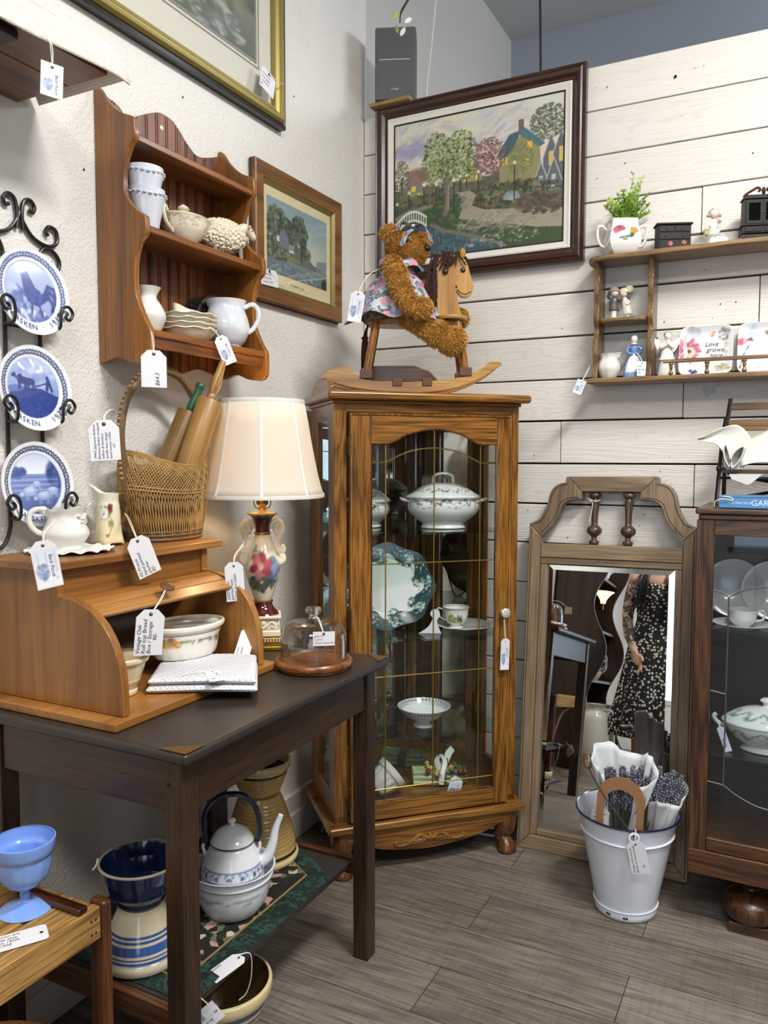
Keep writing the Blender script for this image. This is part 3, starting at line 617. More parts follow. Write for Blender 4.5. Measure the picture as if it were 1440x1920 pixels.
b = MB(); b.frame(GW - 0.25, GH - 0.29, [(0, -0.0115), (0, -0.010), (0.004, -0.010), (0.004, -0.0115)]); b.frame(GW - 0.275, GH - 0.315, [(0, -0.0115), (0, -0.010), (0.008, -0.010), (0.008, -0.0115)]); b.build('mat_line', mat('mat_line_grey', '#8d8b84', 0.7), gp)
cv = Canvas(150, 100, 1.5, '#8f9289', 4); cv.grad(0, 0.5, '#5d6151', '#8d9285'); cv.grad(0.5, 1, '#9a9d95', '#c2c5c2')
cv.dabs(260, 1.05, 0.55, 0.5, 0.35, 0.07, ['#55583f', '#6d6f55', '#80826b', '#474a3a', '#908f7a'], 0.7); cv.dabs(160, 0.2, 0.45, 0.25, 0.3, 0.06, ['#5a5f50', '#7a7f73', '#9a9d94'], 0.6); cv.dabs(120, 0.7, 0.12, 0.7, 0.14, 0.06, ['#7f8a90', '#a4abad', '#646c66', '#c5cac9'], 0.6, 0.35)
picture('print', GW - 0.28, GH - 0.325, cv, print_m, gp, y=-0.0112)
b = MB(); b.box(-GW / 2 + .05, GW / 2 - .05, -0.016, -0.0145, -GH / 2 + .05, GH / 2 - .05); b.build('glazing', pane('picture_glass', (0.99, 0.99, 0.99), 0.7), gp)
hang_tag('price_tag', 'white tag hung at the lower right corner of the gilt framed print', (XL + 0.045, 2.155, 2.565), (0, 0.25, RZ), 0.075, 0.068, [(XL + 0.045, 2.235, 2.56), (XL + 0.05, 2.20, 2.553)], ['Framed print', 'of an english', 'countryside', '85-'], 0.0085, turn=False, clip=0.12)

op = thing('oak_framed_print', 'old country cottage print in a plain oak frame', 'picture', (XL + 0.004, 2.368, 2.075), RZ)
OW, OH = 0.535, 0.438
oakf = wood('frame_oak', '#6a4016', '#8a5a26', '#96662c', 'x', 1.2, 0.4, 0.2, 0.5, 0.2)
b = MB(); b.frame(OW, OH, [(0, 0), (0, -0.022), (0.004, -0.026), (0.046, -0.022), (0.050, -0.018), (0.050, 0)]); b.build('oak_moulding', oakf, op, smooth=30)
b = MB(); b.frame(OW - 0.1, OH - 0.1, [(0, 0), (0, -0.019), (0.004, -0.016), (0.009, -0.013), (0.009, 0)]); b.build('gilt_slip', mat('gilt', '#9a8440'), op, smooth=30)
b = MB()
for k in range(44): b.ball((-OW / 2 - 0.001, -0.006, -OH / 2 + 0.006 + k * (OH - 0.012) / 43), 0.0042, 8, 6)
for k in range(54): b.ball((-OW / 2 + 0.006 + k * (OW - 0.012) / 53, -0.006, -OH / 2 - 0.001), 0.0042, 8, 6)
b.build('beaded_edge', mat('dark_oak_bead', '#4a2c12', 0.45), op)
b = MB(); b.box(-OW / 2 + .05, OW / 2 - .05, -0.008, -0.002, -OH / 2 + .05, OH / 2 - .05); b.build('mat_board', mat('mat_yellowed', '#ddd0a4', 0.8), op)
cv = Canvas(150, 112, 1.45, '#93a0a2', 9)
cv.grad(0.25, 1, '#b9bfae', '#7f9aa6'); cv.ell(1.05, 0.45, 0.4, 0.22, '#c9c8ac', 0.7, 0.9); cv.grad(0, 0.25, '#5c6a6e', '#7e8a8c')
cv.poly([(0.0, 0.22), (0.0, 0.5), (0.5, 0.45), (0.9, 0.40), (1.1, 0.30), (1.45, 0.26), (1.45, 0.22)], '#5f6a5a'); cv.poly([(1.15, 0.24), (1.2, 0.38), (1.45, 0.42), (1.45, 0.24)], '#6d7d80', 0.8)
for x, y, rx, ry, n in ((0.22, 0.72, 0.22, 0.2, 170), (0.45, 0.60, 0.2, 0.2, 150), (0.75, 0.66, 0.2, 0.24, 220), (0.12, 0.45, 0.14, 0.18, 90), (0.9, 0.42, 0.12, 0.1, 60)): cv.dabs(n, x, y, rx, ry, 0.035, ['#2d3a30', '#44513f', '#5d6a55', '#222c28', '#73806e'], 0.75)
cv.line([(0.80, 0.28), (0.78, 0.55)], 0.014, '#39362c'); cv.line([(0.55, 0.3), (0.5, 0.55)], 0.012, '#39362c')
cv.poly([(0.28, 0.40), (0.28, 0.56), (0.38, 0.66), (0.50, 0.56), (0.50, 0.38)], '#6e7480'); cv.poly([(0.26, 0.55), (0.38, 0.69), (0.55, 0.55), (0.50, 0.53), (0.38, 0.64)], '#4d4a4a'); cv.poly(rect(0.5, 0.62, 0.38, 0.46), '#8d8e88'); cv.poly(rect(0.5, 0.62, 0.355, 0.38), '#d8d8c8')
cv.poly(rect(0.22, 0.28, 0.45, 0.52), '#d5d4c2'); cv.dabs(120, 0.25, 0.28, 0.3, 0.09, 0.03, ['#3a4434', '#6f7a5e', '#8d9274', '#2c342a'], 0.8); cv.dabs(30, 0.6, 0.26, 0.16, 0.04, 0.03, ['#8a7a58', '#9c8a66'], 0.7, 0.5)
cv.poly([(0, 0), (0, 0.20), (0.6, 0.17), (1.45, 0.19), (1.45, 0)], '#66757c'); cv.dabs(160, 0.75, 0.08, 0.75, 0.09, 0.05, ['#4c5a60', '#8fa0a6', '#6c7c82', '#b1bcbd'], 0.5, 0.25); cv.dabs(25, 1.4, 0.04, 0.1, 0.06, 0.05, ['#2c342e', '#3c463c'], 0.8)
picture('print', 0.370, 0.243, cv, print_m, op, y=-0.0085, cz=0.006, cx=-0.003)
b = MB(); b.box(-0.064, 0.06, -0.0088, -0.008, -0.146, -0.130); b.build('caption_plate', mat('caption_paper', '#e3d9b4', 0.8), op)
b = MB(); write(b, 'A SUMMER SCENE', 0.011, T(-0.056, -0.0092, -0.142), 0); b.build('caption', ink, op)
b = MB(); b.box(-OW / 2 + .055, OW / 2 - .055, -0.0125, -0.0115, -OH / 2 + .055, OH / 2 - .055); b.build('glazing', pane('picture_glass', (0.99, 0.99, 0.99), 0.7), op)
hang_tag('price_tag', 'white tag tucked in the lower left corner of the oak framed print', (XL + 0.030, 2.168, 1.958), (0, -0.04, RZ), 0.094, 0.052, [(XL + 0.03, 2.25, 1.915), (XL + 0.03, 2.215, 1.925)], ['wooden oak', 'framed print', '"summer" $57'], 0.010, turn=False, clip=0.12)

# ---------------------------------------------------------------- black wire plate rack and three blue plates
rk = thing('plate_rack', 'black wrought iron wall rack with scrolled top holding blue plates', 'plate rack', (XL + 0.002, 1.247, 1.14), RZ)
def wire(mb, pts, r=0.0046, n=5): mb.tube(cr(pts, n), r, 8)
b = MB()
for sx in (-1, 1):
    wire(b, [(sx * 0.008, -0.006, 0.72), (sx * 0.006, -0.006, 0.752), (sx * 0.012, -0.006, 0.782), (sx * 0.028, -0.006, 0.790), (sx * 0.040, -0.006, 0.778), (sx * 0.036, -0.006, 0.765), (sx * 0.026, -0.006, 0.768)])
    wire(b, [(0, -0.006, 0.757), (sx * 0.010, -0.006, 0.735), (sx * 0.035, -0.006, 0.708), (sx * 0.075, -0.006, 0.698), (sx * 0.100, -0.006, 0.712), (sx * 0.098, -0.006, 0.738), (sx * 0.080, -0.006, 0.744), (sx * 0.070, -0.006, 0.732), (sx * 0.076, -0.006, 0.722)])
    wire(b, [(sx * 0.044, -0.006, 0.60), (sx * 0.046, -0.006, 0.66), (sx * 0.062, -0.006, 0.690), (sx * 0.090, -0.006, 0.688), (sx * 0.106, -0.006, 0.668), (sx * 0.098, -0.006, 0.644), (sx * 0.080, -0.006, 0.644), (sx * 0.075, -0.006, 0.658), (sx * 0.084, -0.006, 0.664)])
b.build('scroll_top', black_iron, rk)
for sx in (-1, 1):
    b = MB(); wire(b, [(sx * 0.046, -0.006, 0.66), (sx * 0.046, -0.006, 0.4), (sx * 0.046, -0.006, 0.10), (sx * 0.050, -0.008, 0.05), (sx * 0.066, -0.010, 0.018), (sx * 0.09, -0.010, 0.006)]); b.build('upright', black_iron, rk)
for zc in (0.578, 0.365, 0.150):
    b = MB()
    for z in (zc - 0.075,): b.tube([(-0.046, -0.006, z), (0.046, -0.006, z)], 0.003, 8)
    b.build('cross_bar', black_iron, rk)
    for sx in (-1, 1):
        b = MB(); z = zc - 0.072
        wire(b, [(sx * 0.046, -0.006, z), (sx * 0.055, -0.03, z - 0.004), (sx * 0.060, -0.056, z), (sx * 0.060, -0.060, z + 0.025), (sx * 0.066, -0.060, z + 0.044), (sx * 0.082, -0.060, z + 0.050), (sx * 0.094, -0.060, z + 0.036), (sx * 0.084, -0.060, z + 0.020), (sx * 0.074, -0.060, z + 0.026), (sx * 0.080, -0.060, z + 0.035)], 0.0036)
        b.build('hook', black_iron, rk)
PR = 0.096
def plate_canvas(kind):
    c = Canvas(190, 190, 1, '#eef1f4', 11 + kind); c.ell(0.5, 0.5, 0.5, 0.5, '#edf0f3', 1, 0.02)
    B = ['#2c3f7c', '#3d5290', '#5a6fae', '#8ea0cc', '#c3cde6']
    for k in range(64):
        t = 2 * PI * k / 64
        if -2.45 < (t - PI / 2 + PI) % (2 * PI) - PI < 2.45 or True:
            if PI * 1.2 < t < PI * 1.8: continue
            for q in (-1, 1):
                rr = 0.425 + q * 0.016; c.ell(0.5 + rr * math.cos(t), 0.5 + rr * math.sin(t), 0.030, 0.014, ('#3d5290', '#26366f', '#1b2757')[kind], 0.95, 0.4, t + PI / 2 + q * 0.5)
    c.ell(0.5, 0.5, 0.368, 0.368, '#d4dbe8', 1, 0.02); c.ell(0.5, 0.5, 0.355, 0.355, '#9aa9d0', 1, 0.02); img0 = c.img.copy()
    m = (np.hypot(c.X - 0.5, c.Y - 0.5) < 0.348)
    if kind == 0:
        c.grad(0.1, 0.9, '#93a2cf', '#a9b4d4'); c.dabs(90, 0.28, 0.34, 0.18, 0.2, 0.05, ['#5f73b0', '#7587bf', '#b3c0e2', '#4c5f9f'], 0.8); c.dabs(50, 0.5, 0.2, 0.32, 0.08, 0.045, ['#5b6eab', '#c9d4ee', '#4a5c9c'], 0.8)
        c.poly([(0.37, 0.70), (0.40, 0.77), (0.46, 0.76), (0.50, 0.66), (0.56, 0.56), (0.64, 0.50), (0.70, 0.50), (0.68, 0.40), (0.58, 0.34), (0.48, 0.36), (0.41, 0.44), (0.39, 0.56)], '#3c5093'); c.dabs(40, 0.54, 0.46, 0.10, 0.08, 0.03, ['#33468a', '#4a5fa4'], 0.7)
        for p in ([(0.66, 0.46), (0.74, 0.60), (0.82, 0.58), (0.85, 0.48)], [(0.66, 0.44), (0.76, 0.54), (0.82, 0.48), (0.83, 0.38)], [(0.66, 0.42), (0.74, 0.47), (0.79, 0.40), (0.78, 0.30)]): c.line(p, 0.022, '#33468a')
        c.poly([(0.33, 0.715), (0.38, 0.735), (0.38, 0.70)], '#4a5fa4')
        c.line([(0.5, 0.36), (0.48, 0.24)], 0.012, '#33468a'); c.line([(0.6, 0.35), (0.62, 0.24)], 0.012, '#33468a')
        c.dabs(26, 0.36, 0.76, 0.06, 0.06, 0.02, ['#f2f4f8', '#ffffff'], 0.9)
        for x in (0.3, 0.42, 0.52, 0.66, 0.74, 0.24): c.ell(x, 0.22 + 0.05 * math.sin(x * 40), 0.018, 0.04, '#cfd9f0', 0.95, 0.4)
    elif kind == 1:
        c.grad(0.1, 0.9, '#7389c4', '#a6b6de'); c.dabs(60, 0.55, 0.68, 0.25, 0.14, 0.08, ['#8ea2d4', '#c5d0ea', '#7f94cb'], 0.5, 0.6); c.poly([(0, 0.42), (0.3, 0.5), (0.6, 0.50), (1, 0.36), (1, 0), (0, 0)], '#33478f')
        c.dabs(120, 0.5, 0.26, 0.4, 0.17, 0.03, ['#2c3f86', '#43589f', '#3a4e97'], 0.7, 0.4); c.poly([(0.1, 0.5), (0.25, 0.53), (0.4, 0.5), (0.3, 0.46), (0.1, 0.42)], '#5d73b4')
        for x, y in ((0.36, 0.585), (0.44, 0.575)):
            c.ell(x, y, 0.085, 0.045, '#28397a', 1, 0.1); c.poly([(x - 0.07, y), (x - 0.10, y + 0.09), (x - 0.15, y + 0.07), (x - 0.16, y + 0.035), (x - 0.11, y + 0.03), (x - 0.05, y - 0.02)], '#28397a')
            for q in (-0.06, -0.04, 0.04, 0.065): c.line([(x + q, y - 0.02), (x + q * 1.15, y - 0.095)], 0.010, '#28397a')
        c.poly([(0.66, 0.49), (0.68, 0.60), (0.67, 0.65), (0.71, 0.66), (0.74, 0.58), (0.77, 0.47), (0.74, 0.47), (0.71, 0.54), (0.69, 0.47)], '#28397a'); c.line([(0.52, 0.52), (0.68, 0.57)], 0.008, '#28397a')
        for p in ([(0.30, 0.82), (0.33, 0.76), (0.38, 0.72)], [(0.48, 0.84), (0.52, 0.77)], [(0.56, 0.7), (0.63, 0.72), (0.62, 0.76)]): c.line(p, 0.016, '#eef2fa')
    else:
        c.grad(0.1, 0.62, '#3d5297', '#8397cb'); c.grad(0.62, 0.9, '#e8edf6', '#b9c6e2'); c.dabs(40, 0.24, 0.64, 0.1, 0.06, 0.04, ['#3c5091', '#5468a8'], 0.8); c.dabs(70, 0.78, 0.62, 0.1, 0.16, 0.05, ['#33457f', '#4c60a0'], 0.7)
        for k in range(8): c.line([(0.15, 0.58 - k * 0.03), (0.8, 0.585 - k * 0.03)], 0.008, '#a8b8de' if k % 2 else '#5f74b2', 0.7)
        for x, y, sc_ in ((0.40, 0.42, 1.0), (0.58, 0.36, 0.95), (0.72, 0.42, 0.8), (0.5, 0.5, 0.6)):
            c.ell(x, y, 0.11 * sc_, 0.062 * sc_, '#9fb2dc', 1, 0.3); c.ell(x, y + 0.02, 0.09 * sc_, 0.04 * sc_, '#c8d4ee', 0.8, 0.6); c.ell(x - 0.115 * sc_, y - 0.03 * sc_, 0.034 * sc_, 0.028 * sc_, '#b3c2e4', 1, 0.3)
            for q in (-0.06, -0.03, 0.05, 0.075): c.line([(x + q * sc_, y - 0.04 * sc_), (x + q * sc_, y - 0.1 * sc_)], 0.008, '#8ea2d2')
    c.img[~m] = img0[~m]; return c
for k, (zc, yr, lab) in enumerate(((1.718, '1914', 'top blue and white wall plate showing a crowing rooster among tulips'), (1.505, '1923', 'middle blue and white wall plate showing a ploughman with two horses'), (1.290, '1917', 'lowest blue and white wall plate showing grazing sheep'))):
    pt = thing('blue_plate', lab, 'plate', (XL + 0.040, 1.247, zc), (-0.10, 0, RZ), group='blue plates in the wall rack')
    cv = plate_canvas(k)
    prof = [(0.0, 0.0)] + [(0.068 * i / 40, 0.0) for i in range(1, 41)] + [(0.070, -0.0015), (0.072, -0.002)] + [(0.072 + 0.022 * i / 14, -0.002 - 0.006 * i / 14) for i in range(1, 15)] + [(PR, -0.009), (PR, -0.006), (0.08, 0.002), (0.055, 0.008), (0.055, 0.012), (0.05, 0.012), (0.05, 0.007), (0, 0.006)]
    b = MB(); b.lathe([(r, -z) for r, z in prof], 150, M=T(0, 0, 0, rx=PI / 2))
    b.build('dish', glaze_m, pt, smooth=50, col=lambda co, cv=cv: np.where((co[:, 1:2] < 0.0045), cv.at(co[:, 0] / (2 * PR) + 0.5, co[:, 2] / (2 * PR) + 0.5), np.array(rgb('#eceff2'))))
    b = MB(); s_ = 'PAASKEN \u00b7 ' + yr if k < 2 else 'PAASKEN'
    n_ = len(s_)
    for i, ch in enumerate(s_):
        if ch == ' ': continue
        a = -PI / 2 + (i - (n_ - 1) / 2 + 0.2) * 0.148 + (0.0 if k < 2 else -0.3)
        R_ = 0.0805; write(b, ch, 0.0185, T(R_ * math.cos(a), -0.0068, R_ * math.sin(a)) @ T(ry=-(a + PI / 2)) @ T(0, 0, -0.0052, rx=-0.26), 0, 'CENTER')
    b.build('rim_lettering', mat('cobalt', '#3a4a86', 0.2), pt)

# ---------------------------------------------------------------- high shelf with table runner at upper left
hs = thing('high_wall_shelf', 'brown wooden shelf high on the wall at upper left', 'shelf', (XL + 0.002, 0.70, 2.137), RZ)
brown = wood('high_shelf_wood', '#4a2a12', '#6f4524', '#7c5230', 'x', 0.9, 0.4, 0.1, 0.6)
b = MB(); b.box(-0.45, 0.555, -0.275, -0.165, 0, 0.056); b.build('front_board', brown, hs, bevel=0.002)
b = MB(); b.box(-0.45, 0.555, -0.162, 0, 0, 0.056); b.build('rear_board', brown, hs, bevel=0.002)
b = MB(); b.box(0.22, 0.352, -0.262, -0.205, -0.017, -0.0008); b.build('bracket', black_iron, hs, bevel=0.002)
def weave():
    m = mat('runner_cloth', '#dcd5c8', 0.95); nt = m.node_tree; L = nt.links.new; bs = nt.nodes['Principled BSDF']
    tc = nt.nodes.new('ShaderNodeTexCoord'); v = nt.nodes.new('ShaderNodeTexVoronoi'); v.distance = 'CHEBYCHEV'; v.inputs['Scale'].default_value = 27; v.inputs['Randomness'].default_value = 0; L(tc.outputs['Object'], v.inputs[0])
    q = nt.nodes.new('ShaderNodeMath'); q.operation = 'MULTIPLY'; q.inputs[1].default_value = 7; L(v.outputs['Distance'], q.inputs[0]); pg = nt.nodes.new('ShaderNodeMath'); pg.operation = 'PINGPONG'; pg.inputs[1].default_value = 0.5; L(q.outputs[0], pg.inputs[0])
    r = ramp(nt, pg.outputs[0], [(0.28, '#d8cfc3'), (0.40, '#e6e1d8')]); L(r.outputs[0], bs.inputs['Base Color'])
    c = nt.nodes.new('ShaderNodeTexChecker'); c.inputs['Scale'].default_value = 420; L(tc.outputs['Object'], c.inputs[0]); ad = nt.nodes.new('ShaderNodeMath'); L(c.outputs['Fac'], ad.inputs[0]); L(pg.outputs[0], ad.inputs[1])
    bp = nt.nodes.new('ShaderNodeBump'); bp.inputs['Distance'].default_value = 0.002; bp.inputs['Strength'].default_value = 0.7; L(ad.outputs[0], bp.inputs['Height']); L(bp.outputs[0], bs.inputs['Normal']); return m
b = MB()
def run(u, v):
    x = -0.42 + u * 1.022; s_ = v * 0.345; e = max(0.0, x - 0.555)
    if s_ < 0.262: y, z = -0.018 - s_, 0.0595
    elif s_ < 0.282: t = (s_ - 0.262) / 0.020 * PI / 2; y, z = -0.280 - 0.010 * math.sin(t), 0.0595 - 0.010 * (1 - math.cos(t))
    else: y, z = -0.290 - 0.003 * math.sin(x * 14), 0.0495 - (s_ - 0.282) * (0.86 + 0.1 * math.sin(x * 7))
    k = min(e / 0.047, 1.0)
    return (x, y + 0.004 * k, z - (z + 0.004) * 0.8 * k * k)
b.grid(run, 60, 46); rn = b.build('table_runner', weave(), solid=0.003); rn.location = hs.location; rn.rotation_euler = (0, 0, RZ)
tag(rn, 'cream woven runner with raised square pattern draped over the high shelf', 'cloth')
hang_tag('price_tag', 'printed shop tag hanging from the draped cream runner', (-1.268, 1.094, 2.088), (0, 0.05, RZ * 0.75), 0.041, 0.062, [(-1.274, 1.092, 2.142), (-1.27, 1.093, 2.115)], card=True, clip=0)
# ---------------------------------------------------------------- side table
dkx = wood('dark_table_wood_x', '#2a190c', '#3a2412', '#452c17', 'x', 1.0, 0.4, 0.15, 0.8)
dky = wood('dark_table_wood_y', '#2a190c', '#3a2412', '#452c17', 'y', 1.0, 0.4, 0.15, 0.8)
dkz = wood('dark_table_wood_z', '#2a190c', '#3a2412', '#452c17', 'z', 1.0, 0.4, 0.15, 0.8)
topm = mat('dark_painted_top', '#2f2925', 0.36, bump=(45, 0.05, 0.001), var=0.12)
tb = thing('side_table', 'dark brown wooden side table with blackish top and a lower shelf', 'table', (-1.25, 1.478, 0))
b = MB(); b.box(-0.295, 0.295, -0.402, 0.402, 0.796, 0.820); b.build('table_top', topm, tb, bevel=0.010, seg=4)
for x, y in ((0.2425, -0.3555), (0.2425, 0.3555), (-0.2575, -0.3555), (-0.2575, 0.3555)):
    b = MB(); b.box(x - 0.0225, x + 0.0225, y - 0.0225, y + 0.0225, 0, 0.796); b.build('leg', dkz, tb, bevel=0.003)
for x in (0.250, -0.262):
    b = MB(); b.box(x - 0.011, x + 0.009, -0.333, 0.333, 0.690, 0.796); b.build('apron', dky, tb, bevel=0.002)
for y in (-0.362, 0.362):
    b = MB(); b.box(-0.235, 0.220, y - 0.010, y + 0.010, 0.690, 0.796); b.build('apron', dkx, tb, bevel=0.002)
b = MB(); b.box(-0.255, 0.198, -0.300, 0.360, 0.236, 0.252); b.build('lower_shelf', mat('shelf_dark', '#2b2725', 0.42, var=0.1), tb, bevel=0.003)
for y in (-0.312, 0.385):
    b = MB(); b.box(-0.235, 0.220, y - 0.010, y + 0.010, 0.205, 0.252); b.build('shelf_rail', wood('shelf_rail_wood', '#3c2110', '#5f381c', '#6d4425', 'x', 1, .4, .15), tb, bevel=0.002)
for y, q in ((-0.399, 1), (0.399, -1)):
    b = MB(); b.prism([(0.293, y), (0.293, y + q * 0.055), (0.225, y)], 0.8203, 0.8215, 'xy'); b.build('brass_corner', mat('pressed_brass', '#8d6f3a', 0.4, metal=0.9, bump=(260, 0.9, 0.002)), tb)
b = MB()
for y in (-0.378,): b.lathe([(0, 0), (0.004, 0.0004)], 12, M=T(0.232, y - 0.0003, 0.745, rx=PI / 2), caps=False)
b.build('screw_hole', dark_hole, tb)

# ---------------------------------------------------------------- roll-top bread box
bbz = wood('maple_v', '#8c5a26', '#a36d32', '#b07a3c', 'z', 0.6, 0.4, 0.15, 0.4, 0.12)
bbx = wood('maple_h', '#8c5a26', '#a66e32', '#b27b3e', 'x', 0.6, 0.4, 0.15, 0.4, 0.12)
bb = thing('bread_box', 'oak coloured roll-top bread box standing open on the dark table', 'bread box', (-1.545, 1.100, 0.8205), RZ)
BW = 0.54
b = MB(); b.box(0, BW, -0.395, 0, 0, 0.018); b.build('base_board', bbx, bb, bevel=0.003)
b = MB(); b.box(0.005, BW + 0.005, -0.222, 0, 0.300, 0.318); b.build('top_board', bbx, bb, bevel=0.003)
arc = cr([(-0.380, 0.0), (-0.377, 0.08), (-0.360, 0.135), (-0.333, 0.176), (-0.297, 0.205), (-0.255, 0.222), (-0.215, 0.228)], 6)
sp_ = [(a, c + 0.018) for a, c in arc] + [(-0.205, 0.246), (-0.205, 0.30), (0, 0.30), (0, 0.018)]
for x in (0.035, BW - 0.055):
    b = MB(); b.prism(sp_, x, x + 0.020, 'yz'); b.build('side_panel', bbz, bb, bevel=0.003)
b = MB(); b.box(0.055, BW - 0.055, -0.198, -0.184, 0.236, 0.300); b.build('upper_panel', bbx, bb, bevel=0.002)
b = MB(); b.box(0.055, BW - 0.055, -0.020, -0.008, 0.018, 0.300); b.build('back_panel', mat('grey_hardboard', '#8f8b83', 0.8), bb)
ins = [(a + 0.010, c + 0.018) for a, c in arc]
def slat(k0, k1, drop):
    P = [np.array(p) for p in ins[::-1]]; L = [0]
    for p, q in zip(P[:-1], P[1:]): L.append(L[-1] + np.linalg.norm(q - p))
    f = lambda s_: (np.interp(s_, L, [p[0] for p in P]), np.interp(s_, L, [p[1] for p in P]))
    A, B_ = f(k0), f(k1); d = np.array(B_) - np.array(A); d /= np.linalg.norm(d); nrm = np.array([d[1], -d[0]]) ; nrm = nrm if nrm[1] < 0 else -nrm
    pts = [A, B_, tuple(np.array(B_) + nrm * 0.008), tuple(np.array(A) + nrm * 0.008)]
    b = MB(); b.prism([tuple(p) for p in pts], 0.058, BW - 0.058, 'yz'); b.build('tambour_slat', bbx, bb, bevel=0.0022)
slat(0.020, 0.050, 0); slat(0.051, 0.076, 0); slat(0.077, 0.108, 0)
kb = MB(); kb.lathe([(0, 0), (0.006, 0.0), (0.004, 0.012), (0.004, 0.016), (0.012, 0.019), (0.016, 0.022), (0.015, 0.025), (0.009, 0.028), (0, 0.029)], 24, sx=1.25, M=T(0.247, -0.292, 0.226, rx=0.62)); k_ = kb.build('knob', mat('bronze_knob', '#7a5a3c', 0.25, metal=0.5), bb, smooth=40)
hang_tag('price_tag', 'white tag hung from the bread box knob', (-1.213, 1.268, 1.028), (0.0, 0.10, RZ * 0.70), 0.062, 0.098, [(-1.245, 1.350, 1.073), (-1.228, 1.318, 1.05)], ['Vintage Oak', 'Roll top Bread', 'Box / Storage', '        90-'], 0.0125, col=mat('black_ink', '#111114', 0.7), shear=0.2)

# towel, dish and bowl inside the bread box
def wov(name, c):
    m = mat(name, c, 0.95); nt = m.node_tree; tc = nt.nodes.new('ShaderNodeTexCoord'); ck = nt.nodes.new('ShaderNodeTexVoronoi'); ck.inputs['Scale'].default_value = 150; ck.inputs['Randomness'].default_value = 0.15
    nt.links.new(tc.outputs['Object'], ck.inputs[0]); bp = nt.nodes.new('ShaderNodeBump'); bp.invert = True; bp.inputs['Distance'].default_value = 0.004; bp.inputs['Strength'].default_value = 1.0
    nt.links.new(ck.outputs['Distance'], bp.inputs['Height']); nt.links.new(bp.outputs[0], nt.nodes['Principled BSDF'].inputs['Normal']); return m
tw_ = thing('folded_towel', 'thick white knitted towel folded under the floral oval dish', 'towel', (-1.19, 1.45, 0.8392))
Q = [(-0.045, -0.180), (0.155, -0.050), (0.030, 0.120), (-0.185, 0.030)]     # near, right, far, left corners on the base board
def tow(z0, z1, k):
    def f(u, v):
        a = np.array(Q[0]) * (1 - u) * (1 - v) + np.array(Q[1]) * u * (1 - v) + np.array(Q[2]) * u * v + np.array(Q[3]) * (1 - u) * v
        return a * k
    return f
for lay, (z0, k) in enumerate(((0.0, 1.0), (0.0175, 0.975))):
    b = MB(); n = 90; f = tow(0, 0, k)
    def surf(u, v, top):
        x, y = f(0.5 + (u - 0.5) * 1.0, v); e = min(u, 1 - u, v, 1 - v); rd_ = math.sqrt(max(0, 1 - (1 - min(e / 0.075, 1)) ** 2))
        h = 0.0085 * rd_ + 0.0010 * math.sin(u * 9 + lay) * math.sin(v * 8) * rd_ + 0.0007 * math.sin(u * 90) * math.sin(v * 80) * rd_
        dz = -max(0, x - 0.04) ** 1.6 * 0.16
        return (x, y, z0 + 0.0088 + (h if top else -0.0085 * rd_) + dz)
    b.grid(lambda u, v: surf(u, v, True), n, n); o0 = len(b.v); b.grid(lambda u, v: surf(u, 1 - v, False), n, n)
    b.build('fold', wov('white_knit', '#d9dadf'), tw_, smooth=180)
c = floral_band(21, ['#b5482f', '#d79a4e', '#6d7aa8', '#7c8a4a', '#8d4a2f', '#d8b13f'], 300, 40, '#ece9df', 40, '#ece9df')
dc = Canvas(400, 60, 400 / 60, '#eae6da', 8)
for cx in (4.0, 1.8, 6.0):
    dc.dabs(60, cx, 0.56, 0.38, 0.2, 0.10, ['#b24a35', '#c98a4a', '#6a79a5', '#6f7f45', '#d9b949', '#8b5138', '#e2cf8c'], 0.95); dc.dabs(26, cx + 0.75, 0.56, 0.4, 0.07, 0.05, ['#5d6b4d', '#7d8664', '#4f5a52'], 0.9); dc.dabs(26, cx - 0.6, 0.56, 0.35, 0.07, 0.05, ['#5d6b4d', '#7d8664'], 0.9)
dc.line([(0, 0.88), (6.67, 0.88)], 0.022, '#6b4a3a')
od = thing('oval_dish', 'deep ivory oval dish with fruit and flower sprays inside the bread box', 'dish', (-1.305, 1.476, 0.8750), RZ - 0.22)
prof = cr([(0.062, 0.0), (0.068, 0.002), (0.074, 0.014), (0.078, 0.030), (0.084, 0.056), (0.088, 0.066), (0.093, 0.070), (0.094, 0.078), (0.091, 0.081)], 5)
b = MB(); b.lathe(vp(prof, 0.005), 160, sx=1.12, sy=0.80, fn=lambda r, z, t: (r * (1 + 0.028 * abs(math.cos(9 * t)) * max(0, 1 - z / 0.032)), z))
b.build('body', glaze_m, od, smooth=50, col=band_col(dc, 0.016, 0.068, '#eae6da', 1, 1.12, .8, .068))
tanb = thing('stoneware_bowl', 'small tan mixing bowl with brown bird print at the left of the bread box', 'bowl', (-1.295, 1.250, 0.839))
bc = Canvas(240, 60, 4, '#dccdab', 3)
for cx in (0.7, 2.0, 3.3): bc.dabs(70, cx, 0.4, 0.3, 0.22, 0.06, ['#5a4636', '#8a7660', '#3f3028', '#b7a488', '#a9968a'], 0.9)
prof = cr([(0.036, 0), (0.040, 0.002), (0.041, 0.010), (0.039, 0.014), (0.048, 0.032), (0.049, 0.036), (0.056, 0.058), (0.060, 0.070), (0.065, 0.074), (0.066, 0.082), (0.063, 0.085)], 4)
b = MB(); b.lathe(vp(prof, 0.005), 80); b.build('body', glaze_m, tanb, smooth=50, col=band_col(bc, 0.016, 0.068, '#dccdab', 1, 1, 1, .04))
hang_tag('price_tag', 'white tag lying on the towel behind the oval dish', (-1.205, 1.598, 0.920), (-0.55, 0.55, RZ * 0.6), 0.040, 0.085, [(-1.30, 1.592, 0.945), (-1.25, 1.60, 0.935)], ['covered', 'oval baker', '12-'], 0.008)
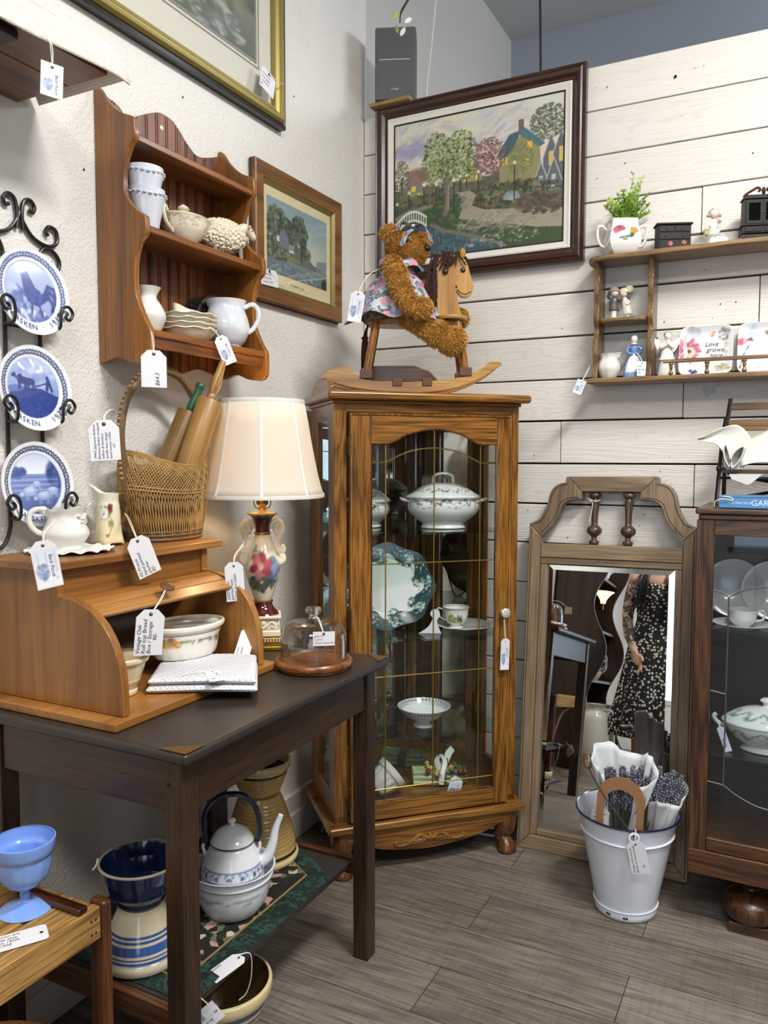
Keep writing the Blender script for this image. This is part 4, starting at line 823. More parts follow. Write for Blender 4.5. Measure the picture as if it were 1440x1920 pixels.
hang_tag('price_tag', 'printed shop tag lying flat on the white towel', (-1.150, 1.385, 0.8765), (-1.42, 0.0, 0.9), 0.034, 0.060, [(-1.188, 1.315, 0.874), (-1.17, 1.35, 0.877)], card=True)

# ---------------------------------------------------------------- on top of the bread box
ZT = 1.1395
dl = MB(); dl.lathe([(0, 0.0)] + [(0.092 * i / 24, 0.0006 + 0.002 * math.sin(i * 1.3) ** 2) for i in range(1, 25)], 96, fn=lambda r, z, t: (r * (1 + 0.055 * abs(math.sin(8 * t)) * (r / 0.092) ** 3), z + 0.0025 * math.sin(16 * t) * (r / 0.092) ** 3 + 0.003 * (r / 0.092) ** 3), caps=False)
o = dl.build('doily', wov('crochet', '#ece9e2'), solid=0.0015, smooth=180); o.location = (-1.452, 1.268, ZT + 0.002); tag(o, 'white crocheted doily under the small creamer on the bread box', 'doily')
cm = thing('white_creamer', 'small white embossed creamer on a doily on the bread box', 'creamer', (-1.458, 1.262, ZT + 0.0045), 0.95)
prof = cr([(0.033, 0), (0.035, 0.002), (0.034, 0.010), (0.041, 0.018), (0.050, 0.032), (0.049, 0.044), (0.040, 0.062), (0.037, 0.076), (0.042, 0.090)], 5)
b = MB(); b.lathe(vp(prof, 0.003), 80, fn=lambda r, z, t: (r * (1 + (0.30 * max(0, math.cos(t)) ** 6 + 0.03 * math.cos(7 * t)) * max(0, (z - 0.06) / 0.03)), z + max(0, (z - 0.06) / 0.03) * (0.012 * max(0, math.cos(t)) ** 4 + 0.003 * math.cos(7 * t)))); b.build('body', white_gloss, cm, smooth=60)
b = MB(); b.tube(cr([(-0.036, 0, 0.078), (-0.055, 0, 0.092), (-0.072, 0, 0.084), (-0.074, 0, 0.062), (-0.062, 0, 0.044), (-0.046, 0, 0.036)], 6), 0.006, 10); b.ball((-0.048, 0, 0.092), (0.012, 0.009, 0.007), 12, 8); b.build('handle', white_gloss, cm)
b = MB(); r_ = random.Random(3)
for k in range(26): a = r_.uniform(-0.9, 0.4) ; b.ball((0.041 * math.cos(a), 0.041 * math.sin(a), 0.068 + r_.uniform(-.010, .012)), (0.005, 0.005, 0.0035), 7, 5)
b.build('relief_flowers', white_gloss, cm)
hang_tag('price_tag', 'printed shop tag hanging from the white creamer handle', (-1.318, 1.082, 1.187), (0, -0.16, RZ * 0.72), 0.050, 0.096, [(-1.42, 1.20, 1.215), (-1.36, 1.13, 1.205), (-1.325, 1.092, 1.20)], card=True)
fv = thing('floral_pitcher', 'tall cream pitcher painted with white and red roses beside the basket', 'pitcher', (-1.484, 1.412, ZT), 0.65)
fc = Canvas(200, 120, 1.67, '#e3ddbd', 6); fc.grad(0, 1, '#e6d8a8', '#ebe8d8')
x0 = 1.25
fc.dabs(30, x0 - 0.02, 0.60, 0.15, 0.12, 0.05, ['#8b935a', '#a3a56e', '#70804e'], 0.9, 0.6); fc.dabs(40, x0 - 0.05, 0.58, 0.08, 0.07, 0.045, ['#f3f1ec', '#ffffff', '#d9d8d2', '#e9e0dc'], 0.9); fc.ell(x0 - 0.05, 0.55, 0.02, 0.02, '#7d6a94')
fc.dabs(24, x0 + 0.10, 0.66, 0.045, 0.06, 0.03, ['#7a2338', '#96354a', '#5d1a2c'], 0.9); fc.line([(x0 + 0.09, 0.5), (x0 + 0.13, 0.35), (x0 + 0.06, 0.2)], 0.008, '#7c8656'); fc.dabs(10, x0 + 0.10, 0.36, 0.04, 0.1, 0.03, ['#8b935a', '#a3a56e'], 0.9); fc.dabs(10, x0 + 0.03, 0.18, 0.03, 0.02, 0.02, ['#8a3a58', '#a9607a'], 0.9)
prof = cr([(0.034, 0.006), (0.034, 0.012), (0.031, 0.030), (0.029, 0.070), (0.027, 0.095), (0.025, 0.108), (0.027, 0.125)], 6)
b = MB(); b.lathe(vp(prof, 0.0025, 0.006), 90, fn=lambda r, z, t: (r * (1 + 0.06 * math.cos(4 * t) * max(0, 1 - z / 0.04) + 0.55 * max(0, -math.cos(t)) ** 5 * max(0, (z - 0.10) / 0.025)), z + 0.022 * max(0, -math.cos(t)) ** 4 * max(0, (z - 0.10) / 0.025) - 0.006 * max(0, math.cos(4 * t)) * max(0, 1 - z / 0.02)))
b.build('body', glaze_m, fv, smooth=60, col=band_col(fc, 0.0, 0.135, '#e3ddbd', 1, 1, 1, .0))
b = MB(); b.tube(cr([(0.022, 0, 0.118), (0.040, 0, 0.124), (0.048, 0, 0.108), (0.045, 0, 0.085), (0.038, 0, 0.062), (0.028, 0, 0.050)], 6), 0.004, 10); b.build('handle', mat('gilt_brown', '#7c5a26', 0.25, metal=0.4), fv)
hang_tag('price_tag', 'white tag strung from the floral pitcher over the bread box edge', (-1.300, 1.316, 1.174), (0, -0.36, RZ * 0.74), 0.054, 0.092, [(-1.455, 1.436, 1.215), (-1.40, 1.39, 1.21), (-1.33, 1.335, 1.19)], ['RS Prussia', 'hand painted', 'pitcher', '85-'], 0.0105)

# ---------------------------------------------------------------- wicker basket with rolling pins
bk = thing('wicker_basket', 'tall handled wicker basket holding two rolling pins on the bread box', 'basket', (-1.468, 1.592, ZT), RZ)
def bsk(t, h):     # oval wall of the basket; h 0..1
    z = 0.205 * h; dip = 0.018 * math.cos(2 * t) * h ** 2
    a = 0.106 + 0.036 * math.sin(min(h, 0.85) / 0.85 * PI / 2) - 0.010 * max(0, h - 0.8) * 5; c_ = 0.074 + 0.012 * math.sin(min(h, .85) / .85 * PI / 2)
    return (a * math.cos(t), c_ * math.sin(t), z + dip)
wk = mat('wicker', '#a8854f', 0.5, var=0.35); wkd = mat('wicker_dark', '#5f4426', 0.55, var=0.25)
for s_ in (-1, 1):
    b = MB()
    for k in range(96):
        t0 = 2 * PI * k / 96
        P = []
        for i in range(11):
            h = i / 10; x, y, z = bsk(t0 + s_ * (0.04 + 0.16 * h + 0.42 * max(0, h - 0.55) ** 1.3 * 3), h); q = 1 + 0.014 * math.sin(PI * (i + k) * 0.5) * s_; P.append((x * q, y * q, z))
        b.tube(P, 0.0016, 5)
    b.build('weave', wk, bk, smooth=180)
b = MB()
for h, r in ((0.02, .005), (0.07, .0035), (0.11, .003)): b.tube([bsk(2 * PI * i / 60, h) for i in range(60)], r, 6, closed=True)
b.lathe([(0, 0.002), (1, 0.002), (1, 0.008), (0, 0.008)], 48, sx=0.104, sy=0.072); b.build('base_ring', wkd, bk)
b = MB(); b.lathe([(1, 0.002), (1.0, 0.2)], 60, fn=lambda r, z, t: (1, 0), caps=False) if 0 else None
n = 60; V = []; F = []
for h in np.linspace(0.03, 0.86, 8):
    for i in range(n): x, y, z = bsk(2 * PI * i / n, h); V.append((x * 0.965, y * 0.965, z))
for j in range(7):
    for i in range(n): F.append((j * n + i, j * n + (i + 1) % n, (j + 1) * n + (i + 1) % n, (j + 1) * n + i))
b.add(V, F); b.build('inner_weave', mat('wicker_inner', '#5d4526', 0.7, bump=(300, 0.8, 0.003)), bk, smooth=180)
b = MB()
for q in range(6):
    b.tube([tuple(np.array(bsk(2 * PI * i / 60, 1.0)) * np.array([1 + .01 * math.sin(i + q * 1.1), 1 + .012 * math.cos(i + q * 1.1), 1]) + np.array([0, 0, 0.005 * math.sin(i * 0.9 + q * 1.05)])) for i in range(60)], 0.0024, 5, closed=True)
b.tube([bsk(2 * PI * i / 60, 0.62) for i in range(60)], 0.0022, 5, closed=True); b.tube([bsk(2 * PI * i / 60, 0.66) for i in range(60)], 0.0022, 5, closed=True)
b.build('rim', wk, bk)
hp = cr([(-0.136, 0, 0.13), (-0.145, 0, 0.20), (-0.150, 0, 0.275), (-0.128, 0, 0.355), (-0.07, 0, 0.418), (0.0, 0, 0.436), (0.07, 0, 0.418), (0.128, 0, 0.355), (0.148, 0, 0.275), (0.143, 0, 0.20), (0.134, 0, 0.13)], 6)
b = MB(); b.tube(hp, (0.0095, 0.011), 10); b.build('handle', mat('bamboo_root', '#6a5232', 0.45, bump=(70, 0.4, 0.003), var=0.2), bk)
b = MB()
for i in range(3, len(hp) - 3): p = Vector(hp[i]); d = Vector((p.x, 0, p.z - 0.25)).normalized(); b.ball(tuple(p + d * 0.009), (0.0042, 0.005, 0.0042), 8, 6)
b.build('handle_binding', mat('bamboo_binding', '#a58a58', 0.5), bk)
YAWC = 0.75
def pin(name, label, base, tipdir, segs):
    t = thing(name, label, 'rolling pin', base); t.rotation_mode = 'QUATERNION'; t.rotation_quaternion = Vector(tipdir).to_track_quat('Z', 'Y')
    for nm, prof, m in segs: b = MB(); b.lathe(prof, 32); b.build(nm, m, t, smooth=40)
    return t
LR = Vector((0.73, 0.68, 0)); bc_ = Vector((-1.468, 1.592, ZT))
d1 = (LR * 0.43 + Vector((-0.02, 0.02, 1.0))).normalized()
pin('rolling_pin', 'rolling pin with green painted handle standing in the basket', bc_ + LR * -0.050 + Vector((-0.016, 0.018, 0.060)), d1,
    [('roller', [(0, 0), (0.029, 0.0), (0.031, 0.004), (0.031, 0.292), (0.028, 0.297), (0, 0.297)], wood('pin_wood_dark', '#83602f', '#93703d', '#9d7844', 'z', .8, .45, .05, .4, .15)),
     ('handle', cr([(0.010, 0.297), (0.0125, 0.305), (0.012, 0.325), (0.010, 0.350), (0.011, 0.362), (0.0135, 0.370), (0.011, 0.378), (0, 0.380)], 4), mat('green_paint', '#2f5b41', 0.35, coat=.2))])
d2 = (LR * 0.345 + Vector((-0.05, 0.045, 1.0))).normalized()
pin('rolling_pin', 'plain pale wooden rolling pin standing in the basket', bc_ + LR * 0.012 + Vector((0.016, -0.014, 0.05)), d2,
    [('roller', [(0, 0), (0.031, 0.0), (0.0335, 0.004), (0.0335, 0.325), (0.030, 0.331), (0, 0.331)], wood('pin_wood', '#a87c40', '#b88d4e', '#c29858', 'z', .7, .4, .1, .4, .12)),
     ('handle', cr([(0.011, 0.331), (0.012, 0.340), (0.0095, 0.348), (0.013, 0.362), (0.0135, 0.380), (0.011, 0.410), (0.009, 0.432), (0.0065, 0.440), (0, 0.442)], 4), wood('pin_handle_wood', '#936a35', '#b08548', '#bd9255', 'z', 1.4, .35, .15, .6))])
hang_tag('price_tag', 'white handwritten tag tied to the wicker basket handle', (-1.345, 1.272, 1.432), (0, -0.05, RZ * 0.72), 0.066, 0.088, [(-1.470, 1.440, 1.45), (-1.42, 1.37, 1.462), (-1.36, 1.29, 1.445)], ["1940's Japanese Ikebana", 'Bamboo Basket wrapped', 'willow & bamboo', 'handle base design', 'hand woven 1950s', '           47-'], 0.0078, col=mat('blue_ink', '#3b3f66'))

# ---------------------------------------------------------------- table lamp
lp = thing('table_lamp', 'ornate painted porcelain lamp with cream bell shade, switched on', 'lamp', (-1.322, 1.818, 0.8205), 0.62)
ivory = mat('ivory_porcelain', '#ece2c8', 0.2, coat=0.2); burg = mat('burgundy_glaze', '#4a1418', 0.1, coat=0.5); gold = mat('gold_leaf', '#c9a24c', 0.28, metal=0.95)
b = MB(); b.box(-0.056, 0.056, -0.056, 0.056, 0, 0.012); b.box(-0.050, 0.050, -0.050, 0.050, 0.012, 0.022); b.box(-0.054, 0.054, -0.054, 0.054, 0.022, 0.036)
b.build('gilt_plinth', gold, lp, bevel=0.003)
b = MB()
for q in range(4):
    for k in range(14): b.box(-0.052 + k * 0.0078, -0.0478 + k * 0.0078, -0.0565, -0.0545, 0.024, 0.035, T(rz=q * PI / 2))
b.build('gilt_fluting', mat('ivory_fluting', '#d8c58e', .3), lp)
b = MB(); b.box(-0.048, 0.048, -0.048, 0.048, 0.036, 0.054); b.box(-0.040, 0.040, -0.040, 0.040, 0.054, 0.084); b.box(-0.046, 0.046, -0.046, 0.046, 0.084, 0.094)
b.build('porcelain_block', ivory, lp, bevel=0.004)
b = MB(); r_ = random.Random(5)
for q in range(4):
    M = T(rz=q * PI / 2)
    for s_ in (-1, 1): b.tube(cr([(0, -0.0405, 0.060), (s_ * 0.012, -0.042, 0.066), (s_ * 0.022, -0.042, 0.076), (s_ * 0.032, -0.042, 0.070), (s_ * 0.028, -0.042, 0.062), (s_ * 0.022, -0.042, 0.066)], 4), 0.0028, 6, M=M)
    b.ball((0, -0.041, 0.074), (0.007, 0.004, 0.008), 8, 6, M)
    for k in range(12): b.ball((-0.042 + k * 0.0076, -0.0465, 0.0895), (0.0032, 0.003, 0.004), 6, 5, M)
b.build('scroll_relief', mat('relief_porcelain', '#f0e8d4', 0.25), lp)
b = MB(); b.lathe(cr([(0.044, 0.094), (0.040, 0.100), (0.030, 0.112), (0.024, 0.126)], 4), 40); b.build('burgundy_foot', burg, lp)
b = MB(); b.lathe([(0.024, 0.126), (0.028, 0.128), (0.028, 0.132), (0.025, 0.134)], 40); b.lathe([(0.0195, 0.317), (0.024, 0.319), (0.024, 0.323), (0.020, 0.325)], 40); b.build('gold_ring', gold, lp)
lc = Canvas(360, 200, 1.8, '#e9ddc2', 31)
for k in range(40): x = 1.8 * k / 40; lc.line([(x, 0.0), (x + .005, 0.33)], 0.008, '#c9bda0', 0.8); lc.line([(x + 0.022, 0.02), (x + .025, 0.30)], 0.007, '#f3ead4', 0.8); lc.ell(x + .012, 0.33, 0.02, 0.012, '#b79a52', 0.5)
X0 = 1.35
lc.dabs(40, X0 + 0.20, 0.46, 0.13, 0.16, 0.07, ['#6d83a6', '#8797b4', '#55698c', '#a9b4c6'], 0.9); lc.dabs(60, X0 - 0.02, 0.27, 0.30, 0.12, 0.065, ['#4c5a52', '#39463f', '#66735f', '#5d6660'], 0.9, 0.55)
lc.line([(X0 - 0.2, 0.20), (X0 - 0.05, 0.32), (X0 + 0.1, 0.35)], 0.008, '#5a4a3c'); lc.dabs(24, X0 - 0.12, 0.74, 0.12, 0.12, 0.06, ['#7d8072', '#9a9a88', '#b0a886'], 0.85, 0.5)
for a in range(6): t = a * PI / 3 + 0.3; lc.ell(X0 - 0.03 + 0.125 * math.cos(t), 0.54 + 0.125 * math.sin(t), 0.115, 0.092, ['#a84a52', '#8d3344', '#b9616a', '#7a2a3c', '#c27a80', '#9c3f4c'][a], 0.95, 0.5, t)
lc.ell(X0 - 0.03, 0.55, 0.045, 0.045, '#b98a3a', 1, 0.6)
prof = cr([(0.024, 0.134), (0.030, 0.150), (0.041, 0.185), (0.048, 0.215), (0.047, 0.235), (0.038, 0.265), (0.029, 0.290), (0.021, 0.317)], 8)
b = MB(); b.lathe(prof, 180); b.build('vase_body', glaze_m, lp, smooth=60, col=band_col(lc, 0.134, 0.317, '#e9ddc2'))
b = MB(); b.lathe(cr([(0.020, 0.325), (0.021, 0.345), (0.028, 0.362), (0.036, 0.371)], 5), 60); b.build('burgundy_trumpet', burg, lp)
b = MB(); b.lathe([(0.034, 0.370), (0.040, 0.374), (0.040, 0.377), (0.030, 0.381), (0.010, 0.385)], 80, fn=lambda r, z, t: (r * (1 + 0.05 * math.cos(8 * t) * (r > .03)), z)); b.build('scalloped_lip', mat('gilded_cream', '#d9be7a', 0.25, metal=0.3), lp)
for s_ in (-1, 1):
    b = MB()
    b.tube(cr([(s_ * 0.020, 0, 0.335), (s_ * 0.030, 0, 0.350), (s_ * 0.046, 0, 0.352), (s_ * 0.054, 0, 0.335), (s_ * 0.048, 0, 0.312), (s_ * 0.040, 0, 0.296), (s_ * 0.044, 0, 0.276), (s_ * 0.052, 0, 0.268), (s_ * 0.056, 0, 0.278), (s_ * 0.050, 0, 0.284)], 6), (0.0045, 0.009), 10, flat=(0, 1, 0))
    b.tube(cr([(s_ * 0.046, 0, 0.345), (s_ * 0.038, 0, 0.338), (s_ * 0.036, 0, 0.326), (s_ * 0.042, 0, 0.322)], 5), (0.004, 0.007), 8, flat=(0, 1, 0))
    b.tube(cr([(s_ * 0.044, 0, 0.280), (s_ * 0.052, 0, 0.262), (s_ * 0.057, 0, 0.248), (s_ * 0.050, 0, 0.238), (s_ * 0.044, 0, 0.246), (s_ * 0.048, 0, 0.252)], 5), (0.004, 0.008), 8, flat=(0, 1, 0))
    b.build('scroll_handle', ivory, lp)
b = MB(); b.lathe(cr([(0.010, 0.384), (0.008, 0.392), (0.012, 0.398), (0.016, 0.404), (0.016, 0.428), (0.012, 0.432)], 4), 28); b.tube([(0.014, 0, 0.418), (0.030, 0, 0.420)], 0.003, 8); b.ball((0.033, 0, 0.420), (0.005, 0.005, 0.007), 10, 8)
for s_ in (-1, 1): b.tube(cr([(s_ * 0.008, 0, 0.388), (s_ * 0.020, 0, 0.394), (s_ * 0.024, 0, 0.412), (s_ * 0.030, 0, 0.46), (s_ * 0.045, 0, 0.55), (s_ * 0.03, 0, 0.64), (0, 0, 0.675)], 5), 0.0016, 6)
b.build('brass_socket_and_harp', brass, lp)
b = MB(); b.ball((0, 0, 0.500), (0.028, 0.028, 0.032), 20, 12); b.lathe([(0.013, 0.43), (0.014, 0.45), (0.020, 0.475)], 16); b.build('bulb', mat('lit_bulb', '#fff2dc', 0.4, emit=('#ffdca8', 3.0)), lp)
def shade_mat():
    m = bpy.data.materials.new('silk_shade'); m.use_nodes = True; nt = m.node_tree; nt.nodes.remove(nt.nodes['Principled BSDF'])
    d = nt.nodes.new('ShaderNodeBsdfDiffuse'); d.inputs[0].default_value = l4('#e2dbcf'); t = nt.nodes.new('ShaderNodeBsdfTranslucent'); t.inputs[0].default_value = l4('#efe2c8')
    x = nt.nodes.new('ShaderNodeMixShader'); x.inputs[0].default_value = 0.22; nt.links.new(d.outputs[0], x.inputs[1]); nt.links.new(t.outputs[0], x.inputs[2]); nt.links.new(x.outputs[0], nt.nodes['Material Output'].inputs[0]); return m
shp = [(0.171, 0.424), (0.163, 0.445), (0.154, 0.48), (0.144, 0.53), (0.135, 0.58), (0.127, 0.63), (0.117, 0.684)]
def pan(r, z, t): return (r * (1 - 0.022 * abs(math.sin(4 * t)) ** 0.8 * (1 - (z - 0.424) / 0.5)), z + 0.0)
b = MB(); b.lathe([(r, z) for r, z in shp], 96, fn=pan, caps=False); b.build('lamp_shade', shade_mat(), lp, smooth=180, solid=0.0012)
trim_m = mat('shade_trim', '#e6e2da', 0.8)
b = MB()
for r, z in ((0.1715, 0.426), (0.1175, 0.683)):
    b.lathe([(r + 0.0012, z - 0.006), (r + 0.0022, z - 0.003), (r + 0.0016, z + 0.005), (r - 0.0006, z + 0.005), (r - 0.001, z - 0.006), (r + 0.0012, z - 0.006)], 96, fn=lambda r_, z_, t: pan(r_, z_, t), caps=False)
for k in range(8):
    a = k * PI / 4; P = [(pan(r, z, a)[0] * math.cos(a) * 1.006, pan(r, z, a)[0] * math.sin(a) * 1.006, z) for r, z in shp]; b.tube(P, (0.0008, 0.0045), 6, flat=(math.cos(a), math.sin(a), 0))
b.build('shade_trim', trim_m, lp)
ld = bpy.data.lights.new('lamp_bulb_light', 'POINT'); ld.energy = 2.6; ld.color = (1.0, 0.72, 0.42); ld.shadow_soft_size = 0.03
lo = bpy.data.objects.new('lamp_bulb_light', ld); C.objects.link(lo); lo.location = (-1.322, 1.818, 0.8205 + 0.545)
hang_tag('price_tag', 'white handwritten tag hanging from the porcelain lamp', (-1.238, 1.580, 1.092), (0, -0.06, 0.75), 0.046, 0.098, [(-1.345, 1.765, 1.120), (-1.30, 1.69, 1.115), (-1.25, 1.60, 1.105)], ['2002 Hand', 'painted vase', 'Lamp porcelain', '       56-'], 0.0105)

# ---------------------------------------------------------------- glass dome on its board
dm = thing('glass_dome', 'clear glass dome on a round wooden board on the dark table', 'cake dome', (-1.075, 1.692, 0.8205))
b = MB(); b.lathe(cr([(0, 0), (0.082, 0.0), (0.094, 0.006), (0.098, 0.014), (0.097, 0.021), (0.092, 0.026), (0.0885, 0.024), (0.085, 0.020), (0.080, 0.019), (0.04, 0.019), (0, 0.019)], 4), 80); b.build('board', wood('acacia', '#6a3c1a', '#94582b', '#a66a37', 'x', 1.1, 0.3, 0.35, 0.9), dm, smooth=50)
outer = cr([(0.0835, 0.0), (0.0835, 0.03), (0.082, 0.055), (0.075, 0.080), (0.057, 0.097), (0.032, 0.104), (0.014, 0.107)], 6)
dome_g = pane('dome_glass', (0.965, 0.975, 0.965), 1.6, 1.45)
b = MB(); b.lathe([(r, z + 0.0205) for r, z in outer] + [(r - 0.0025, z + 0.018) for r, z in outer[::-1]] + [(outer[0][0], 0.0205)], 96, caps=False); b.build('dome', dome_g, dm, smooth=60)
b = MB(); b.lathe(cr([(0.012, 0.1265), (0.010, 0.132), (0.014, 0.137), (0.020, 0.143), (0.021, 0.150), (0.014, 0.156), (0, 0.158)], 5), 40); b.build('knob', mat('solid_glass', '#f2f4f2', 0.02, trans=1.0), dm, smooth=60)
hang_tag('price_tag', 'small white tag with red price tied to the glass dome knob', (-0.990, 1.603, 0.938), (0, 0.0, 0.62), 0.052, 0.034, [(-1.062, 1.675, 0.955), (-1.03, 1.64, 0.958)], ['glass 20.', '2 parts', 'cheese dome & board'], 0.0068, turn=False, clip=0, col=mat('red_ink', '#a8324a', 0.7))

# ---------------------------------------------------------------- lower shelf of the table
ZB = 0.2525
rm = thing('tapestry_mat', 'green damask table runner with floral tapestry centre on the lower shelf', 'table runner', (-1.25, 1.478, ZB))
out = [(-0.22, -0.29), (0.196, -0.29), (0.197, 0.255), (0.062, 0.345), (-0.10, 0.345), (-0.22, 0.26)]
inn = [(-0.16, -0.24), (0.135, -0.24), (0.135, 0.235), (0.03, 0.300), (-0.08, 0.300), (-0.16, 0.24)]
def damask():
    m = mat('green_damask', '#0f2a20', 0.6); nt = m.node_tree; L = nt.links.new; tc = nt.nodes.new('ShaderNodeTexCoord'); n = nt.nodes.new('ShaderNodeTexNoise'); n.inputs['Scale'].default_value = 17; n.inputs['Detail'].default_value = 1; n.inputs['Distortion'].default_value = 2.5; L(tc.outputs['Object'], n.inputs[0])
    r = ramp(nt, n.outputs['Fac'], [(0.50, '#0d2219'), (0.53, '#244238'), (0.60, '#2b4a3e'), (0.62, '#0d2219')]); L(r.outputs[0], nt.nodes['Principled BSDF'].inputs['Base Color']); return m
b = MB(); b.prism(out, 0, 0.0016, 'xy'); b.build('border', damask(), rm)
def tap():
    m = mat('tapestry', '#1a1a16', 0.9); nt = m.node_tree; L = nt.links.new; tc = nt.nodes.new('ShaderNodeTexCoord'); v = nt.nodes.new('ShaderNodeTexVoronoi'); v.inputs['Scale'].default_value = 42; n = nt.nodes.new('ShaderNodeTexNoise'); n.inputs['Scale'].default_value = 20; n.inputs['Detail'].default_value = 2
    L(tc.outputs['Object'], v.inputs[0]); L(tc.outputs['Object'], n.inputs[0]); sp = nt.nodes.new('ShaderNodeSeparateColor'); L(v.outputs['Color'], sp.inputs[0])
    r = ramp(nt, sp.outputs[0], [(0.0, '#12150f'), (0.35, '#1f2a1e'), (0.5, '#5d6a4c'), (0.65, '#b98f86'), (0.8, '#c7b79a'), (0.95, '#7a4a44')]); r.color_ramp.interpolation = 'CONSTANT'
    r2 = ramp(nt, n.outputs['Fac'], [(0.46, (0, 0, 0)), (0.52, (1, 1, 1))]); x = nt.nodes.new('ShaderNodeMix'); x.data_type = 'RGBA'; x.inputs[6].default_value = l4('#11130f'); L(r2.outputs[0], x.inputs[0]); L(r.outputs[0], x.inputs[7]); L(x.outputs[2], nt.nodes['Principled BSDF'].inputs['Base Color']); return m
b = MB(); b.prism(inn, 0.0016, 0.0024, 'xy'); b.build('centre_panel', tap(), rm)
b = MB(); b.tube([(x, y, 0.0028) for x, y in inn], (0.0028, 0.0028), 6, closed=True); b.build('gold_braid', mat('gold_braid', '#8f7848', 0.7, bump=(500, 1, .002)), rm)

yw = mat('yellow_ware', '#b89a58', 0.2, coat=0.25); br_in = mat('brown_glaze', '#5b4526', 0.15, coat=0.3)
def bands(spec, base):
    S = [(a, c, np.array(rgb(h))) for a, c, h in spec]
    def f(co):
        o = np.tile(np.array(rgb(base)), (len(co), 1))
        for a, c, h in S: o[(co[:, 2] >= a) & (co[:, 2] < c)] = h
        return o
    return f
def dense(P, k=4): return cr(P, k)
rib = lambda z0, z1, n, a: (lambda r, z, t: (r + (a * math.sin(2 * PI * n * (z - z0) / (z1 - z0)) if z0 < z < z1 and r > 0.03 else 0), z))
YC = (-1.285, 1.745)
def up_profile(R0, R1, H): return [(R0 + (R1 - R0) * math.sin(i / 60 * 1.15) / math.sin(1.15) , H * i / 60) for i in range(61)]
p1 = [(0.100, 0.0), (0.104, 0.003), (0.104, 0.014), (0.099, 0.017)] + [(0.099 - 0.043 * (i / 60) ** 1.35, 0.017 + 0.160 * i / 60) for i in range(61)]
o = thing('ribbed_bowl', 'large ribbed yellow stoneware bowl turned upside down on the lower shelf', 'bowl', (YC[0], YC[1], ZB + 0.0035))
b = MB(); b.lathe(p1 + [(0, 0.177)], 80, fn=rib(0.045, 0.165, 13, 0.0013)); b.build('body', glaze_m, o, smooth=70, col=bands([(0.0, 0.018, '#cdb98a'), (0.022, 0.030, '#2a221a'), (0.030, 0.034, '#c7b07a')], '#b3955a'))
p2 = [(0.048, 0.0), (0.050, 0.003)] + [(0.050 + 0.030 * (i / 50) ** 0.8, 0.003 + 0.072 * i / 50) for i in range(51)] + [(0.084, 0.078), (0.085, 0.092), (0.082, 0.095)]
o = thing('ribbed_bowl', 'yellow stoneware bowl standing upright on the upturned ribbed bowl', 'bowl', (YC[0], YC[1], ZB + 0.1815))
b = MB(); b.lathe(vp(p2, 0.005), 80, fn=rib(0.008, 0.055, 7, 0.0012)); b.build('body', glaze_m, o, smooth=70, col=bands([(0.062, 0.069, '#2a221a'), (0.069, 0.1, '#cdb98a')], '#b3955a'))
b = MB(); b.lathe([(0.0, 0.0083), (0.044, 0.0085), (0.047, 0.011), (0.0765, 0.074)], 60, caps=False); b.build('inner_glaze', br_in, o)
b = MB(); b.tube(cr([(0.03, -0.03, 0.02), (0.04, -0.05, 0.07), (0.05, -0.06, 0.092)], 4), 0.0009, 5); b.build('tag_string', string, o)
# enamel bowls with the kettle inside
EC = (-1.188, 1.500)
em = painted('enamel', 0.12, 0.4)
for k, (z, R, lab) in enumerate(((0.0, 0.094, 'lower grey-white enamel bowl under the kettle'), (0.021, 0.099, 'upper grey-white enamel bowl holding the kettle'))):
    o = thing('enamel_bowl', lab, 'bowl', (EC[0], EC[1], ZB + 0.004 + z), group='nested enamel bowls under the kettle')
    prof = cr([(0.060, 0), (0.064, 0.002), (0.078, 0.022), (0.088, 0.05), (R, 0.085), (R + 0.003, 0.088)], 6)
    ec = Canvas(360, 50, 7.2, '#dfe4ea', 14 + k)
    for j in range(6):
        x = 0.6 + j * 1.2; ec.line([(x - .6 + .12 * i, 0.62 + 0.10 * abs(math.sin(i * PI / 10))) for i in range(11)], 0.03, '#8d97a8', 0.9); ec.dabs(10, x, 0.56, 0.12, 0.1, 0.05, ['#8d97a8', '#a9b1be'], 0.8)
    b = MB(); b.lathe(vp(prof, 0.0025), 72); b.build('body', em, o, smooth=60, col=band_col(ec, 0.012, 0.085, '#dfe4ea', 1, 1, 1, .07))
    b = MB(); b.lathe([(R + 0.0015, 0.086), (R + 0.0042, 0.088), (R + 0.0015, 0.090), (R + 0.0005, 0.088), (R + 0.0015, 0.086)], 72, caps=False); b.build('rim', mat('grey_rim', '#6d727c', .3), o)
kt = thing('enamel_kettle', 'white enamel kettle with blue patterned band and dark blue bail handle', 'kettle', (EC[0], EC[1], ZB + 0.036), 0.55)
kc = Canvas(420, 30, 14, '#e4e8ec', 2)
for e in (0.06, 0.94): kc.line([(0, e), (14, e)], 0.05, '#33437c')
for j in range(14):
    x = j + 0.5; kc.line([(x - .5, 0.0), (x - .5, 1)], 0.03, '#33437c', .8)
    for a in range(4): t = a * PI / 2 + PI / 4; kc.ell(x + 0.13 * math.cos(t), 0.5 + 0.15 * math.sin(t), 0.09, 0.09, '#3f4f88', 1, .3)
    for s_ in (-1, 1): kc.line([(x + s_ * (0.2 + 0.16 * math.cos(i * 0.6)), 0.5 + 0.32 * math.sin(i * 0.6)) for i in range(8)], 0.035, '#3f4f88')
prof = cr([(0.056, 0), (0.062, 0.003), (0.073, 0.020), (0.076, 0.05), (0.074, 0.075), (0.065, 0.104), (0.054, 0.128), (0.046, 0.138)], 8)
b = MB(); b.lathe([(0, 0)] + prof, 96); b.build('body', em, kt, smooth=60, col=band_col(kc, 0.064, 0.090, '#e4e8ec'))
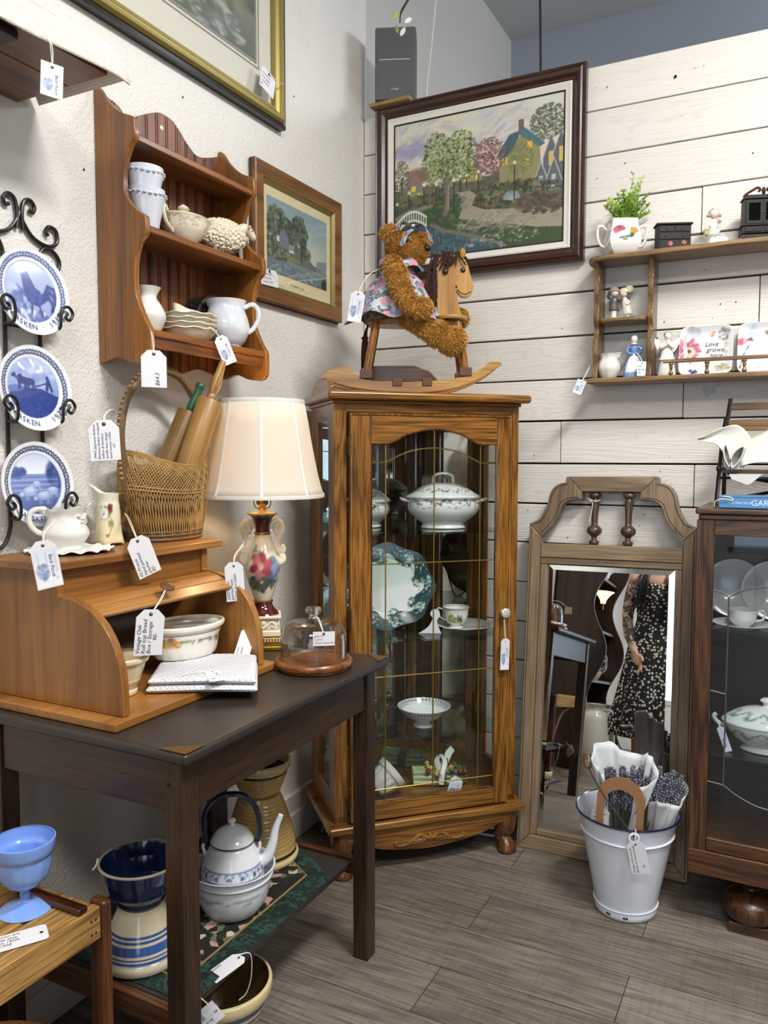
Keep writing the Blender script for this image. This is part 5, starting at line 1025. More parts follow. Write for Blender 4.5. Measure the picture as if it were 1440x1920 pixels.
b = MB(); b.lathe(cr([(0.051, 0.137), (0.052, 0.141), (0.047, 0.150), (0.036, 0.163), (0.018, 0.173), (0.006, 0.176), (0.005, 0.181), (0.0085, 0.186), (0.008, 0.191), (0, 0.194)], 4), 48); ll = b.build('lid', mat('enamel_white', '#e4e8ec', .12, coat=.4), kt, smooth=50)
b = MB(); b.lathe([(0.0510, 0.135), (0.0535, 0.138), (0.0510, 0.141), (0.0495, 0.138), (0.0510, 0.135)], 48, caps=False); b.build('lid_rim', mat('navy_enamel', '#141a3c', .15, coat=.4), kt)
b = MB(); P = cr([(0.060, 0, 0.078), (0.084, 0, 0.096), (0.097, 0, 0.130), (0.104, 0, 0.165), (0.117, 0, 0.198)], 5); b.tube(P, list(np.linspace(0.016, 0.0065, len(P))), 14); b.build('spout', mat('enamel_white', '#e4e8ec'), kt)
b = MB(); P = cr([(0.060, 0, 0.135), (0.066, 0, 0.165), (0.058, 0, 0.215), (0.030, 0, 0.247), (-0.01, 0, 0.252), (-0.045, 0, 0.238), (-0.066, 0, 0.20), (-0.064, 0, 0.135)], 6); b.tube(P, 0.0065, 10); b.build('bail_handle', mat('navy_enamel', '#141a3c'), kt)
for x in (0.060, -0.064): b = MB(); b.tube(cr([(x, 0, 0.105), (x * 1.1, 0, 0.125), (x, 0, 0.14)], 4), 0.004, 8); b.build('handle_lug', mat('enamel_white', '#e4e8ec'), kt)
# blue bowl on upturned striped bowl
SC = (-1.252, 1.262)
p3 = [(0.085, 0.0), (0.088, 0.003), (0.088, 0.022), (0.082, 0.026)] + [(0.082 - 0.032 * (i / 50) ** 1.4, 0.026 + 0.086 * i / 50) for i in range(51)] + [(0.049, 0.114), (0.049, 0.122)]
o = thing('striped_bowl', 'cream stoneware bowl with blue stripes turned upside down under the blue bowl', 'bowl', (SC[0], SC[1], ZB + 0.0035))
b = MB(); b.lathe(p3 + [(0, 0.122)], 72); b.build('body', glaze_m, o, smooth=60, col=bands([(0.026, 0.030, '#2f4f86'), (0.034, 0.038, '#2f4f86'), (0.043, 0.060, '#35578f'), (0.065, 0.069, '#2f4f86'), (0.074, 0.078, '#2f4f86')], '#c9bda2'))
p4 = [(0.046, 0.0), (0.050, 0.004), (0.055, 0.018), (0.066, 0.030), (0.068, 0.034), (0.078, 0.060), (0.080, 0.066), (0.086, 0.088), (0.088, 0.094)]
o = thing('blue_bowl', 'deep cobalt blue bowl with pale rim on top of the striped bowl', 'bowl', (SC[0], SC[1], ZB + 0.127))
b = MB(); b.lathe(vp(cr(p4, 4), 0.005), 72); b.build('body', mat('cobalt_glaze', '#16234e', 0.12, coat=0.5), o, smooth=60)
b = MB(); b.lathe([(0.0845, 0.094), (0.088, 0.092), (0.0895, 0.095), (0.087, 0.098), (0.084, 0.097), (0.0845, 0.094)], 72, caps=False); b.build('rim', mat('bare_rim', '#b3aa94', 0.5), o)
b = MB(); b.tube(cr([(-0.075, -0.05, 0.10), (-0.07, -0.06, 0.09), (-0.074, -0.066, 0.082)], 4), 0.002, 6); b.build('string_knot', string, o)
ac = thing('acrylic_stand', 'clear acrylic sign stand behind the kettle on the lower shelf', 'stand', (-1.46, 1.815, ZB + .002), 0.6)
b = MB(); b.box(-0.04, 0.04, -0.002, 0.002, 0, 0.12); b.box(-0.04, 0.04, -0.03, 0.002, 0, 0.003); b.build('sheet', mat('clear_acrylic', '#eef0f0', 0.05, trans=0.9), ac, bevel=0.0005)
hang_tag('price_tag', 'large white tag lying on the table runner beside the front leg', (-1.048, 1.352, 0.262), (-1.45, 0.0, -0.25), 0.042, 0.085, [], ['Roseville', '36-'], 0.010)
hang_tag('price_tag', 'printed shop tag hanging over the lower shelf edge above the floor bowl', (-1.002, 1.215, 0.245), (0.0, 0.95, 0.75), 0.045, 0.065, [(-1.045, 1.20, 0.27)], card=True, clip=0)
# bowl on the floor
fb = thing('floor_bowl', 'big brown-lined stoneware bowl with blue bands on the floor under the table', 'bowl', (-1.165, 1.425, 0.001))
p5 = [(0.060, 0.0), (0.066, 0.003), (0.085, 0.030), (0.100, 0.062), (0.110, 0.095), (0.114, 0.100), (0.118, 0.112), (0.118, 0.126), (0.114, 0.130)]
b = MB(); b.lathe(vp(dense(p5, 8), 0.006), 96); b.build('body', glaze_m, fb, smooth=60, col=bands([(0.0, 0.058, '#b79a55'), (0.066, 0.074, '#36506e'), (0.081, 0.097, '#36506e')], '#d0c092'))
b = MB(); b.lathe([(0.0, 0.0095), (0.058, 0.0098), (0.078, 0.031), (0.0925, 0.062), (0.1025, 0.094), (0.108, 0.105), (0.1115, 0.124)], 72, caps=False); b.build('inner_glaze', br_in, fb)
b = MB(); b.tube(cr([(0.115, -0.08, 0.27 - .001), (0.13, -0.06, 0.262), (0.128, -0.055, 0.21), (0.118, -0.06, 0.17), (0.105, -0.07, 0.155)], 6), 0.001, 5); o = b.build('loose_string', string); o.location = (-1.165, 1.425, 0.0); tag(o, 'loose white tag string dangling off the lower shelf over the floor bowl', 'string')

# ---------------------------------------------------------------- low slatted bench with blue glass compote
bn = thing('slatted_bench', 'low pale pine slatted bench with dark posts in the lower left corner', 'bench', (-1.36, 0.72, 0))
pl_ = wood('bench_pine', '#8f6530', '#b88a4c', '#c89c5c', 'y', 1.0, 0.4, 0.15, 0.9); pd = wood('bench_post_wood', '#472410', '#6a3a1c', '#774524', 'z', 1.0, 0.35, 0.2, 0.6)
for k in range(5):
    b = MB(); x = -0.19 + k * 0.079; b.box(x, x + 0.073, -0.42, 0.338, 0.478, 0.498); b.build('slat', pl_, bn, bevel=0.004)
b = MB(); b.box(0.186, 0.206, -0.42, 0.338, 0.435, 0.4985); b.build('side_rail', pl_, bn, bevel=0.003)
for x, y in ((0.190, 0.3185), (-0.175, 0.3185), (0.190, -0.40)):
    b = MB(); b.box(x - 0.020, x + 0.022, y + 0.02 - 0.0, y + 0.045 - 0.0 if y > 0 else y + .045, 0, 0.505); o = b.build('post', pd, bn, bevel=0.010, seg=4)
b = MB(); b.box(-0.155, 0.17, 0.3385, 0.3565, 0.06, 0.11); b.build('stretcher', pd, bn, bevel=0.004)
b = MB(); b.tube(cr([(0.176, -0.10, 0.43), (0.186, 0.10, 0.40), (0.186, 0.24, 0.30), (0.186, 0.26, 0.22), (0.186, 0.20, 0.12), (0.186, 0.05, 0.07), (0.186, -0.15, 0.06)], 8), (0.012, 0.008), 8); b.build('curved_brace', pd, bn)
b = MB()
for z in (0.452, 0.478):
    for y in (0.315, 0.325): b.lathe([(0, 0), (0.0028, 0.0003)], 8, M=T(0.2063, y, z, ry=PI / 2), caps=False)
b.build('nail_heads', dark_hole, bn)
cmp_ = thing('blue_compote', 'opaque light blue glass footed dessert dish on the pine bench', 'compote', (-1.272, 0.985, 0.4985))
bl = mat('blue_milk_glass', '#7ea3e6', 0.15, coat=0.3, sss=0.15)
b = MB(); b.lathe(cr([(0, 0), (0.044, 0.0), (0.045, 0.003), (0.030, 0.010), (0.012, 0.017), (0.008, 0.022)], 4), 56); b.build('foot', bl, cmp_, smooth=50)
b = MB(); b.lathe(cr([(0.008, 0.021), (0.0095, 0.030), (0.0075, 0.038), (0.010, 0.044)], 4), 32); b.build('stem', bl, cmp_, smooth=50)
prof = cr([(0.010, 0.044), (0.026, 0.048), (0.040, 0.062), (0.047, 0.082), (0.050, 0.108)], 5) + cr([(0.053, 0.110), (0.057, 0.134), (0.055, 0.137)], 3)
b = MB(); b.lathe(vp(prof, 0.0035, 0.044), 96, fn=lambda r, z, t: (r * (1 + (0.012 * math.cos(12 * t) if 0.05 < z < 0.105 and r > .02 else 0)), z)); b.build('bowl', bl, cmp_, smooth=60)
kn = thing('utensil_handle', 'dark wooden utensil handle lying on the pine bench beside the blue compote', 'utensil', (-1.235, 1.020, 0.505), 0.0)
b = MB(); b.box(-0.10, 0.078, -0.011, 0.011, -0.005, 0.008); b.build('handle', wood('walnut', '#2b140a', '#4e2814', '#5c3219', 'x', 1.5, .35, .2), kn, bevel=0.004)
b = MB()
for x in (0.055, -0.02): b.lathe([(0, 0), (0.004, 0.0005)], 12, M=T(x, 0, 0.0082), caps=False)
b.build('rivet', brass, kn)
hang_tag('price_tag', 'white handwritten tag lying at the front of the pine bench', (-1.172, 0.952, 0.5015), (-1.55, 0, -0.58), 0.05, 0.105, [], ['depression era', 'Delphite blue', 'made in 1930s', '1955-1938'], 0.0095, clip=0.1)
# ---------------------------------------------------------------- corner curio cabinet
ca = thing('curio_cabinet', 'tall oak corner curio cabinet with an arched leaded glass door', 'cabinet', (-1.037, 2.344, 0), PI / 4)
okz = wood('oak_v', '#704619', '#976326', '#a5722f', 'z', 1.1, 0.28, 0.35, 1.5, 0.4)
okx = wood('oak_h', '#704619', '#976326', '#a5722f', 'x', 0.8, 0.28, 0.35, 1.8, 0.4)
oky = wood('oak_y', '#704619', '#976326', '#a5722f', 'y', 1.1, 0.28, 0.35, 1.5, 0.4)
HW, YF, YS, BX, BY = 0.318, 0.03, 0.365, 0.115, 0.565
def pent(g, f=0.0): return [(-HW - g, YF - f), (HW + g, YF - f), (HW + g, YS), (BX, BY), (-BX, BY), (-HW - g, YS)]
b = MB(); b.prism(pent(0.027, 0.042), 1.530, 1.557, 'xy'); b.build('top_board', okx, ca, bevel=0.011, seg=4)
b = MB(); b.prism(pent(0.006, 0.006), 1.520, 1.530, 'xy'); b.build('top_moulding', okx, ca, bevel=0.003)
b = MB(); b.prism(pent(0.027, 0.036), 0.150, 0.177, 'xy'); b.build('base_moulding', okx, ca, bevel=0.009, seg=3)
b = MB(); b.prism(pent(-0.002, 0.0), 0.177, 0.2, 'xy'); b.build('cabinet_floor', okx, ca)
b = MB(); b.prism(pent(-0.004, -0.004), 1.500, 1.520, 'xy'); b.build('cabinet_ceiling', okx, ca)
for x0, x1 in ((-HW, -0.276), (0.284, HW)):
    b = MB(); b.box(x0, x1, YF, YF + 0.034, 0.177, 1.520); b.build('front_stile', okz, ca, bevel=0.002)
b = MB(); b.box(-0.276, 0.284, YF, YF + 0.022, 1.493, 1.520); b.build('top_rail', okx, ca, bevel=0.002)
for s_ in (-1, 1):
    x = s_ * (HW - 0.010)
    for y0, y1 in ((YF + 0.034, 0.105), (0.262, YS)):
        b = MB(); b.box(x - 0.010, x + 0.010, y0, y1, 0.2, 1.500); b.build('side_stile', okz, ca, bevel=0.002)
    b = MB(); b.box(x - 0.010, x + 0.010, 0.105, 0.262, 1.466, 1.500); b.build('side_rail', oky, ca, bevel=0.002)
    b = MB(); b.prism([(0.105, 0.2), (0.262, 0.2), (0.262, 0.262), (0.225, 0.268), (0.142, 0.268), (0.105, 0.262)], x - 0.010, x + 0.010, 'yz'); b.build('side_rail', oky, ca, bevel=0.002)
    b = MB(); b.box(x - 0.002, x + 0.002, 0.100, 0.266, 0.262, 1.470); b.build('side_glass', clear, ca)
    # angled back panel: mirror between dark posts
    a = np.array([s_ * (HW - 0.012), YS - 0.006]); e = np.array([s_ * (BX + 0.004), BY - 0.012]); d = (e - a); L_ = np.linalg.norm(d); ang = math.atan2(d[1], d[0]); M = T(a[0], a[1], 0, rz=ang)
    b = MB(); b.box(0.02, L_ - 0.012, -0.003, 0.003, 0.235, 1.50, M); b.build('back_mirror', mirror_m, ca)
    b = MB(); b.box(0.0, L_, -0.009, 0.009, 0.2, 0.24, M); b.build('back_rail', oky, ca, bevel=0.002)
    for t0 in (-0.004, L_ * 0.52, L_ - 0.026): b = MB(); b.box(t0, t0 + 0.030, -0.011, 0.011, 0.2, 1.50, M); b.build('back_post', okz, ca, bevel=0.002)
b = MB(); b.box(-BX, BX, BY - 0.012, BY - 0.006, 0.235, 1.5); b.build('back_mirror', mirror_m, ca)
b = MB(); b.box(-BX, BX, BY - 0.020, BY - 0.004, 0.2, 0.24); b.build('back_rail', okx, ca, bevel=0.002)
b = MB(); b.box(-0.014, 0.014, BY - 0.026, BY - 0.006, 0.24, 1.5); b.build('back_post', okz, ca, bevel=0.002)
for z in (1.100, 0.745, 0.415):
    b = MB(); b.prism([(-0.295, 0.062), (0.295, 0.062), (0.295, 0.345), (0.105, 0.538), (-0.105, 0.538), (-0.295, 0.345)], z, z + 0.006, 'xy'); b.build('glass_shelf', clear_thick, ca)
# door
DY = 0.008
dr = []
b = MB(); b.box(-0.272, -0.203, DY, DY + 0.022, 0.183, 1.490); door = b.build('door', okz, ca, bevel=0.003)
def dpart(nm, mb, m, **k): return mb.build(nm, m, door, **k)
b = MB(); b.box(0.230, 0.280, DY, DY + 0.022, 0.183, 1.490); dpart('door_stile', b, okz, bevel=0.003)
b = MB(); b.box(-0.203, 0.230, DY, DY + 0.022, 0.183, 0.240); dpart('door_rail', b, okx, bevel=0.003)
archp = [(-0.203, 1.394), (-0.150, 1.394)] + cr([(-0.150, 1.394), (-0.128, 1.402), (-0.075, 1.428), (0.012, 1.443), (0.100, 1.428), (0.152, 1.402), (0.174, 1.394)], 5)[1:] + [(0.230, 1.394)]
b = MB(); b.prism([(-0.203, 1.490)] + archp + [(0.230, 1.490)], DY, DY + 0.022); dpart('arched_rail', b, okx, bevel=0.003)
b = MB(); b.tube([(x, DY + 0.004, z) for x, z in archp] + [(0.230, DY + .004, 0.240), (-0.203, DY + .004, 0.240)], 0.0042, 6, closed=True); dpart('inner_beading', b, wood('oak_bead', '#45220c', '#6c3f18', '#7c4c20', 'z', 1.3, 0.25, .4))
b = MB(); b.tube([(-0.268, DY - 0.001, 1.486), (0.276, DY - 0.001, 1.486)], 0.0035, 6); b.tube([(-0.268, DY - 0.001, 1.486), (-0.268, DY - 0.001, 0.187)], 0.0032, 6); b.tube([(0.276, DY - 0.001, 1.486), (0.276, DY - 0.001, 0.187)], 0.0032, 6); dpart('edge_moulding', b, okz)
b = MB(); b.prism([(-0.206, 0.236)] + [(0.233, 0.236)] + [(x, z + 0.003) for x, z in archp[::-1]], DY + 0.010, DY + 0.013); dpart('glazing', b, clear)
b = MB(); yc = DY + 0.009
def came(P): b.tube([(x, yc, z) for x, z in P], 0.0022, 6)
came([(-0.153, 0.24), (-0.153, 1.394)]); came([(0.011, 0.24), (0.011, 1.443)]); came([(0.173, 0.24), (0.173, 1.394)])
came([(-0.203, 1.336), (-0.153, 1.336)]); came([(0.173, 1.334), (0.230, 1.334)]); came(cr([(-0.153, 1.337), (-0.075, 1.370), (0.011, 1.382), (0.097, 1.369), (0.173, 1.335)], 6))
for z in (1.013, 0.648, 0.279): came([(-0.203, z), (0.230, z)])
dpart('brass_came', b, mat('brass_came', '#9c8546', 0.3, metal=0.9))
for z in (1.39, 0.845, 0.265):
    b = MB(); b.box(-0.279, -0.269, DY - 0.004, DY + 0.004, z - 0.025, z + 0.025); b.tube([(-0.2735, DY - 0.006, z - 0.03), (-0.2735, DY - 0.006, z + 0.03)], 0.0042, 8); b.ball((-0.2735, DY - 0.006, z + 0.034), 0.004, 8, 6); b.ball((-0.2735, DY - 0.006, z - 0.034), 0.004, 8, 6)
    dpart('hinge', b, mat('antique_brass', '#6d5632', 0.35, metal=0.9), bevel=0.001)
b = MB(); b.lathe(cr([(0, 0), (0.009, 0), (0.006, 0.008), (0.006, 0.014), (0.014, 0.018), (0.0165, 0.023), (0.014, 0.028), (0, 0.030)], 4), 28, M=T(0.255, DY, 0.838, rx=PI / 2)); dpart('door_knob', b, mat('glass_knob', '#d9d4c6', 0.15, metal=0.35, bump=(300, .8, .003)))
# apron, carving, feet, gallery
ap = [(-0.30, 0.150), (0.30, 0.150), (0.30, 0.118)] + cr([(0.26, 0.112), (0.20, 0.090), (0.14, 0.076), (0.07, 0.067), (0.0, 0.063), (-0.07, 0.067), (-0.14, 0.076), (-0.20, 0.090), (-0.26, 0.112)], 4) + [(-0.30, 0.118)]
b = MB(); b.prism(ap, 0.010, 0.030); b.build('apron', okx, ca, bevel=0.003)
b = MB()
for s_ in (-1, 1):
    b.tube([(x * s_, 0.0085, z) for x, z in cr([(0.006, 0.098), (0.030, 0.112), (0.052, 0.106), (0.070, 0.092), (0.095, 0.086), (0.118, 0.090), (0.122, 0.097), (0.115, 0.098)], 5)], list(np.linspace(0.0075, 0.0035, 36)), 8)
    for k in range(5): b.tube([(s_ * (0.012 + k * 0.012), 0.008, 0.104 - k * 0.001), (s_ * (0.022 + k * 0.013), 0.006, 0.094 - k * 0.001), (s_ * (0.030 + k * 0.014), 0.009, 0.084)], [0.0035, 0.0045, 0.002], 6)
b.ball((0, 0.008, 0.102), (0.007, 0.005, 0.016), 12, 8); b.build('carved_scroll', wood('oak_carving', '#7a4c1e', '#a06e34', '#b07c3e', 'x', 1.2, .3, .3), ca)
for x, y in ((-0.285, 0.055), (0.285, 0.055), (-0.26, 0.36), (0.26, 0.34)):
    b = MB(); s_ = 1 if x > 0 else -1; o = -0.03 if y < 0.1 else 0.0
    P = cr([(x, y, 0.150), (x + s_ * 0.004, y + o * 0.3, 0.115), (x + s_ * 0.006, y + o * 0.4, 0.085), (x - s_ * 0.001, y + o * 0.1, 0.055), (x + s_ * 0.004, y + o * 0.6, 0.030), (x + s_ * 0.006, y + o * 0.8, 0.012), (x + s_ * 0.006, y + o * 0.8, 0.0)], 4)
    b.tube(P, list(np.interp(np.linspace(0, 1, len(P)), [0, .2, .45, .62, .8, .92, 1], [0.040, 0.040, 0.030, 0.024, 0.032, 0.034, 0.026])), 16); b.build('cabriole_foot', wood('oak_foot', '#43230c', '#6f421b', '#7c4c22', 'z', 1.1, .25, .4), ca, smooth=80)
b = MB(); b.prism([(0.05, 1.557)] + cr([(0.05, 1.575), (0.09, 1.598), (0.17, 1.612), (0.25, 1.603), (0.31, 1.575)], 5) + [(0.31, 1.557)], -0.325, -0.308, 'yz'); b.build('gallery_rail', oky, ca, bevel=0.003)
def cab(x, y, z): v = T(-1.037, 2.344, 0, rz=PI / 4) @ Vector((x, y, z)); return (v.x, v.y, v.z)
CZ = PI / 4
hang_tag('price_tag', 'slim printed shop tag hanging from the curio cabinet knob', cab(0.256, -0.014, 0.752), (0, 0.03, CZ), 0.032, 0.105, [cab(0.252, -0.010, 0.845), cab(0.250, -0.013, 0.80)], card=True)
# what the curio cabinet holds
grey = '#3b3f44'
def vine(seed, n=500, ny=60, base='#eef0ec', col=('#3a3d42', '#565a5f', '#777b80'), a=9.0):
    c = Canvas(n, ny, a, base, seed)
    for k in range(int(a * 5)):
        x = a * k / (a * 5); y = 0.72 + 0.14 * math.sin(k * 1.7); c.dabs(5, x, y, 0.12, 0.13, 0.055, col, 0.9); c.line([(x, y), (x + 0.1, y - 0.16 - 0.1 * math.sin(k * 2.3))], 0.018, col[0], .8); c.dabs(3, x + 0.05, 0.42 + 0.1 * math.sin(k), 0.1, 0.14, 0.04, col, 0.8)
    return c
VN = vine(3)
def tureen(name, label, loc, rot, sc_, lid=True):
    t = thing(name, label, 'tureen', loc, rot)
    S = lambda P: [(r * sc_, z * sc_) for r, z in P]
    prof = S(cr([(0.062, 0.0), (0.064, 0.004), (0.060, 0.016), (0.078, 0.032), (0.098, 0.056), (0.104, 0.078), (0.100, 0.098), (0.108, 0.106), (0.110, 0.110)], 6))
    b = MB(); b.lathe(vp(prof, 0.004), 120, sx=1.18, sy=0.86, fn=lambda r, z, q: (r * (1 + 0.022 * abs(math.cos(4 * q)) * (1 if r > .03 else 0)), z)); b.build('bowl', glaze_m, t, smooth=60, col=band_col(VN, 0.058 * sc_, 0.108 * sc_, '#eef0ec', 1, 1.18, .86, 0.07 * sc_))
    if lid:
        prof = S(cr([(0.106, 0.111), (0.104, 0.114), (0.090, 0.124), (0.070, 0.140), (0.042, 0.154), (0.016, 0.158), (0, 0.158)], 6))
        b = MB(); b.lathe(prof, 120, sx=1.18, sy=0.86, fn=lambda r, z, q: (r * (1 + 0.022 * abs(math.cos(4 * q))), z)); b.build('lid', glaze_m, t, smooth=60, col=lambda co: np.where((co[:, 2:3] > 0.122 * sc_) & (co[:, 2:3] < 0.148 * sc_), VN.at(np.arctan2(co[:, 1], co[:, 0]) / 6.2832 % 1, 1.1 - (co[:, 2] - 0.122 * sc_) / (0.026 * sc_)), np.array(rgb('#eef0ec'))))
        b = MB(); b.tube(cr([(-0.034 * sc_, 0, 0.156 * sc_), (-0.030 * sc_, 0, 0.182 * sc_), (0, 0, 0.190 * sc_), (0.030 * sc_, 0, 0.182 * sc_), (0.034 * sc_, 0, 0.156 * sc_)], 5), 0.0055, 8); b.build('lid_handle', white_gloss, t)
    for s_ in (-1, 1):
        b = MB(); b.tube([tuple(sc_ * c for c in p) for p in cr([(s_ * 0.112, -0.022, 0.092), (s_ * 0.142, -0.016, 0.100), (s_ * 0.148, 0, 0.104), (s_ * 0.142, 0.016, 0.100), (s_ * 0.112, 0.022, 0.092)], 5)], 0.0048, 8); b.build('handle', white_gloss, t)
    return t
tureen('soup_tureen', 'white covered tureen with grey transfer vine on the top cabinet shelf', cab(0.118, 0.205, 1.1068), CZ - 0.38, 1.0)
g = tureen('gravy_boat', 'second white tureen with raised lid behind the larger one at left', cab(-0.118, 0.335, 1.1068), CZ + PI / 2 - 0.2, 0.86)
dd = bpy.data.objects
pk = thing('note_card', 'small folded floral note card at the left of the top cabinet shelf', 'card', cab(-0.185, 0.14, 1.1068), CZ - 0.5)
b = MB(); b.prism([(-0.022, 0), (0.022, 0), (0.018, 0.075), (-0.018, 0.075)], -0.001, 0.001, M=T(rx=-0.3)); b.build('card', mat('note_blue', '#c9ced9', .7, var=.3), pk)
pl2 = thing('green_platter', 'large scalloped platter with dark green transfer border propped on the second cabinet shelf', 'platter', cab(-0.075, 0.245, 0.903), (-0.22, 0, CZ - 0.36))
pc = Canvas(260, 260, 1, '#e8ebe6', 17)
TE = '#173a40'
th = np.arctan2(pc.Y - 0.5, pc.X - 0.5); R_ = np.hypot((pc.X - 0.5), (pc.Y - 0.5)); rim_ = 0.47 * (1 + 0.035 * np.cos(8 * th)); q_ = R_ / rim_
inner = 0.70 + 0.05 * np.cos(8 * th); m_ = (q_ > inner); pc.img[m_] = rgb('#26484c')
for k in range(150):
    t = 2 * PI * k / 150; rr = 0.40 + 0.035 * math.sin(k * 2.4); pc.ell(0.5 + rr * math.cos(t), 0.5 + rr * math.sin(t), 0.010, 0.007, '#e1e8e4', 0.95, 0.4, t)
for k in range(8):
    t = PI * k / 4 + 0.2; pc.dabs(34, 0.5 + 0.31 * math.cos(t), 0.5 + 0.31 * math.sin(t), 0.06, 0.06, 0.014, ['#1b3d42', '#3c5a5c', '#6d8481'], 0.9); pc.dabs(20, 0.5 + 0.40 * math.cos(t), 0.5 + 0.40 * math.sin(t), 0.05, 0.05, 0.012, ['#e8efe9', '#c3d0cb'], 0.9)
PRr = 0.148
prof = [(0, 0)] + [(0.095 * i / 30, 0.0) for i in range(1, 31)] + [(0.099, 0.003), (0.103, 0.006)] + [(0.103 + 0.045 * i / 24, 0.006 + 0.008 * i / 24) for i in range(1, 25)] + [(PRr, 0.011), (0.11, 0.001), (0.06, -0.006), (0, -0.006)]
b = MB(); b.lathe(prof, 160, M=T(rx=PI / 2), sx=1.12, fn=lambda r, z, t: (r * (1 + 0.035 * math.cos(8 * t) * min(1, r / 0.12)), z))
b.build('platter', glaze_m, pl2, smooth=60, col=lambda co: np.where(co[:, 1:2] < 0.004, pc.at(co[:, 0] / 1.12 / (2.13 * PRr) + 0.5, co[:, 2] / (2.13 * PRr) + 0.5), np.array(rgb('#e8ebe6'))))
b = MB(); b.tube(cr([(-0.06, -0.03, -0.144), (-0.06, 0.03, -0.146), (-0.05, 0.06, -0.04)], 5), 0.003, 6); b.tube(cr([(0.06, -0.03, -0.144), (0.06, 0.03, -0.146), (0.05, 0.06, -0.04)], 5), 0.003, 6); b.build('wire_easel', black_iron, pl2)
sp2 = thing('paper_scroll', 'curled white paper tag in front of the green platter', 'paper', cab(0.050, 0.135, 0.7518), CZ - 0.3)
b = MB(); b.prism(cr([(-0.045, 0.0), (-0.012, 0.022), (0.004, 0.05), (-0.004, 0.066), (0.006, 0.082), (0.024, 0.078), (0.030, 0.06), (0.020, 0.045), (0.024, 0.022), (0.034, 0.0)], 4), -0.001, 0.001, M=T(rx=-0.15)); b.build('sheet', paper, sp2)
pt_ = thing('china_plate', 'white china plate with gilt edge under the landscape teacup', 'plate', cab(0.190, 0.185, 0.7518), CZ)
gc = Canvas(160, 160, 1, '#e9e8e2', 4)
for k in range(60): t = 2 * PI * k / 60; gc.ell(0.5 + 0.42 * math.cos(t), 0.5 + 0.42 * math.sin(t), 0.03, 0.014, ['#c4c2b6', '#d8d6cc', '#a8a696'][k % 3], 0.8, 0.5, t + 1)
prof = cr([(0.052, 0.0), (0.056, 0.002), (0.072, 0.008), (0.104, 0.016)], 6)
b = MB(); b.lathe(vp(prof, 0.003), 90, fn=lambda r, z, t: (r * (1 + 0.03 * math.cos(10 * t) * min(1, max(0, r - .05) / .05)), z)); b.build('plate', glaze_m, pt_, smooth=60, col=lambda co: gc.at(co[:, 0] / 0.215 + .5, co[:, 1] / .215 + .5))
cu = thing('teacup', 'white footed teacup painted with pine trees on the second cabinet shelf', 'teacup', cab(0.155, 0.170, 0.7585), CZ - 0.4)
uc = Canvas(240, 60, 4, '#eeece8', 5)
for cx in (0.95, 3.0):
    uc.dabs(40, cx, 0.25, 0.45, 0.12, 0.07, ['#b7a765', '#8f8a4c', '#a79a6b', '#6d7040'], 0.8); uc.dabs(50, cx - 0.2, 0.42, 0.22, 0.2, 0.06, ['#9aa04e', '#b9b35f', '#7d8440'], 0.8)
    for q, h in ((0.12, 0.78), (0.22, 0.6), (0.3, 0.66)):
        for i in range(6): uc.ell(cx + q, 0.3 + (h - .3) * i / 6, 0.09 * (1 - i / 7), 0.06, '#46523a', 0.9, .5)
for k in range(60): uc.ell(4 * k / 60, 0.94, 0.05, 0.05, ['#b3aea6', '#7d7a78'][k % 2], 0.8)
prof = cr([(0.024, 0.0), (0.025, 0.004), (0.018, 0.010), (0.032, 0.020), (0.041, 0.040), (0.043, 0.060), (0.047, 0.074)], 6)
b = MB(); b.lathe(vp(prof, 0.002), 80); b.build('cup', glaze_m, cu, smooth=60, col=band_col(uc, 0.014, 0.074, '#eeece8', 1, 1, 1, .028))
b = MB(); b.tube(cr([(-0.043, 0, 0.062), (-0.060, 0, 0.068), (-0.068, 0, 0.055), (-0.060, 0, 0.040), (-0.046, 0, 0.030), (-0.036, 0, 0.026)], 5), 0.0026, 8); b.build('handle', white_gloss, cu)
co_ = thing('footed_bowl', 'white footed bowl with dark blue lace border on the third cabinet shelf', 'bowl', cab(0.035, 0.165, 0.4218), CZ)
rc = Canvas(200, 200, 1, '#e9ebe8', 3)
for k in range(44):
    t = 2 * PI * k / 44; rc.ell(0.5 + 0.445 * math.cos(t), 0.5 + 0.445 * math.sin(t), 0.028, 0.020, '#2d3350', 0.9, 0.4, t); rc.ell(0.5 + 0.405 * math.cos(t), 0.5 + 0.405 * math.sin(t), 0.018, 0.010, '#4a5070', 0.9, 0.4, t + .8)
prof = cr([(0.034, 0.0), (0.036, 0.004), (0.024, 0.012), (0.022, 0.020), (0.045, 0.028), (0.070, 0.044), (0.088, 0.066), (0.092, 0.072)], 6)
b = MB(); b.lathe(vp(prof, 0.003, 0.0), 90); b.build('bowl', glaze_m, co_, smooth=60, col=lambda co: np.where((np.hypot(co[:, 0], co[:, 1])[:, None] > 0.070), rc.at(co[:, 0] / 0.19 + .5, co[:, 1] / .19 + .5), np.array(rgb('#e9ebe8'))))
cg = thing('clear_goblet', 'small clear glass dish at the left of the third cabinet shelf', 'glass', cab(-0.150, 0.13, 0.4218), CZ)
b = MB(); b.lathe(vp(cr([(0.028, 0), (0.028, 0.003), (0.006, 0.010), (0.006, 0.028), (0.028, 0.040), (0.036, 0.065)], 5), 0.002), 48); b.build('dish', pane('crystal', (0.94, 0.96, 0.95), 1.8), cg, smooth=60)
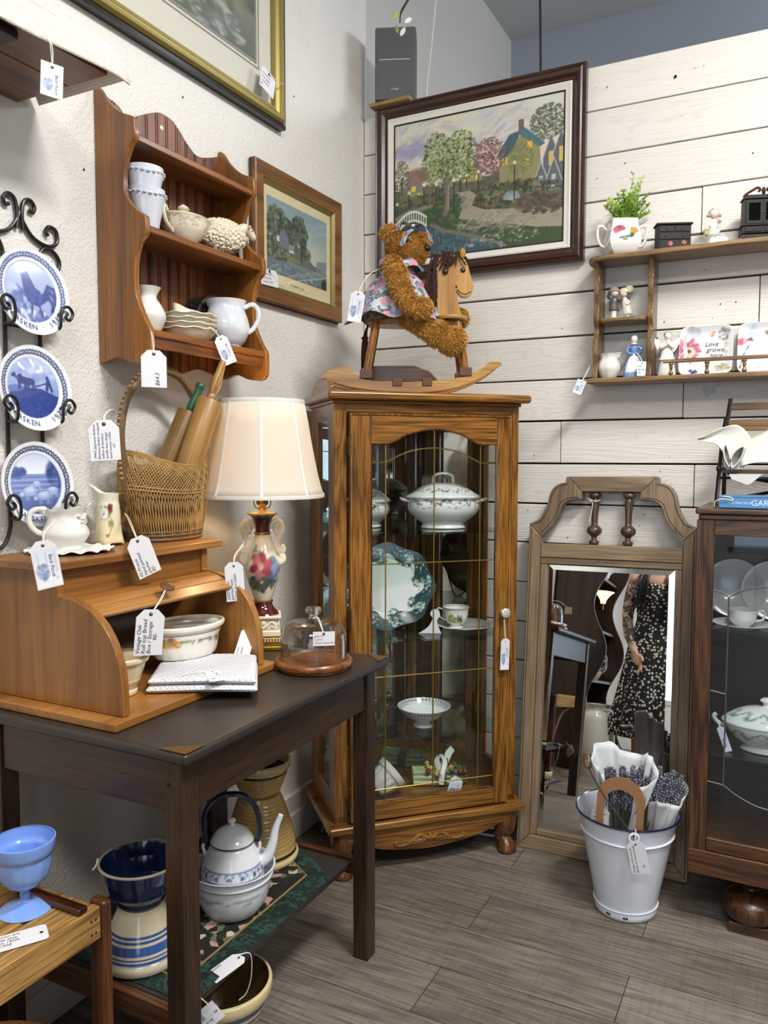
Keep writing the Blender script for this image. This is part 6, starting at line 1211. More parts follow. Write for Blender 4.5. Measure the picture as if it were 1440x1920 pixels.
def asparagus(label, loc, rot, L_):
    t = thing('asparagus_bundle', label, 'figurine', loc, rot); r_ = random.Random(int(L_ * 1000)); k = 0
    gm = painted('asparagus_glaze', 0.25, 0.2)
    for j, n in enumerate((5, 4, 3)):
        for i in range(n):
            b = MB(); y = (i - (n - 1) / 2) * 0.019; z = 0.010 + j * 0.015; L2 = L_ * r_.uniform(.94, 1.03)
            P = [(-L_ / 2 + L2 * q / 8, y + .001 * math.sin(q * 2 + i), z) for q in range(9)]; b.tube(P, [0.0098, 0.0098, 0.0096, 0.0094, 0.0094, 0.0092, 0.0095, 0.0085, 0.003], 9)
            for q in range(6): b.ball((L_ / 2 * (0.25 + q * .12), y + 0.006 * (-1) ** q, z + 0.006), (0.007, 0.004, 0.003), 6, 5)
            b.build('stalk', gm, t, smooth=70, col=lambda co: np.array(rgb('#b9bd92')) * (1 - np.clip((co[:, :1] / L_ + .5), 0, 1)) + np.array(rgb('#4c5a3a')) * np.clip(co[:, :1] / L_ + .5, 0, 1))
    b = MB()
    for x in (-0.012, -0.004, 0.004, 0.012): b.tube(cr([(x, -0.052, 0.006), (x, -0.046, 0.034), (x, 0, 0.052), (x, 0.046, 0.034), (x, 0.052, 0.006)], 5), 0.0042, 6)
    b.build('ribbon_band', mat('olive_ribbon', '#3c4a34', .4), t)
    return t
asparagus('ceramic asparagus bundle lying at the back of the cabinet floor', cab(0.045, 0.40, 0.2008), CZ - 0.55, 0.16)
t = asparagus('ceramic asparagus bundle with a striped white ribbon at the front of the cabinet floor', cab(0.112, 0.200, 0.2008), CZ - 0.25, 0.20)
b = MB(); b.tube(cr([(-0.005, -0.06, 0.012), (0.0, -0.055, 0.05), (0.012, -0.03, 0.085), (0.0, 0.0, 0.095), (-0.016, -0.02, 0.085), (-0.010, -0.045, 0.06)], 5), (0.012, 0.001), 6, flat=(1, 0, 0)); b.tube(cr([(0.01, -0.03, 0.07), (0.030, -0.01, 0.105), (0.045, 0.01, 0.115), (0.035, 0.03, 0.095), (0.015, 0.0, 0.07)], 5), (0.011, 0.001), 6, flat=(1, 0.3, 0)); b.build('white_ribbon', mat('ribbon_white', '#ebe9e0', .5), t)
b = MB()
for x in (-0.010, 0.010): b.tube(cr([(-0.005 + x, -0.0612, 0.012), (x, -0.0565, 0.05), (0.012 + x, -0.032, 0.086), (x, 0.0, 0.0965)], 5), (0.0012, 0.0016), 5)
write(b, 'ZAGE', 0.013, T(-0.0035, -0.0600, 0.018, ry=-PI / 2, rx=-0.15), 0); b.build('ribbon_lettering', ink, t)
b = MB(); r_ = random.Random(9)
for k in range(26): b.ball((r_.uniform(-.05, .1), r_.uniform(-.045, .04), r_.uniform(.042, .062)), r_.uniform(.006, .011), 8, 6)
b.build('ceramic_buds', painted('bud_glaze', .3), t, smooth=180, col=lambda co: np.array([rgb(['#c9a24e', '#7a2f28', '#d8c07a', '#5d6b3a'][int(q * 37) % 4]) for q in np.repeat(np.arange(26) / 7.3, len(co) // 26)]))
tb_ = thing('white_pot', 'white fluted china pot lying tilted at the left of the cabinet floor', 'pot', cab(-0.115, 0.135, 0.262), (-0.1, 0.95, CZ))
prof = cr([(0.030, -0.045), (0.034, -0.043), (0.046, -0.015), (0.052, 0.012), (0.058, 0.020), (0.060, 0.040)], 5)
b = MB(); b.lathe(vp([(r, z + 0.045) for r, z in prof], 0.003), 80, M=T(0, 0, -0.045), fn=lambda r, z, t: (r * (1 + 0.03 * math.cos(12 * t) * (1 if 0.01 < z < 0.055 and r > .02 else 0)), z)); b.build('pot', white_gloss, tb_, smooth=60)
hang_tag('price_tag', 'printed shop tag leaning inside the cabinet against the asparagus bundle', cab(0.118, 0.058, 0.2700), (-0.28, 0.42, CZ), 0.048, 0.078, [], card=True)

# ---------------------------------------------------------------- rocking horse and teddy bear on the cabinet
HA = 0.47
hp_ = (-1.112, 2.439, 1.5575)
hz = thing('rocking_horse', 'honey coloured wooden toy rocking horse on top of the oak cabinet', 'rocking horse', hp_, HA)
hw = wood('horse_pine', '#9a6a2a', '#b98742', '#c79650', 'x', 0.9, 0.3, 0.3, 0.7, 0.2); hwz = wood('horse_pine_v', '#a8742f', '#bb8a45', '#c79650', 'z', 0.8, 0.3, 0.3, 0.6, 0.15); hleg = wood('horse_leg_wood', '#6a3a14', '#96602a', '#a87034', 'z', 1.2, 0.25, 0.4, .8)
rp = cr([(-0.335, 0.045), (-0.25, 0.020), (-0.15, 0.006), (-0.06, 0.0), (0.06, 0.008), (0.14, 0.030), (0.20, 0.060), (0.245, 0.092)], 5) + cr([(0.238, 0.100), (0.205, 0.098), (0.180, 0.080), (0.120, 0.052), (0.0, 0.038), (-0.10, 0.036), (-0.19, 0.044), (-0.225, 0.066), (-0.265, 0.086), (-0.310, 0.074), (-0.335, 0.050)], 5)
for y in (-0.085, 0.075): b = MB(); b.prism(rp, y - 0.010, y + 0.010); b.build('rocker', hw, hz, bevel=0.003)
b = MB(); b.prism([(-0.20, 0.055), (0.06, 0.050), (0.02, 0.092), (-0.03, 0.108), (-0.17, 0.108)], 0.092, 0.102); b.build('side_board', wood('horse_dark', '#4c2b10', '#75481f', '#855428', 'x', 1, .3, .3), hz, bevel=0.003)
for x in (-0.11, 0.03): b = MB(); b.box(x - 0.02, x + 0.02, -0.085, 0.085, 0.028, 0.040); b.build('cross_slat', hw, hz, bevel=0.003)
lm = mat('brown_cap', '#5b3a26', 0.6)
for x, xt, s_ in ((-0.190, -0.160, -1), (0.128, 0.105, 1)):
    for y in (-0.085, 0.075):
        b = MB(); zt = 0.232; zb = 0.052 if x < 0 else 0.060; b.tube(cr([(x, y, zb), (x + 0.3 * (xt - x), y * 0.96, zb + 0.06), (xt, y * 0.62, zt)], 5), [(0.013, 0.011)] * 11, 4, flat=(1, 0, 0)); b.build('leg', hleg, hz, bevel=0.002, smooth=40)
        b = MB(); b.box(x - 0.020, x + 0.020, y - 0.0145, y + 0.0145, zb - 0.006, zb + 0.022); b.build('leg_cap', lm, hz, bevel=0.003)
for x in (-0.09, 0.005):
    b = MB(); b.box(x - 0.016, x + 0.016, -0.0985, -0.0725, 0.022, 0.050); b.build('rocker_pad', lm, hz, bevel=0.003)
seat = [(0.15 * math.cos(t) * (1.0 if math.cos(t) < 0 else 0.93) - 0.035 + 0.0, 0.062 * math.sin(t) * (1 - 0.28 * math.cos(t))) for t in np.linspace(0, 2 * PI, 48, endpoint=False)]
b = MB(); b.prism([(x, y - 0.002) for x, y in seat], 0.226, 0.244, 'xy'); b.build('seat', hw, hz, bevel=0.005, seg=3)
b = MB(); b.prism([(0.088 + 0.052 * math.cos(t), 0.050 * math.sin(t)) for t in np.linspace(0, 2 * PI, 40, endpoint=False)], 0.2445, 0.258, 'xy'); b.build('seat_front', hw, hz, bevel=0.004)
hd = cr([(0.040, 0.258), (0.040, 0.30), (0.034, 0.345), (0.030, 0.39), (0.036, 0.43), (0.055, 0.450), (0.085, 0.457), (0.118, 0.450), (0.138, 0.425), (0.148, 0.39), (0.158, 0.355), (0.154, 0.332), (0.136, 0.320), (0.116, 0.325), (0.103, 0.340)], 5) + cr([(0.100, 0.346), (0.104, 0.330), (0.110, 0.300), (0.116, 0.275), (0.122, 0.258)], 4)
b = MB(); b.prism(hd, -0.017, 0.017); b.build('head_and_neck', hwz, hz, bevel=0.004, seg=3)
b = MB(); b.tube([(0.106, -0.0178, 0.343), (0.118, -0.0178, 0.331), (0.134, -0.0178, 0.327), (0.150, -0.0178, 0.336)], 0.0014, 6); b.ball((0.103, -0.0175, 0.352), (0.0035, 0.002, 0.005), 8, 6); b.build('mouth_line', mat('dark_brown_line', '#3a1e10', .5), hz)
for s_ in (-1, 1): b = MB(); b.ball((0.124, s_ * 0.018, 0.405), (0.0085, 0.005, 0.0085), 14, 10); b.build('eye', mat('button_eye', '#1e0f08', 0.08, coat=.6), hz)
b = MB(); b.ball((0.066, -0.022, 0.400), (0.010, 0.008, 0.010), 14, 10); b.build('peg', mat('peg_wood', '#3e1f10', .35), hz)
yarn = mat('brown_yarn', '#3a1d12', 0.9, bump=(500, 1, .002))
b = MB(); r_ = random.Random(4)
for k in range(80):
    u = r_.random(); s_ = -1 if r_.random() < 0.72 else 1
    x0, z0 = [(0.022, 0.36), (0.024, 0.41), (0.034, 0.445), (0.095, 0.456)][min(int(u * 4), 3)]; x0 += r_.uniform(-.012, .010) if u < .75 else r_.uniform(-.04, .03); z0 += r_.uniform(-.02, .006)
    ln = r_.uniform(0.06, 0.15) if u < .75 else r_.uniform(.02, .045); lean = r_.uniform(-0.03, 0.005) if u < 0.75 else r_.uniform(-.03, .03)
    b.tube(cr([(x0 + 0.02, 0, z0), (x0, s_ * 0.019, z0 + 0.006), (x0 + lean * .5, s_ * 0.026, z0 - ln * 0.4), (x0 + lean, s_ * r_.uniform(.024, .032), z0 - ln)], 4), 0.0026, 5)
b.build('mane', yarn, hz, smooth=180)
for s_ in (-1, 1): b = MB(); b.ball((0.122, s_ * 0.020, 0.458), (0.010, 0.007, 0.017), 14, 10); b.build('ear', mat('plush_ear', '#b98a3c', 0.9, bump=(420, 1.0, .004)), hz)
b = MB()
for k in range(46):
    a = r_.uniform(0, 6.28); q = r_.uniform(0, .014); b.tube(cr([(-0.186, 0, 0.232), (-0.196 + q * .4 * math.cos(a), q * .4 * math.sin(a), 0.20), (-0.198 + q * math.cos(a), q * math.sin(a), 0.15), (-0.196 + q * 1.2 * math.cos(a), q * 1.2 * math.sin(a), r_.uniform(.075, .115))], 3), 0.0024, 5)
b.tube([(-0.197 + .009 * math.cos(t), .009 * math.sin(t), 0.188) for t in np.linspace(0, 6.28, 16, endpoint=False)], 0.004, 6, closed=True); b.build('tail', yarn, hz, smooth=180)

def fur(mb_cols, tubes, dens, ln, seed, base):
    """short pile strands over tapered limbs and balls; tubes = list of (points, radii)"""
    r_ = np.random.RandomState(seed); V = []; F = []; Cc = []; pal = [np.array(rgb(h)) for h in base]
    for pts, rad in tubes:
        P = np.array(pts, float); R = np.array(rad, float)
        seg = np.linalg.norm(np.diff(P, axis=0), axis=1); areas = seg * (R[1:] + R[:-1]) / 2 * 2 * PI
        tot = areas.sum() + 2 * PI * (R[0] ** 2 + R[-1] ** 2)
        for k in range(int(tot * dens)):
            u = r_.rand() * tot
            ax = None
            if u < areas.sum():
                i = int(np.searchsorted(np.cumsum(areas), u)); i = min(i, len(seg) - 1); f = r_.rand(); c = P[i] * (1 - f) + P[i + 1] * f; rr = R[i] * (1 - f) + R[i + 1] * f; ax = (P[i + 1] - P[i]) / (seg[i] + 1e-9)
                n = r_.randn(3); n -= ax * (n @ ax); n /= np.linalg.norm(n)
            else:
                e = 0 if r_.rand() < R[0] ** 2 / (R[0] ** 2 + R[-1] ** 2) else -1; c = P[e]; rr = R[e]; n = r_.randn(3); n /= np.linalg.norm(n); ax = (P[1] - P[0]) if e == 0 else (P[-1] - P[-2]); ax = ax / (np.linalg.norm(ax) + 1e-9)
                if (n @ ax > 0) == (e == 0): n = n - 2 * ax * (n @ ax)
            p = c + n * rr * 0.97; d = n * 0.8 + ax * 0.55 + np.array([0, 0, -0.25]) + r_.randn(3) * 0.28; d /= np.linalg.norm(d); s_ = np.cross(d, r_.randn(3)); s_ /= np.linalg.norm(s_)
            l_ = ln * (0.6 + 0.7 * r_.rand()); w_ = 0.0011; o = len(V)
            V += [p - s_ * w_, p + s_ * w_, p + d * l_ * 0.6 + s_ * w_ * .8, p + d * l_ + np.array([0, 0, -0.12 * l_])]; F += [(o, o + 1, o + 2), (o, o + 2, o + 3)]
            cc = pal[r_.randint(len(pal))]; Cc += [cc * 0.96, cc * 0.96, cc, np.minimum(cc * 1.05, 1)]
    m = MB(); m.v = [tuple(p) for p in V]; m.f = F; return m, np.array(Cc)
br = thing('teddy_bear', 'golden plush teddy bear in a floral dress riding the rocking horse', 'teddy bear', hp_, HA)
near, far = -0.050, 0.050
arms = [([(-0.105, near, 0.418), (-0.098, near - 0.028, 0.388), (-0.082, near - 0.058, 0.335), (-0.066, near - 0.082, 0.290), (-0.040, near - 0.090, 0.262), (-0.012, near - 0.086, 0.262)], [0.027, 0.033, 0.031, 0.028, 0.031, 0.029]),
        ([(-0.085, far, 0.405), (-0.05, far + 0.025, 0.36), (0.0, far + 0.02, 0.31), (0.05, far - 0.01, 0.275)], [0.028, 0.030, 0.027, 0.028])]
legs = [([(-0.085, near + 0.010, 0.272), (-0.045, near - 0.022, 0.240), (0.0, near - 0.030, 0.208), (0.048, near - 0.034, 0.178), (0.082, near - 0.036, 0.168)], [0.034, 0.031, 0.030, 0.036, 0.045]),
        ([(-0.07, far - 0.005, 0.275), (0.0, far + 0.01, 0.255), (0.07, far + 0.01, 0.245), (0.118, far + 0.005, 0.262)], [0.033, 0.032, 0.031, 0.030])]
torso = ([(-0.090, 0, 0.285), (-0.088, 0, 0.33), (-0.085, 0, 0.385), (-0.078, 0, 0.425)], [0.055, 0.055, 0.045, 0.030])
head = ([(-0.085, -0.002, 0.478), (-0.062, -0.010, 0.480), (-0.040, -0.018, 0.470), (-0.016, -0.026, 0.462)], [0.046, 0.052, 0.044, 0.027])
chin = ([(-0.05, -0.012, 0.445), (-0.025, -0.02, 0.445)], [0.036, 0.026])
ears = [([(-0.118, -0.020, 0.520), (-0.112, -0.018, 0.524)], [0.026, 0.024]), ([(-0.010, 0.045, 0.515), (-0.006, 0.045, 0.512)], [0.025, 0.022])]
b = MB()
for pts, rad in arms + legs + [torso, head, chin] + ears:
    Pq = cr(pts, 4) if len(pts) > 2 else pts; rq = list(np.interp(np.linspace(0, 1, len(Pq)), np.linspace(0, 1, len(rad)), rad)); b.tube(Pq, rq, 14); b.ball(Pq[0], rq[0], 14, 10); b.ball(Pq[-1], rq[-1], 14, 10)
body = b.build('body', mat('plush', '#b27f33', 0.9, bump=(420, 1.0, .004), var=.2), br, smooth=180)
q = body.modifiers.new('union', 'REMESH'); q.mode = 'VOXEL'; q.voxel_size = 0.004; q.use_smooth_shade = True
q = body.modifiers.new('soft', 'SMOOTH'); q.factor = 0.5; q.iterations = 4
fa, ca_ = fur(None, [head, chin], 230000, 0.0065, 5, ['#9c6823', '#b27c30', '#c69242', '#bf8836', '#a4722b'])
fm, fc_ = fur(None, arms + legs + ears, 150000, 0.0115, 3, ['#a06d26', '#b78235', '#cc9a48', '#dcb163', '#c38d3a', '#a97830'])
fm.add(fa.v, fa.f); fc_ = np.vstack([fc_, ca_])
o = fm.build('fur', painted('plush_pile', 0.8), br, smooth=0, col=fc_); o['kind'] = 'stuff'
def floral_cloth():
    m = mat('floral_cotton', '#c9ccd0', 0.85); nt = m.node_tree; L = nt.links.new; tc = nt.nodes.new('ShaderNodeTexCoord'); b_ = nt.nodes['Principled BSDF']
    prev = None; base = l4('#b9c0c4')
    for sc_, thr, pal in ((44, 0.50, [(0.0, '#8a93b0'), (0.4, '#9aa4bd'), (0.7, '#5f6f68'), (0.9, '#7b8a80')]), (60, 0.42, [(0.0, '#4f5f58'), (0.5, '#66766c'), (0.8, '#a3aab8')]), (30, 0.40, [(0.0, '#c98a9c'), (0.35, '#d8a3b0'), (0.6, '#7f88ad'), (0.85, '#b56d84')])):
        v = nt.nodes.new('ShaderNodeTexVoronoi'); v.inputs['Scale'].default_value = sc_; mp = nt.nodes.new('ShaderNodeMapping'); mp.inputs['Location'].default_value = (sc_, sc_ * .3, 1); nz = nt.nodes.new('ShaderNodeTexNoise'); nz.inputs['Scale'].default_value = 60
        L(tc.outputs['Object'], mp.inputs[0]); L(tc.outputs['Object'], nz.inputs[0]); ad = nt.nodes.new('ShaderNodeMixRGB'); ad.blend_type = 'ADD'; ad.inputs[0].default_value = 0.02; L(mp.outputs[0], ad.inputs[1]); L(nz.outputs['Color'], ad.inputs[2]); L(ad.outputs[0], v.inputs[0])
        sp = nt.nodes.new('ShaderNodeSeparateColor'); L(v.outputs['Color'], sp.inputs[0]); r = ramp(nt, sp.outputs[0], pal); r.color_ramp.interpolation = 'CONSTANT'
        lt = ramp(nt, v.outputs['Distance'], [(thr, (1, 1, 1)), (thr + 0.06, (0, 0, 0))]); x = nt.nodes.new('ShaderNodeMix'); x.data_type = 'RGBA'; L(lt.outputs[0], x.inputs[0]); L(r.outputs[0], x.inputs[7])
        if prev is None: x.inputs[6].default_value = base
        else: L(prev, x.inputs[6])
        prev = x.outputs[2]
    L(prev, b_.inputs['Base Color']); return m
fcm = floral_cloth()
def dress(u, v):
    t = 2 * PI * u; h = v; fl = 1 + (0.06 * math.sin(9 * t + 1) + 0.05 * math.sin(5 * t)) * h
    cx = -0.088 - 0.012 * h; r = 0.052 + 0.100 * h ** 0.72; z = 0.392 - 0.146 * h - 0.010 * math.sin(7 * t) * h
    x = cx + r * 1.03 * math.cos(t) * fl; y = r * 0.80 * math.sin(t) * fl
    return (x, y, z)
b = MB(); b.grid(dress, 110, 26); b.build('skirt', fcm, br, smooth=180, solid=0.0015)
b = MB(); b.lathe(cr([(0.054, 0.388), (0.058, 0.395), (0.054, 0.402), (0.050, 0.415), (0.044, 0.43)], 4), 60, c=(-0.088, 0, 0), sy=0.95, caps=False, fn=lambda r, z, t: (r * (1 + 0.02 * math.sin(16 * t)), z)); b.build('bodice', fcm, br, smooth=180, solid=0.0015)
b = MB(); b.lathe(cr([(0.040, 0.432), (0.052, 0.440), (0.066, 0.432), (0.074, 0.414)], 4), 60, c=(-0.078, -0.004, 0), caps=False, fn=lambda r, z, t: (r * (1 + 0.04 * math.sin(6 * t)), z + 0.006 * math.sin(5 * t) + 0.012 * math.cos(t - 2.6))); b.build('collar', fcm, br, smooth=180, solid=0.0018)
b = MB(); P = [(-0.058 + 0.0535 * math.cos(t) * 0.55 - 0.012, -0.006 + 0.056 * math.sin(t), 0.492 + 0.050 * math.cos(t) * 0.9) for t in np.linspace(-2.0, 2.0, 28)]; b.tube(P, [(0.0025, 0.010 + 0.004 * math.sin(i)) for i in range(28)], 8); b.build('headband', fcm, br, smooth=180)
b = MB()
for s_ in (-1, 1):
    b.grid(lambda u, v: (-0.040 + s_ * 0.006 + s_ * 0.075 * math.sin(u * PI) ** 0.6 * (0.75 + 0.25 * v) * (u > 0.0) * 0.8, -0.042 + 0.034 * (v - .5) - 0.010 * math.sin(u * PI), 0.538 + 0.022 * math.cos(u * 2 * PI) * (1 if True else 0) * math.sin(u * PI) ** .4 - 0.03 * (s_ > 0) * math.sin(u * PI)), 16, 5)
b.ball((-0.040, -0.040, 0.536), (0.009, 0.012, 0.009), 12, 8); b.build('hair_bow', fcm, br, smooth=180, solid=0.001)
b = MB(); b.ball((0.0045, -0.044, 0.468), (0.0125, 0.012, 0.0105), 16, 10); b.build('nose', mat('black_felt', '#0d0b0a', 0.5), br)
for p in ((-0.060, -0.0625, 0.490), (-0.005, 0.014, 0.496)): b = MB(); b.ball(p, 0.0062, 12, 8); b.build('eye', mat('button_eye', '#1e0f08'), br)
hang_tag('price_tag', 'printed shop tag hanging at the back of the teddy bear dress', (-1.262, 2.262, 1.880), (0, 0.16, 0.42), 0.046, 0.098, [(-1.225, 2.33, 1.96), (-1.24, 2.28, 1.93), (-1.258, 2.264, 1.89)], card=True)
# ---------------------------------------------------------------- big framed landscape on the board wall
pf = thing('framed_landscape', 'large village landscape painting in a dark brown frame with white liner', 'painting', (-1.092, YB - 0.004, 2.368))
mah = wood('mahogany_frame', '#1e0c07', '#38180f', '#431f14', 'x', 1.2, 0.3, 0.3, .6)
PW, PH = 0.815, 0.665
b = MB(); b.frame(PW, PH, [(0, 0), (0, -0.026), (0.006, -0.034), (0.012, -0.030), (0.018, -0.034), (0.030, -0.030), (0.040, -0.020), (0.047, -0.018), (0.050, -0.012), (0.050, 0)]); b.build('dark_moulding', mah, pf, smooth=25)
b = MB(); b.frame(PW - 0.1, PH - 0.1, [(0, 0), (0, -0.017), (0.005, -0.019), (0.018, -0.013), (0.024, -0.012), (0.024, 0)]); b.build('white_liner', mat('linen_liner', '#d9d6cb', 0.8, bump=(600, .4, .001)), pf, smooth=25)
b = MB(); b.frame(PW - 0.148, PH - 0.148, [(0, 0), (0, -0.012), (0.005, -0.012), (0.005, 0)]); b.build('inner_fillet', mat('fillet', '#2a120c', 0.4), pf)
def landscape():
    A = 1.29; c = Canvas(360, 280, A, '#b9b6bb', 77)
    c.grad(0.5, 1, '#d0bdb4', '#c6c9c0')
    c.dabs(160, 0.65, 0.8, 0.7, 0.25, 0.10, ['#d0cfae', '#c3c6b6', '#cfc4b2', '#bdbcc2', '#d6cfae'], 0.45, 0.35, 0.15); c.dabs(70, 0.5, 0.85, 0.7, 0.16, 0.08, ['#a09eb2', '#adabbb', '#b3b1be', '#9896ac'], 0.38, 0.28, 0.15); c.dabs(40, 0.12, 0.80, 0.14, 0.05, 0.07, ['#8f8ca8', '#9a97b0'], 0.5, 0.35)
    c.dabs(60, 0.62, 0.62, 0.55, 0.07, 0.08, ['#cbaaa8', '#c5a2a4', '#d2b8ac'], 0.5, 0.4)
    c.poly([(0, 0), (0, 0.52), (0.3, 0.50), (0.6, 0.53), (A, 0.48), (A, 0)], '#4a5240'); c.dabs(200, 0.6, 0.47, 0.65, 0.05, 0.04, ['#4c5444', '#5f6650', '#6d6654', '#3c4636', '#6a5a54'], 0.8)
    # far cottages
    for x, y, w_ in ((0.16, 0.50, 0.16), (0.62, 0.56, 0.15)):
        c.poly(rect(x - w_ / 2, x + w_ / 2, y - 0.06, y), '#8c8a62'); c.poly([(x - w_ * .62, y - .01), (x - w_ * .2, y + .09), (x + w_ * .2, y + .09), (x + w_ * .62, y - .01)], '#7b7572'); c.poly(rect(x - 0.02, x + 0.015, y - 0.005, y + 0.035), '#d9b93e'); c.poly(rect(x + 0.03, x + 0.05, y - 0.05, y - .02), '#d9c04c'); c.poly(rect(x - 0.06, x - 0.035, y - 0.05, y - .02), '#cfb848')
    # main house and gables at the right
    c.poly([(0.83, 0.46), (0.83, 0.64), (0.98, 0.76), (1.12, 0.66), (1.14, 0.44)], '#86835c'); c.poly([(0.80, 0.64), (0.90, 0.78), (0.99, 0.80), (0.94, 0.70), (0.86, 0.60)], '#3f5a62'); c.poly([(0.95, 0.78), (1.0, 0.82), (1.16, 0.68), (1.12, 0.66), (0.98, 0.76)], '#4d6a72'); c.poly(rect(0.965, 1.005, 0.79, 0.87), '#6c6058')
    for x, y in ((1.03, 0.66), (1.02, 0.55), (0.845, 0.58), (0.87, 0.58)): c.poly(rect(x, x + 0.035 if x > 1 else x + .015, y, y + 0.05), '#d9a93e')
    for x, y, s_ in ((1.20, 0.58, 1.1), (1.27, 0.60, 1.1), (1.13, 0.42, 1), (1.22, 0.42, 1.1)):
        c.poly([(x - .05 * s_, y - .14), (x - .05 * s_, y), (x, y + .13 * s_), (x + .05 * s_, y), (x + .05 * s_, y - .14)], '#5d6064'); c.line([(x - .055 * s_, y - .01), (x, y + .14 * s_), (x + .055 * s_, y - .01)], 0.0035, '#a9acac')
        c.poly(rect(x - .015, x + .015, y - .06, y + .04), '#c0a95a' if y > .5 else '#a9b0b0')
    # trees
    G1 = ['#5d6b3e', '#7d8a56', '#94a06c', '#4a5836', '#6c7a48', '#a3ab7c']; G2 = ['#4c5540', '#636b54', '#3c4434', '#757b64']; P_ = ['#6a4c4a', '#7d5d58', '#5a403e', '#8d6c66', '#4d3a38']
    c.line([(0.425, 0.31), (0.43, 0.5), (0.42, 0.66)], 0.024, '#5d584a'); c.line([(0.43, 0.48), (0.36, 0.68)], 0.010, '#5d584a'); c.line([(0.43, 0.5), (0.52, 0.68)], 0.010, '#5d584a')
    
    for bx, by, rx_, ry_, n_ in ((0.43, 0.66, 0.21, 0.17, 760), (0.35, 0.76, 0.11, 0.14, 420), (0.53, 0.74, 0.12, 0.14, 420), (0.30, 0.62, 0.10, 0.08, 200), (0.58, 0.60, 0.09, 0.08, 200)): c.dabs(n_, bx, by, rx_, ry_, 0.011, G1 + ['#2f3a26', '#3a462c'], 0.8, 0.7); c.dabs(n_ // 3, bx - .02, by + 0.03, rx_ * .8, ry_ * .8, 0.008, ['#b3b98a', '#a3ab7c', '#c0c496'], 0.8, 0.6)
    c.line([(0.055, 0.36), (0.06, 0.6)], 0.010, '#4c4638'); c.dabs(480, 0.06, 0.57, 0.07, 0.17, 0.010, G2 + ['#7b7a52'], 0.75, 0.6)
    c.dabs(700, 0.75, 0.66, 0.12, 0.13, 0.010, P_ + ['#a08078'], 0.75, 0.6); c.dabs(600, 1.18, 0.82, 0.13, 0.12, 0.011, G2, 0.7, 0.6); c.dabs(400, 0.98, 0.60, 0.09, 0.12, 0.010, ['#6f7448', '#5d643e', '#83875a'], 0.7, 0.6)
    c.dabs(60, 0.2, 0.60, 0.08, 0.04, 0.03, ['#7a6258', '#8a6f60'], 0.5)
    # grass, path, hedges
    c.poly([(0, 0.36), (0.3, 0.38), (0.55, 0.40), (A, 0.30), (A, 0), (0, 0)], '#3a4a2e'); c.dabs(420, 0.65, 0.22, 0.7, 0.2, 0.03, ['#3c4c2e', '#4d5d38', '#5d6b42', '#2e3b26', '#66704a'], 0.6, 0.3)
    c.poly([(0.50, 0.44), (0.60, 0.44), (0.66, 0.40), (0.62, 0.33), (0.72, 0.29), (1.0, 0.26), (A, 0.22), (A, 0.10), (1.1, 0.12), (0.8, 0.19), (0.52, 0.25), (0.55, 0.33), (0.58, 0.39)], '#938d7c'); c.dabs(220, 0.9, 0.2, 0.4, 0.07, 0.04, ['#9c9684', '#837c6c', '#aca692', '#75705f'], 0.5, 0.2); c.dabs(60, 0.58, 0.37, 0.05, 0.07, 0.02, ['#98917e', '#7b7566'], 0.6, 0.4)
    c.line([(0, 0.31), (0.12, 0.35), (0.3, 0.375)], 0.016, '#7c776a')
    c.dabs(520, 0.95, 0.37, 0.32, 0.09, 0.018, ['#2f3a26', '#46523a', '#5f6a4a', '#7b7c5e', '#3a3428', '#6a4c46'], 0.8, 0.7); c.dabs(200, 1.15, 0.28, 0.2, 0.07, 0.02, ['#4c3c36', '#5d4a42', '#3a3a2c', '#6f5a50'], 0.8, 0.6); c.dabs(260, 0.2, 0.42, 0.3, 0.04, 0.018, ['#3c4632', '#57614a', '#6a6a50', '#705048', '#2e3626'], 0.8, 0.6)
    c.line([(0.415, 0.30), (0.428, 0.36), (0.428, 0.52)], 0.020, '#6b6456'); c.line([(0.435, 0.33), (0.438, 0.50)], 0.006, '#8d8672')
    for k in range(16): t = k / 15 * PI; c.line([(0.92, 0.33), (0.92 + 0.06 * math.cos(t), 0.34 + 0.05 * math.sin(t))], 0.004, '#8fa0a4', .8)
    # pond, bank and bridge
    c.poly([(0, 0.0), (0, 0.26), (0.12, 0.20), (0.30, 0.24), (0.42, 0.17), (0.6, 0.13), (0.85, 0.03), (0.86, 0.0)], '#38505a'); c.dabs(200, 0.3, 0.09, 0.4, 0.1, 0.04, ['#2f444c', '#46606a', '#5a727a', '#2a3c40', '#4d646a'], 0.5, 0.35)
    for k in range(40): x = c.r.rand() * 0.6; y = c.r.rand() * 0.17; c.line([(x, y), (x, y + 0.03)], 0.003, '#8fa0a2', .5)
    c.line([(0.30, 0.235), (0.42, 0.175), (0.6, 0.125), (0.85, 0.035)], 0.012, '#6f6a5c'); c.dabs(60, 0.85, 0.07, 0.28, 0.05, 0.016, ['#8a877c', '#6d6a5e', '#a3a096'], 0.8, 0.6)
    c.ell(0.13, 0.205, 0.10, 0.045, '#27363c', 0.9, 0.3)
    top_ = [(0.02 + 0.24 * i / 12, 0.28 + 0.06 * math.sin(PI * i / 12) + 0.02 * i / 12) for i in range(13)]; lo_ = [(x, y - 0.065) for x, y in top_]
    c.line(top_, 0.007, '#d0d2cc'); c.line(lo_, 0.008, '#c0c3bd')
    for (x, y), (x2, y2) in zip(top_, lo_): c.line([(x, y), (x2, y2)], 0.004, '#cfd1cb')
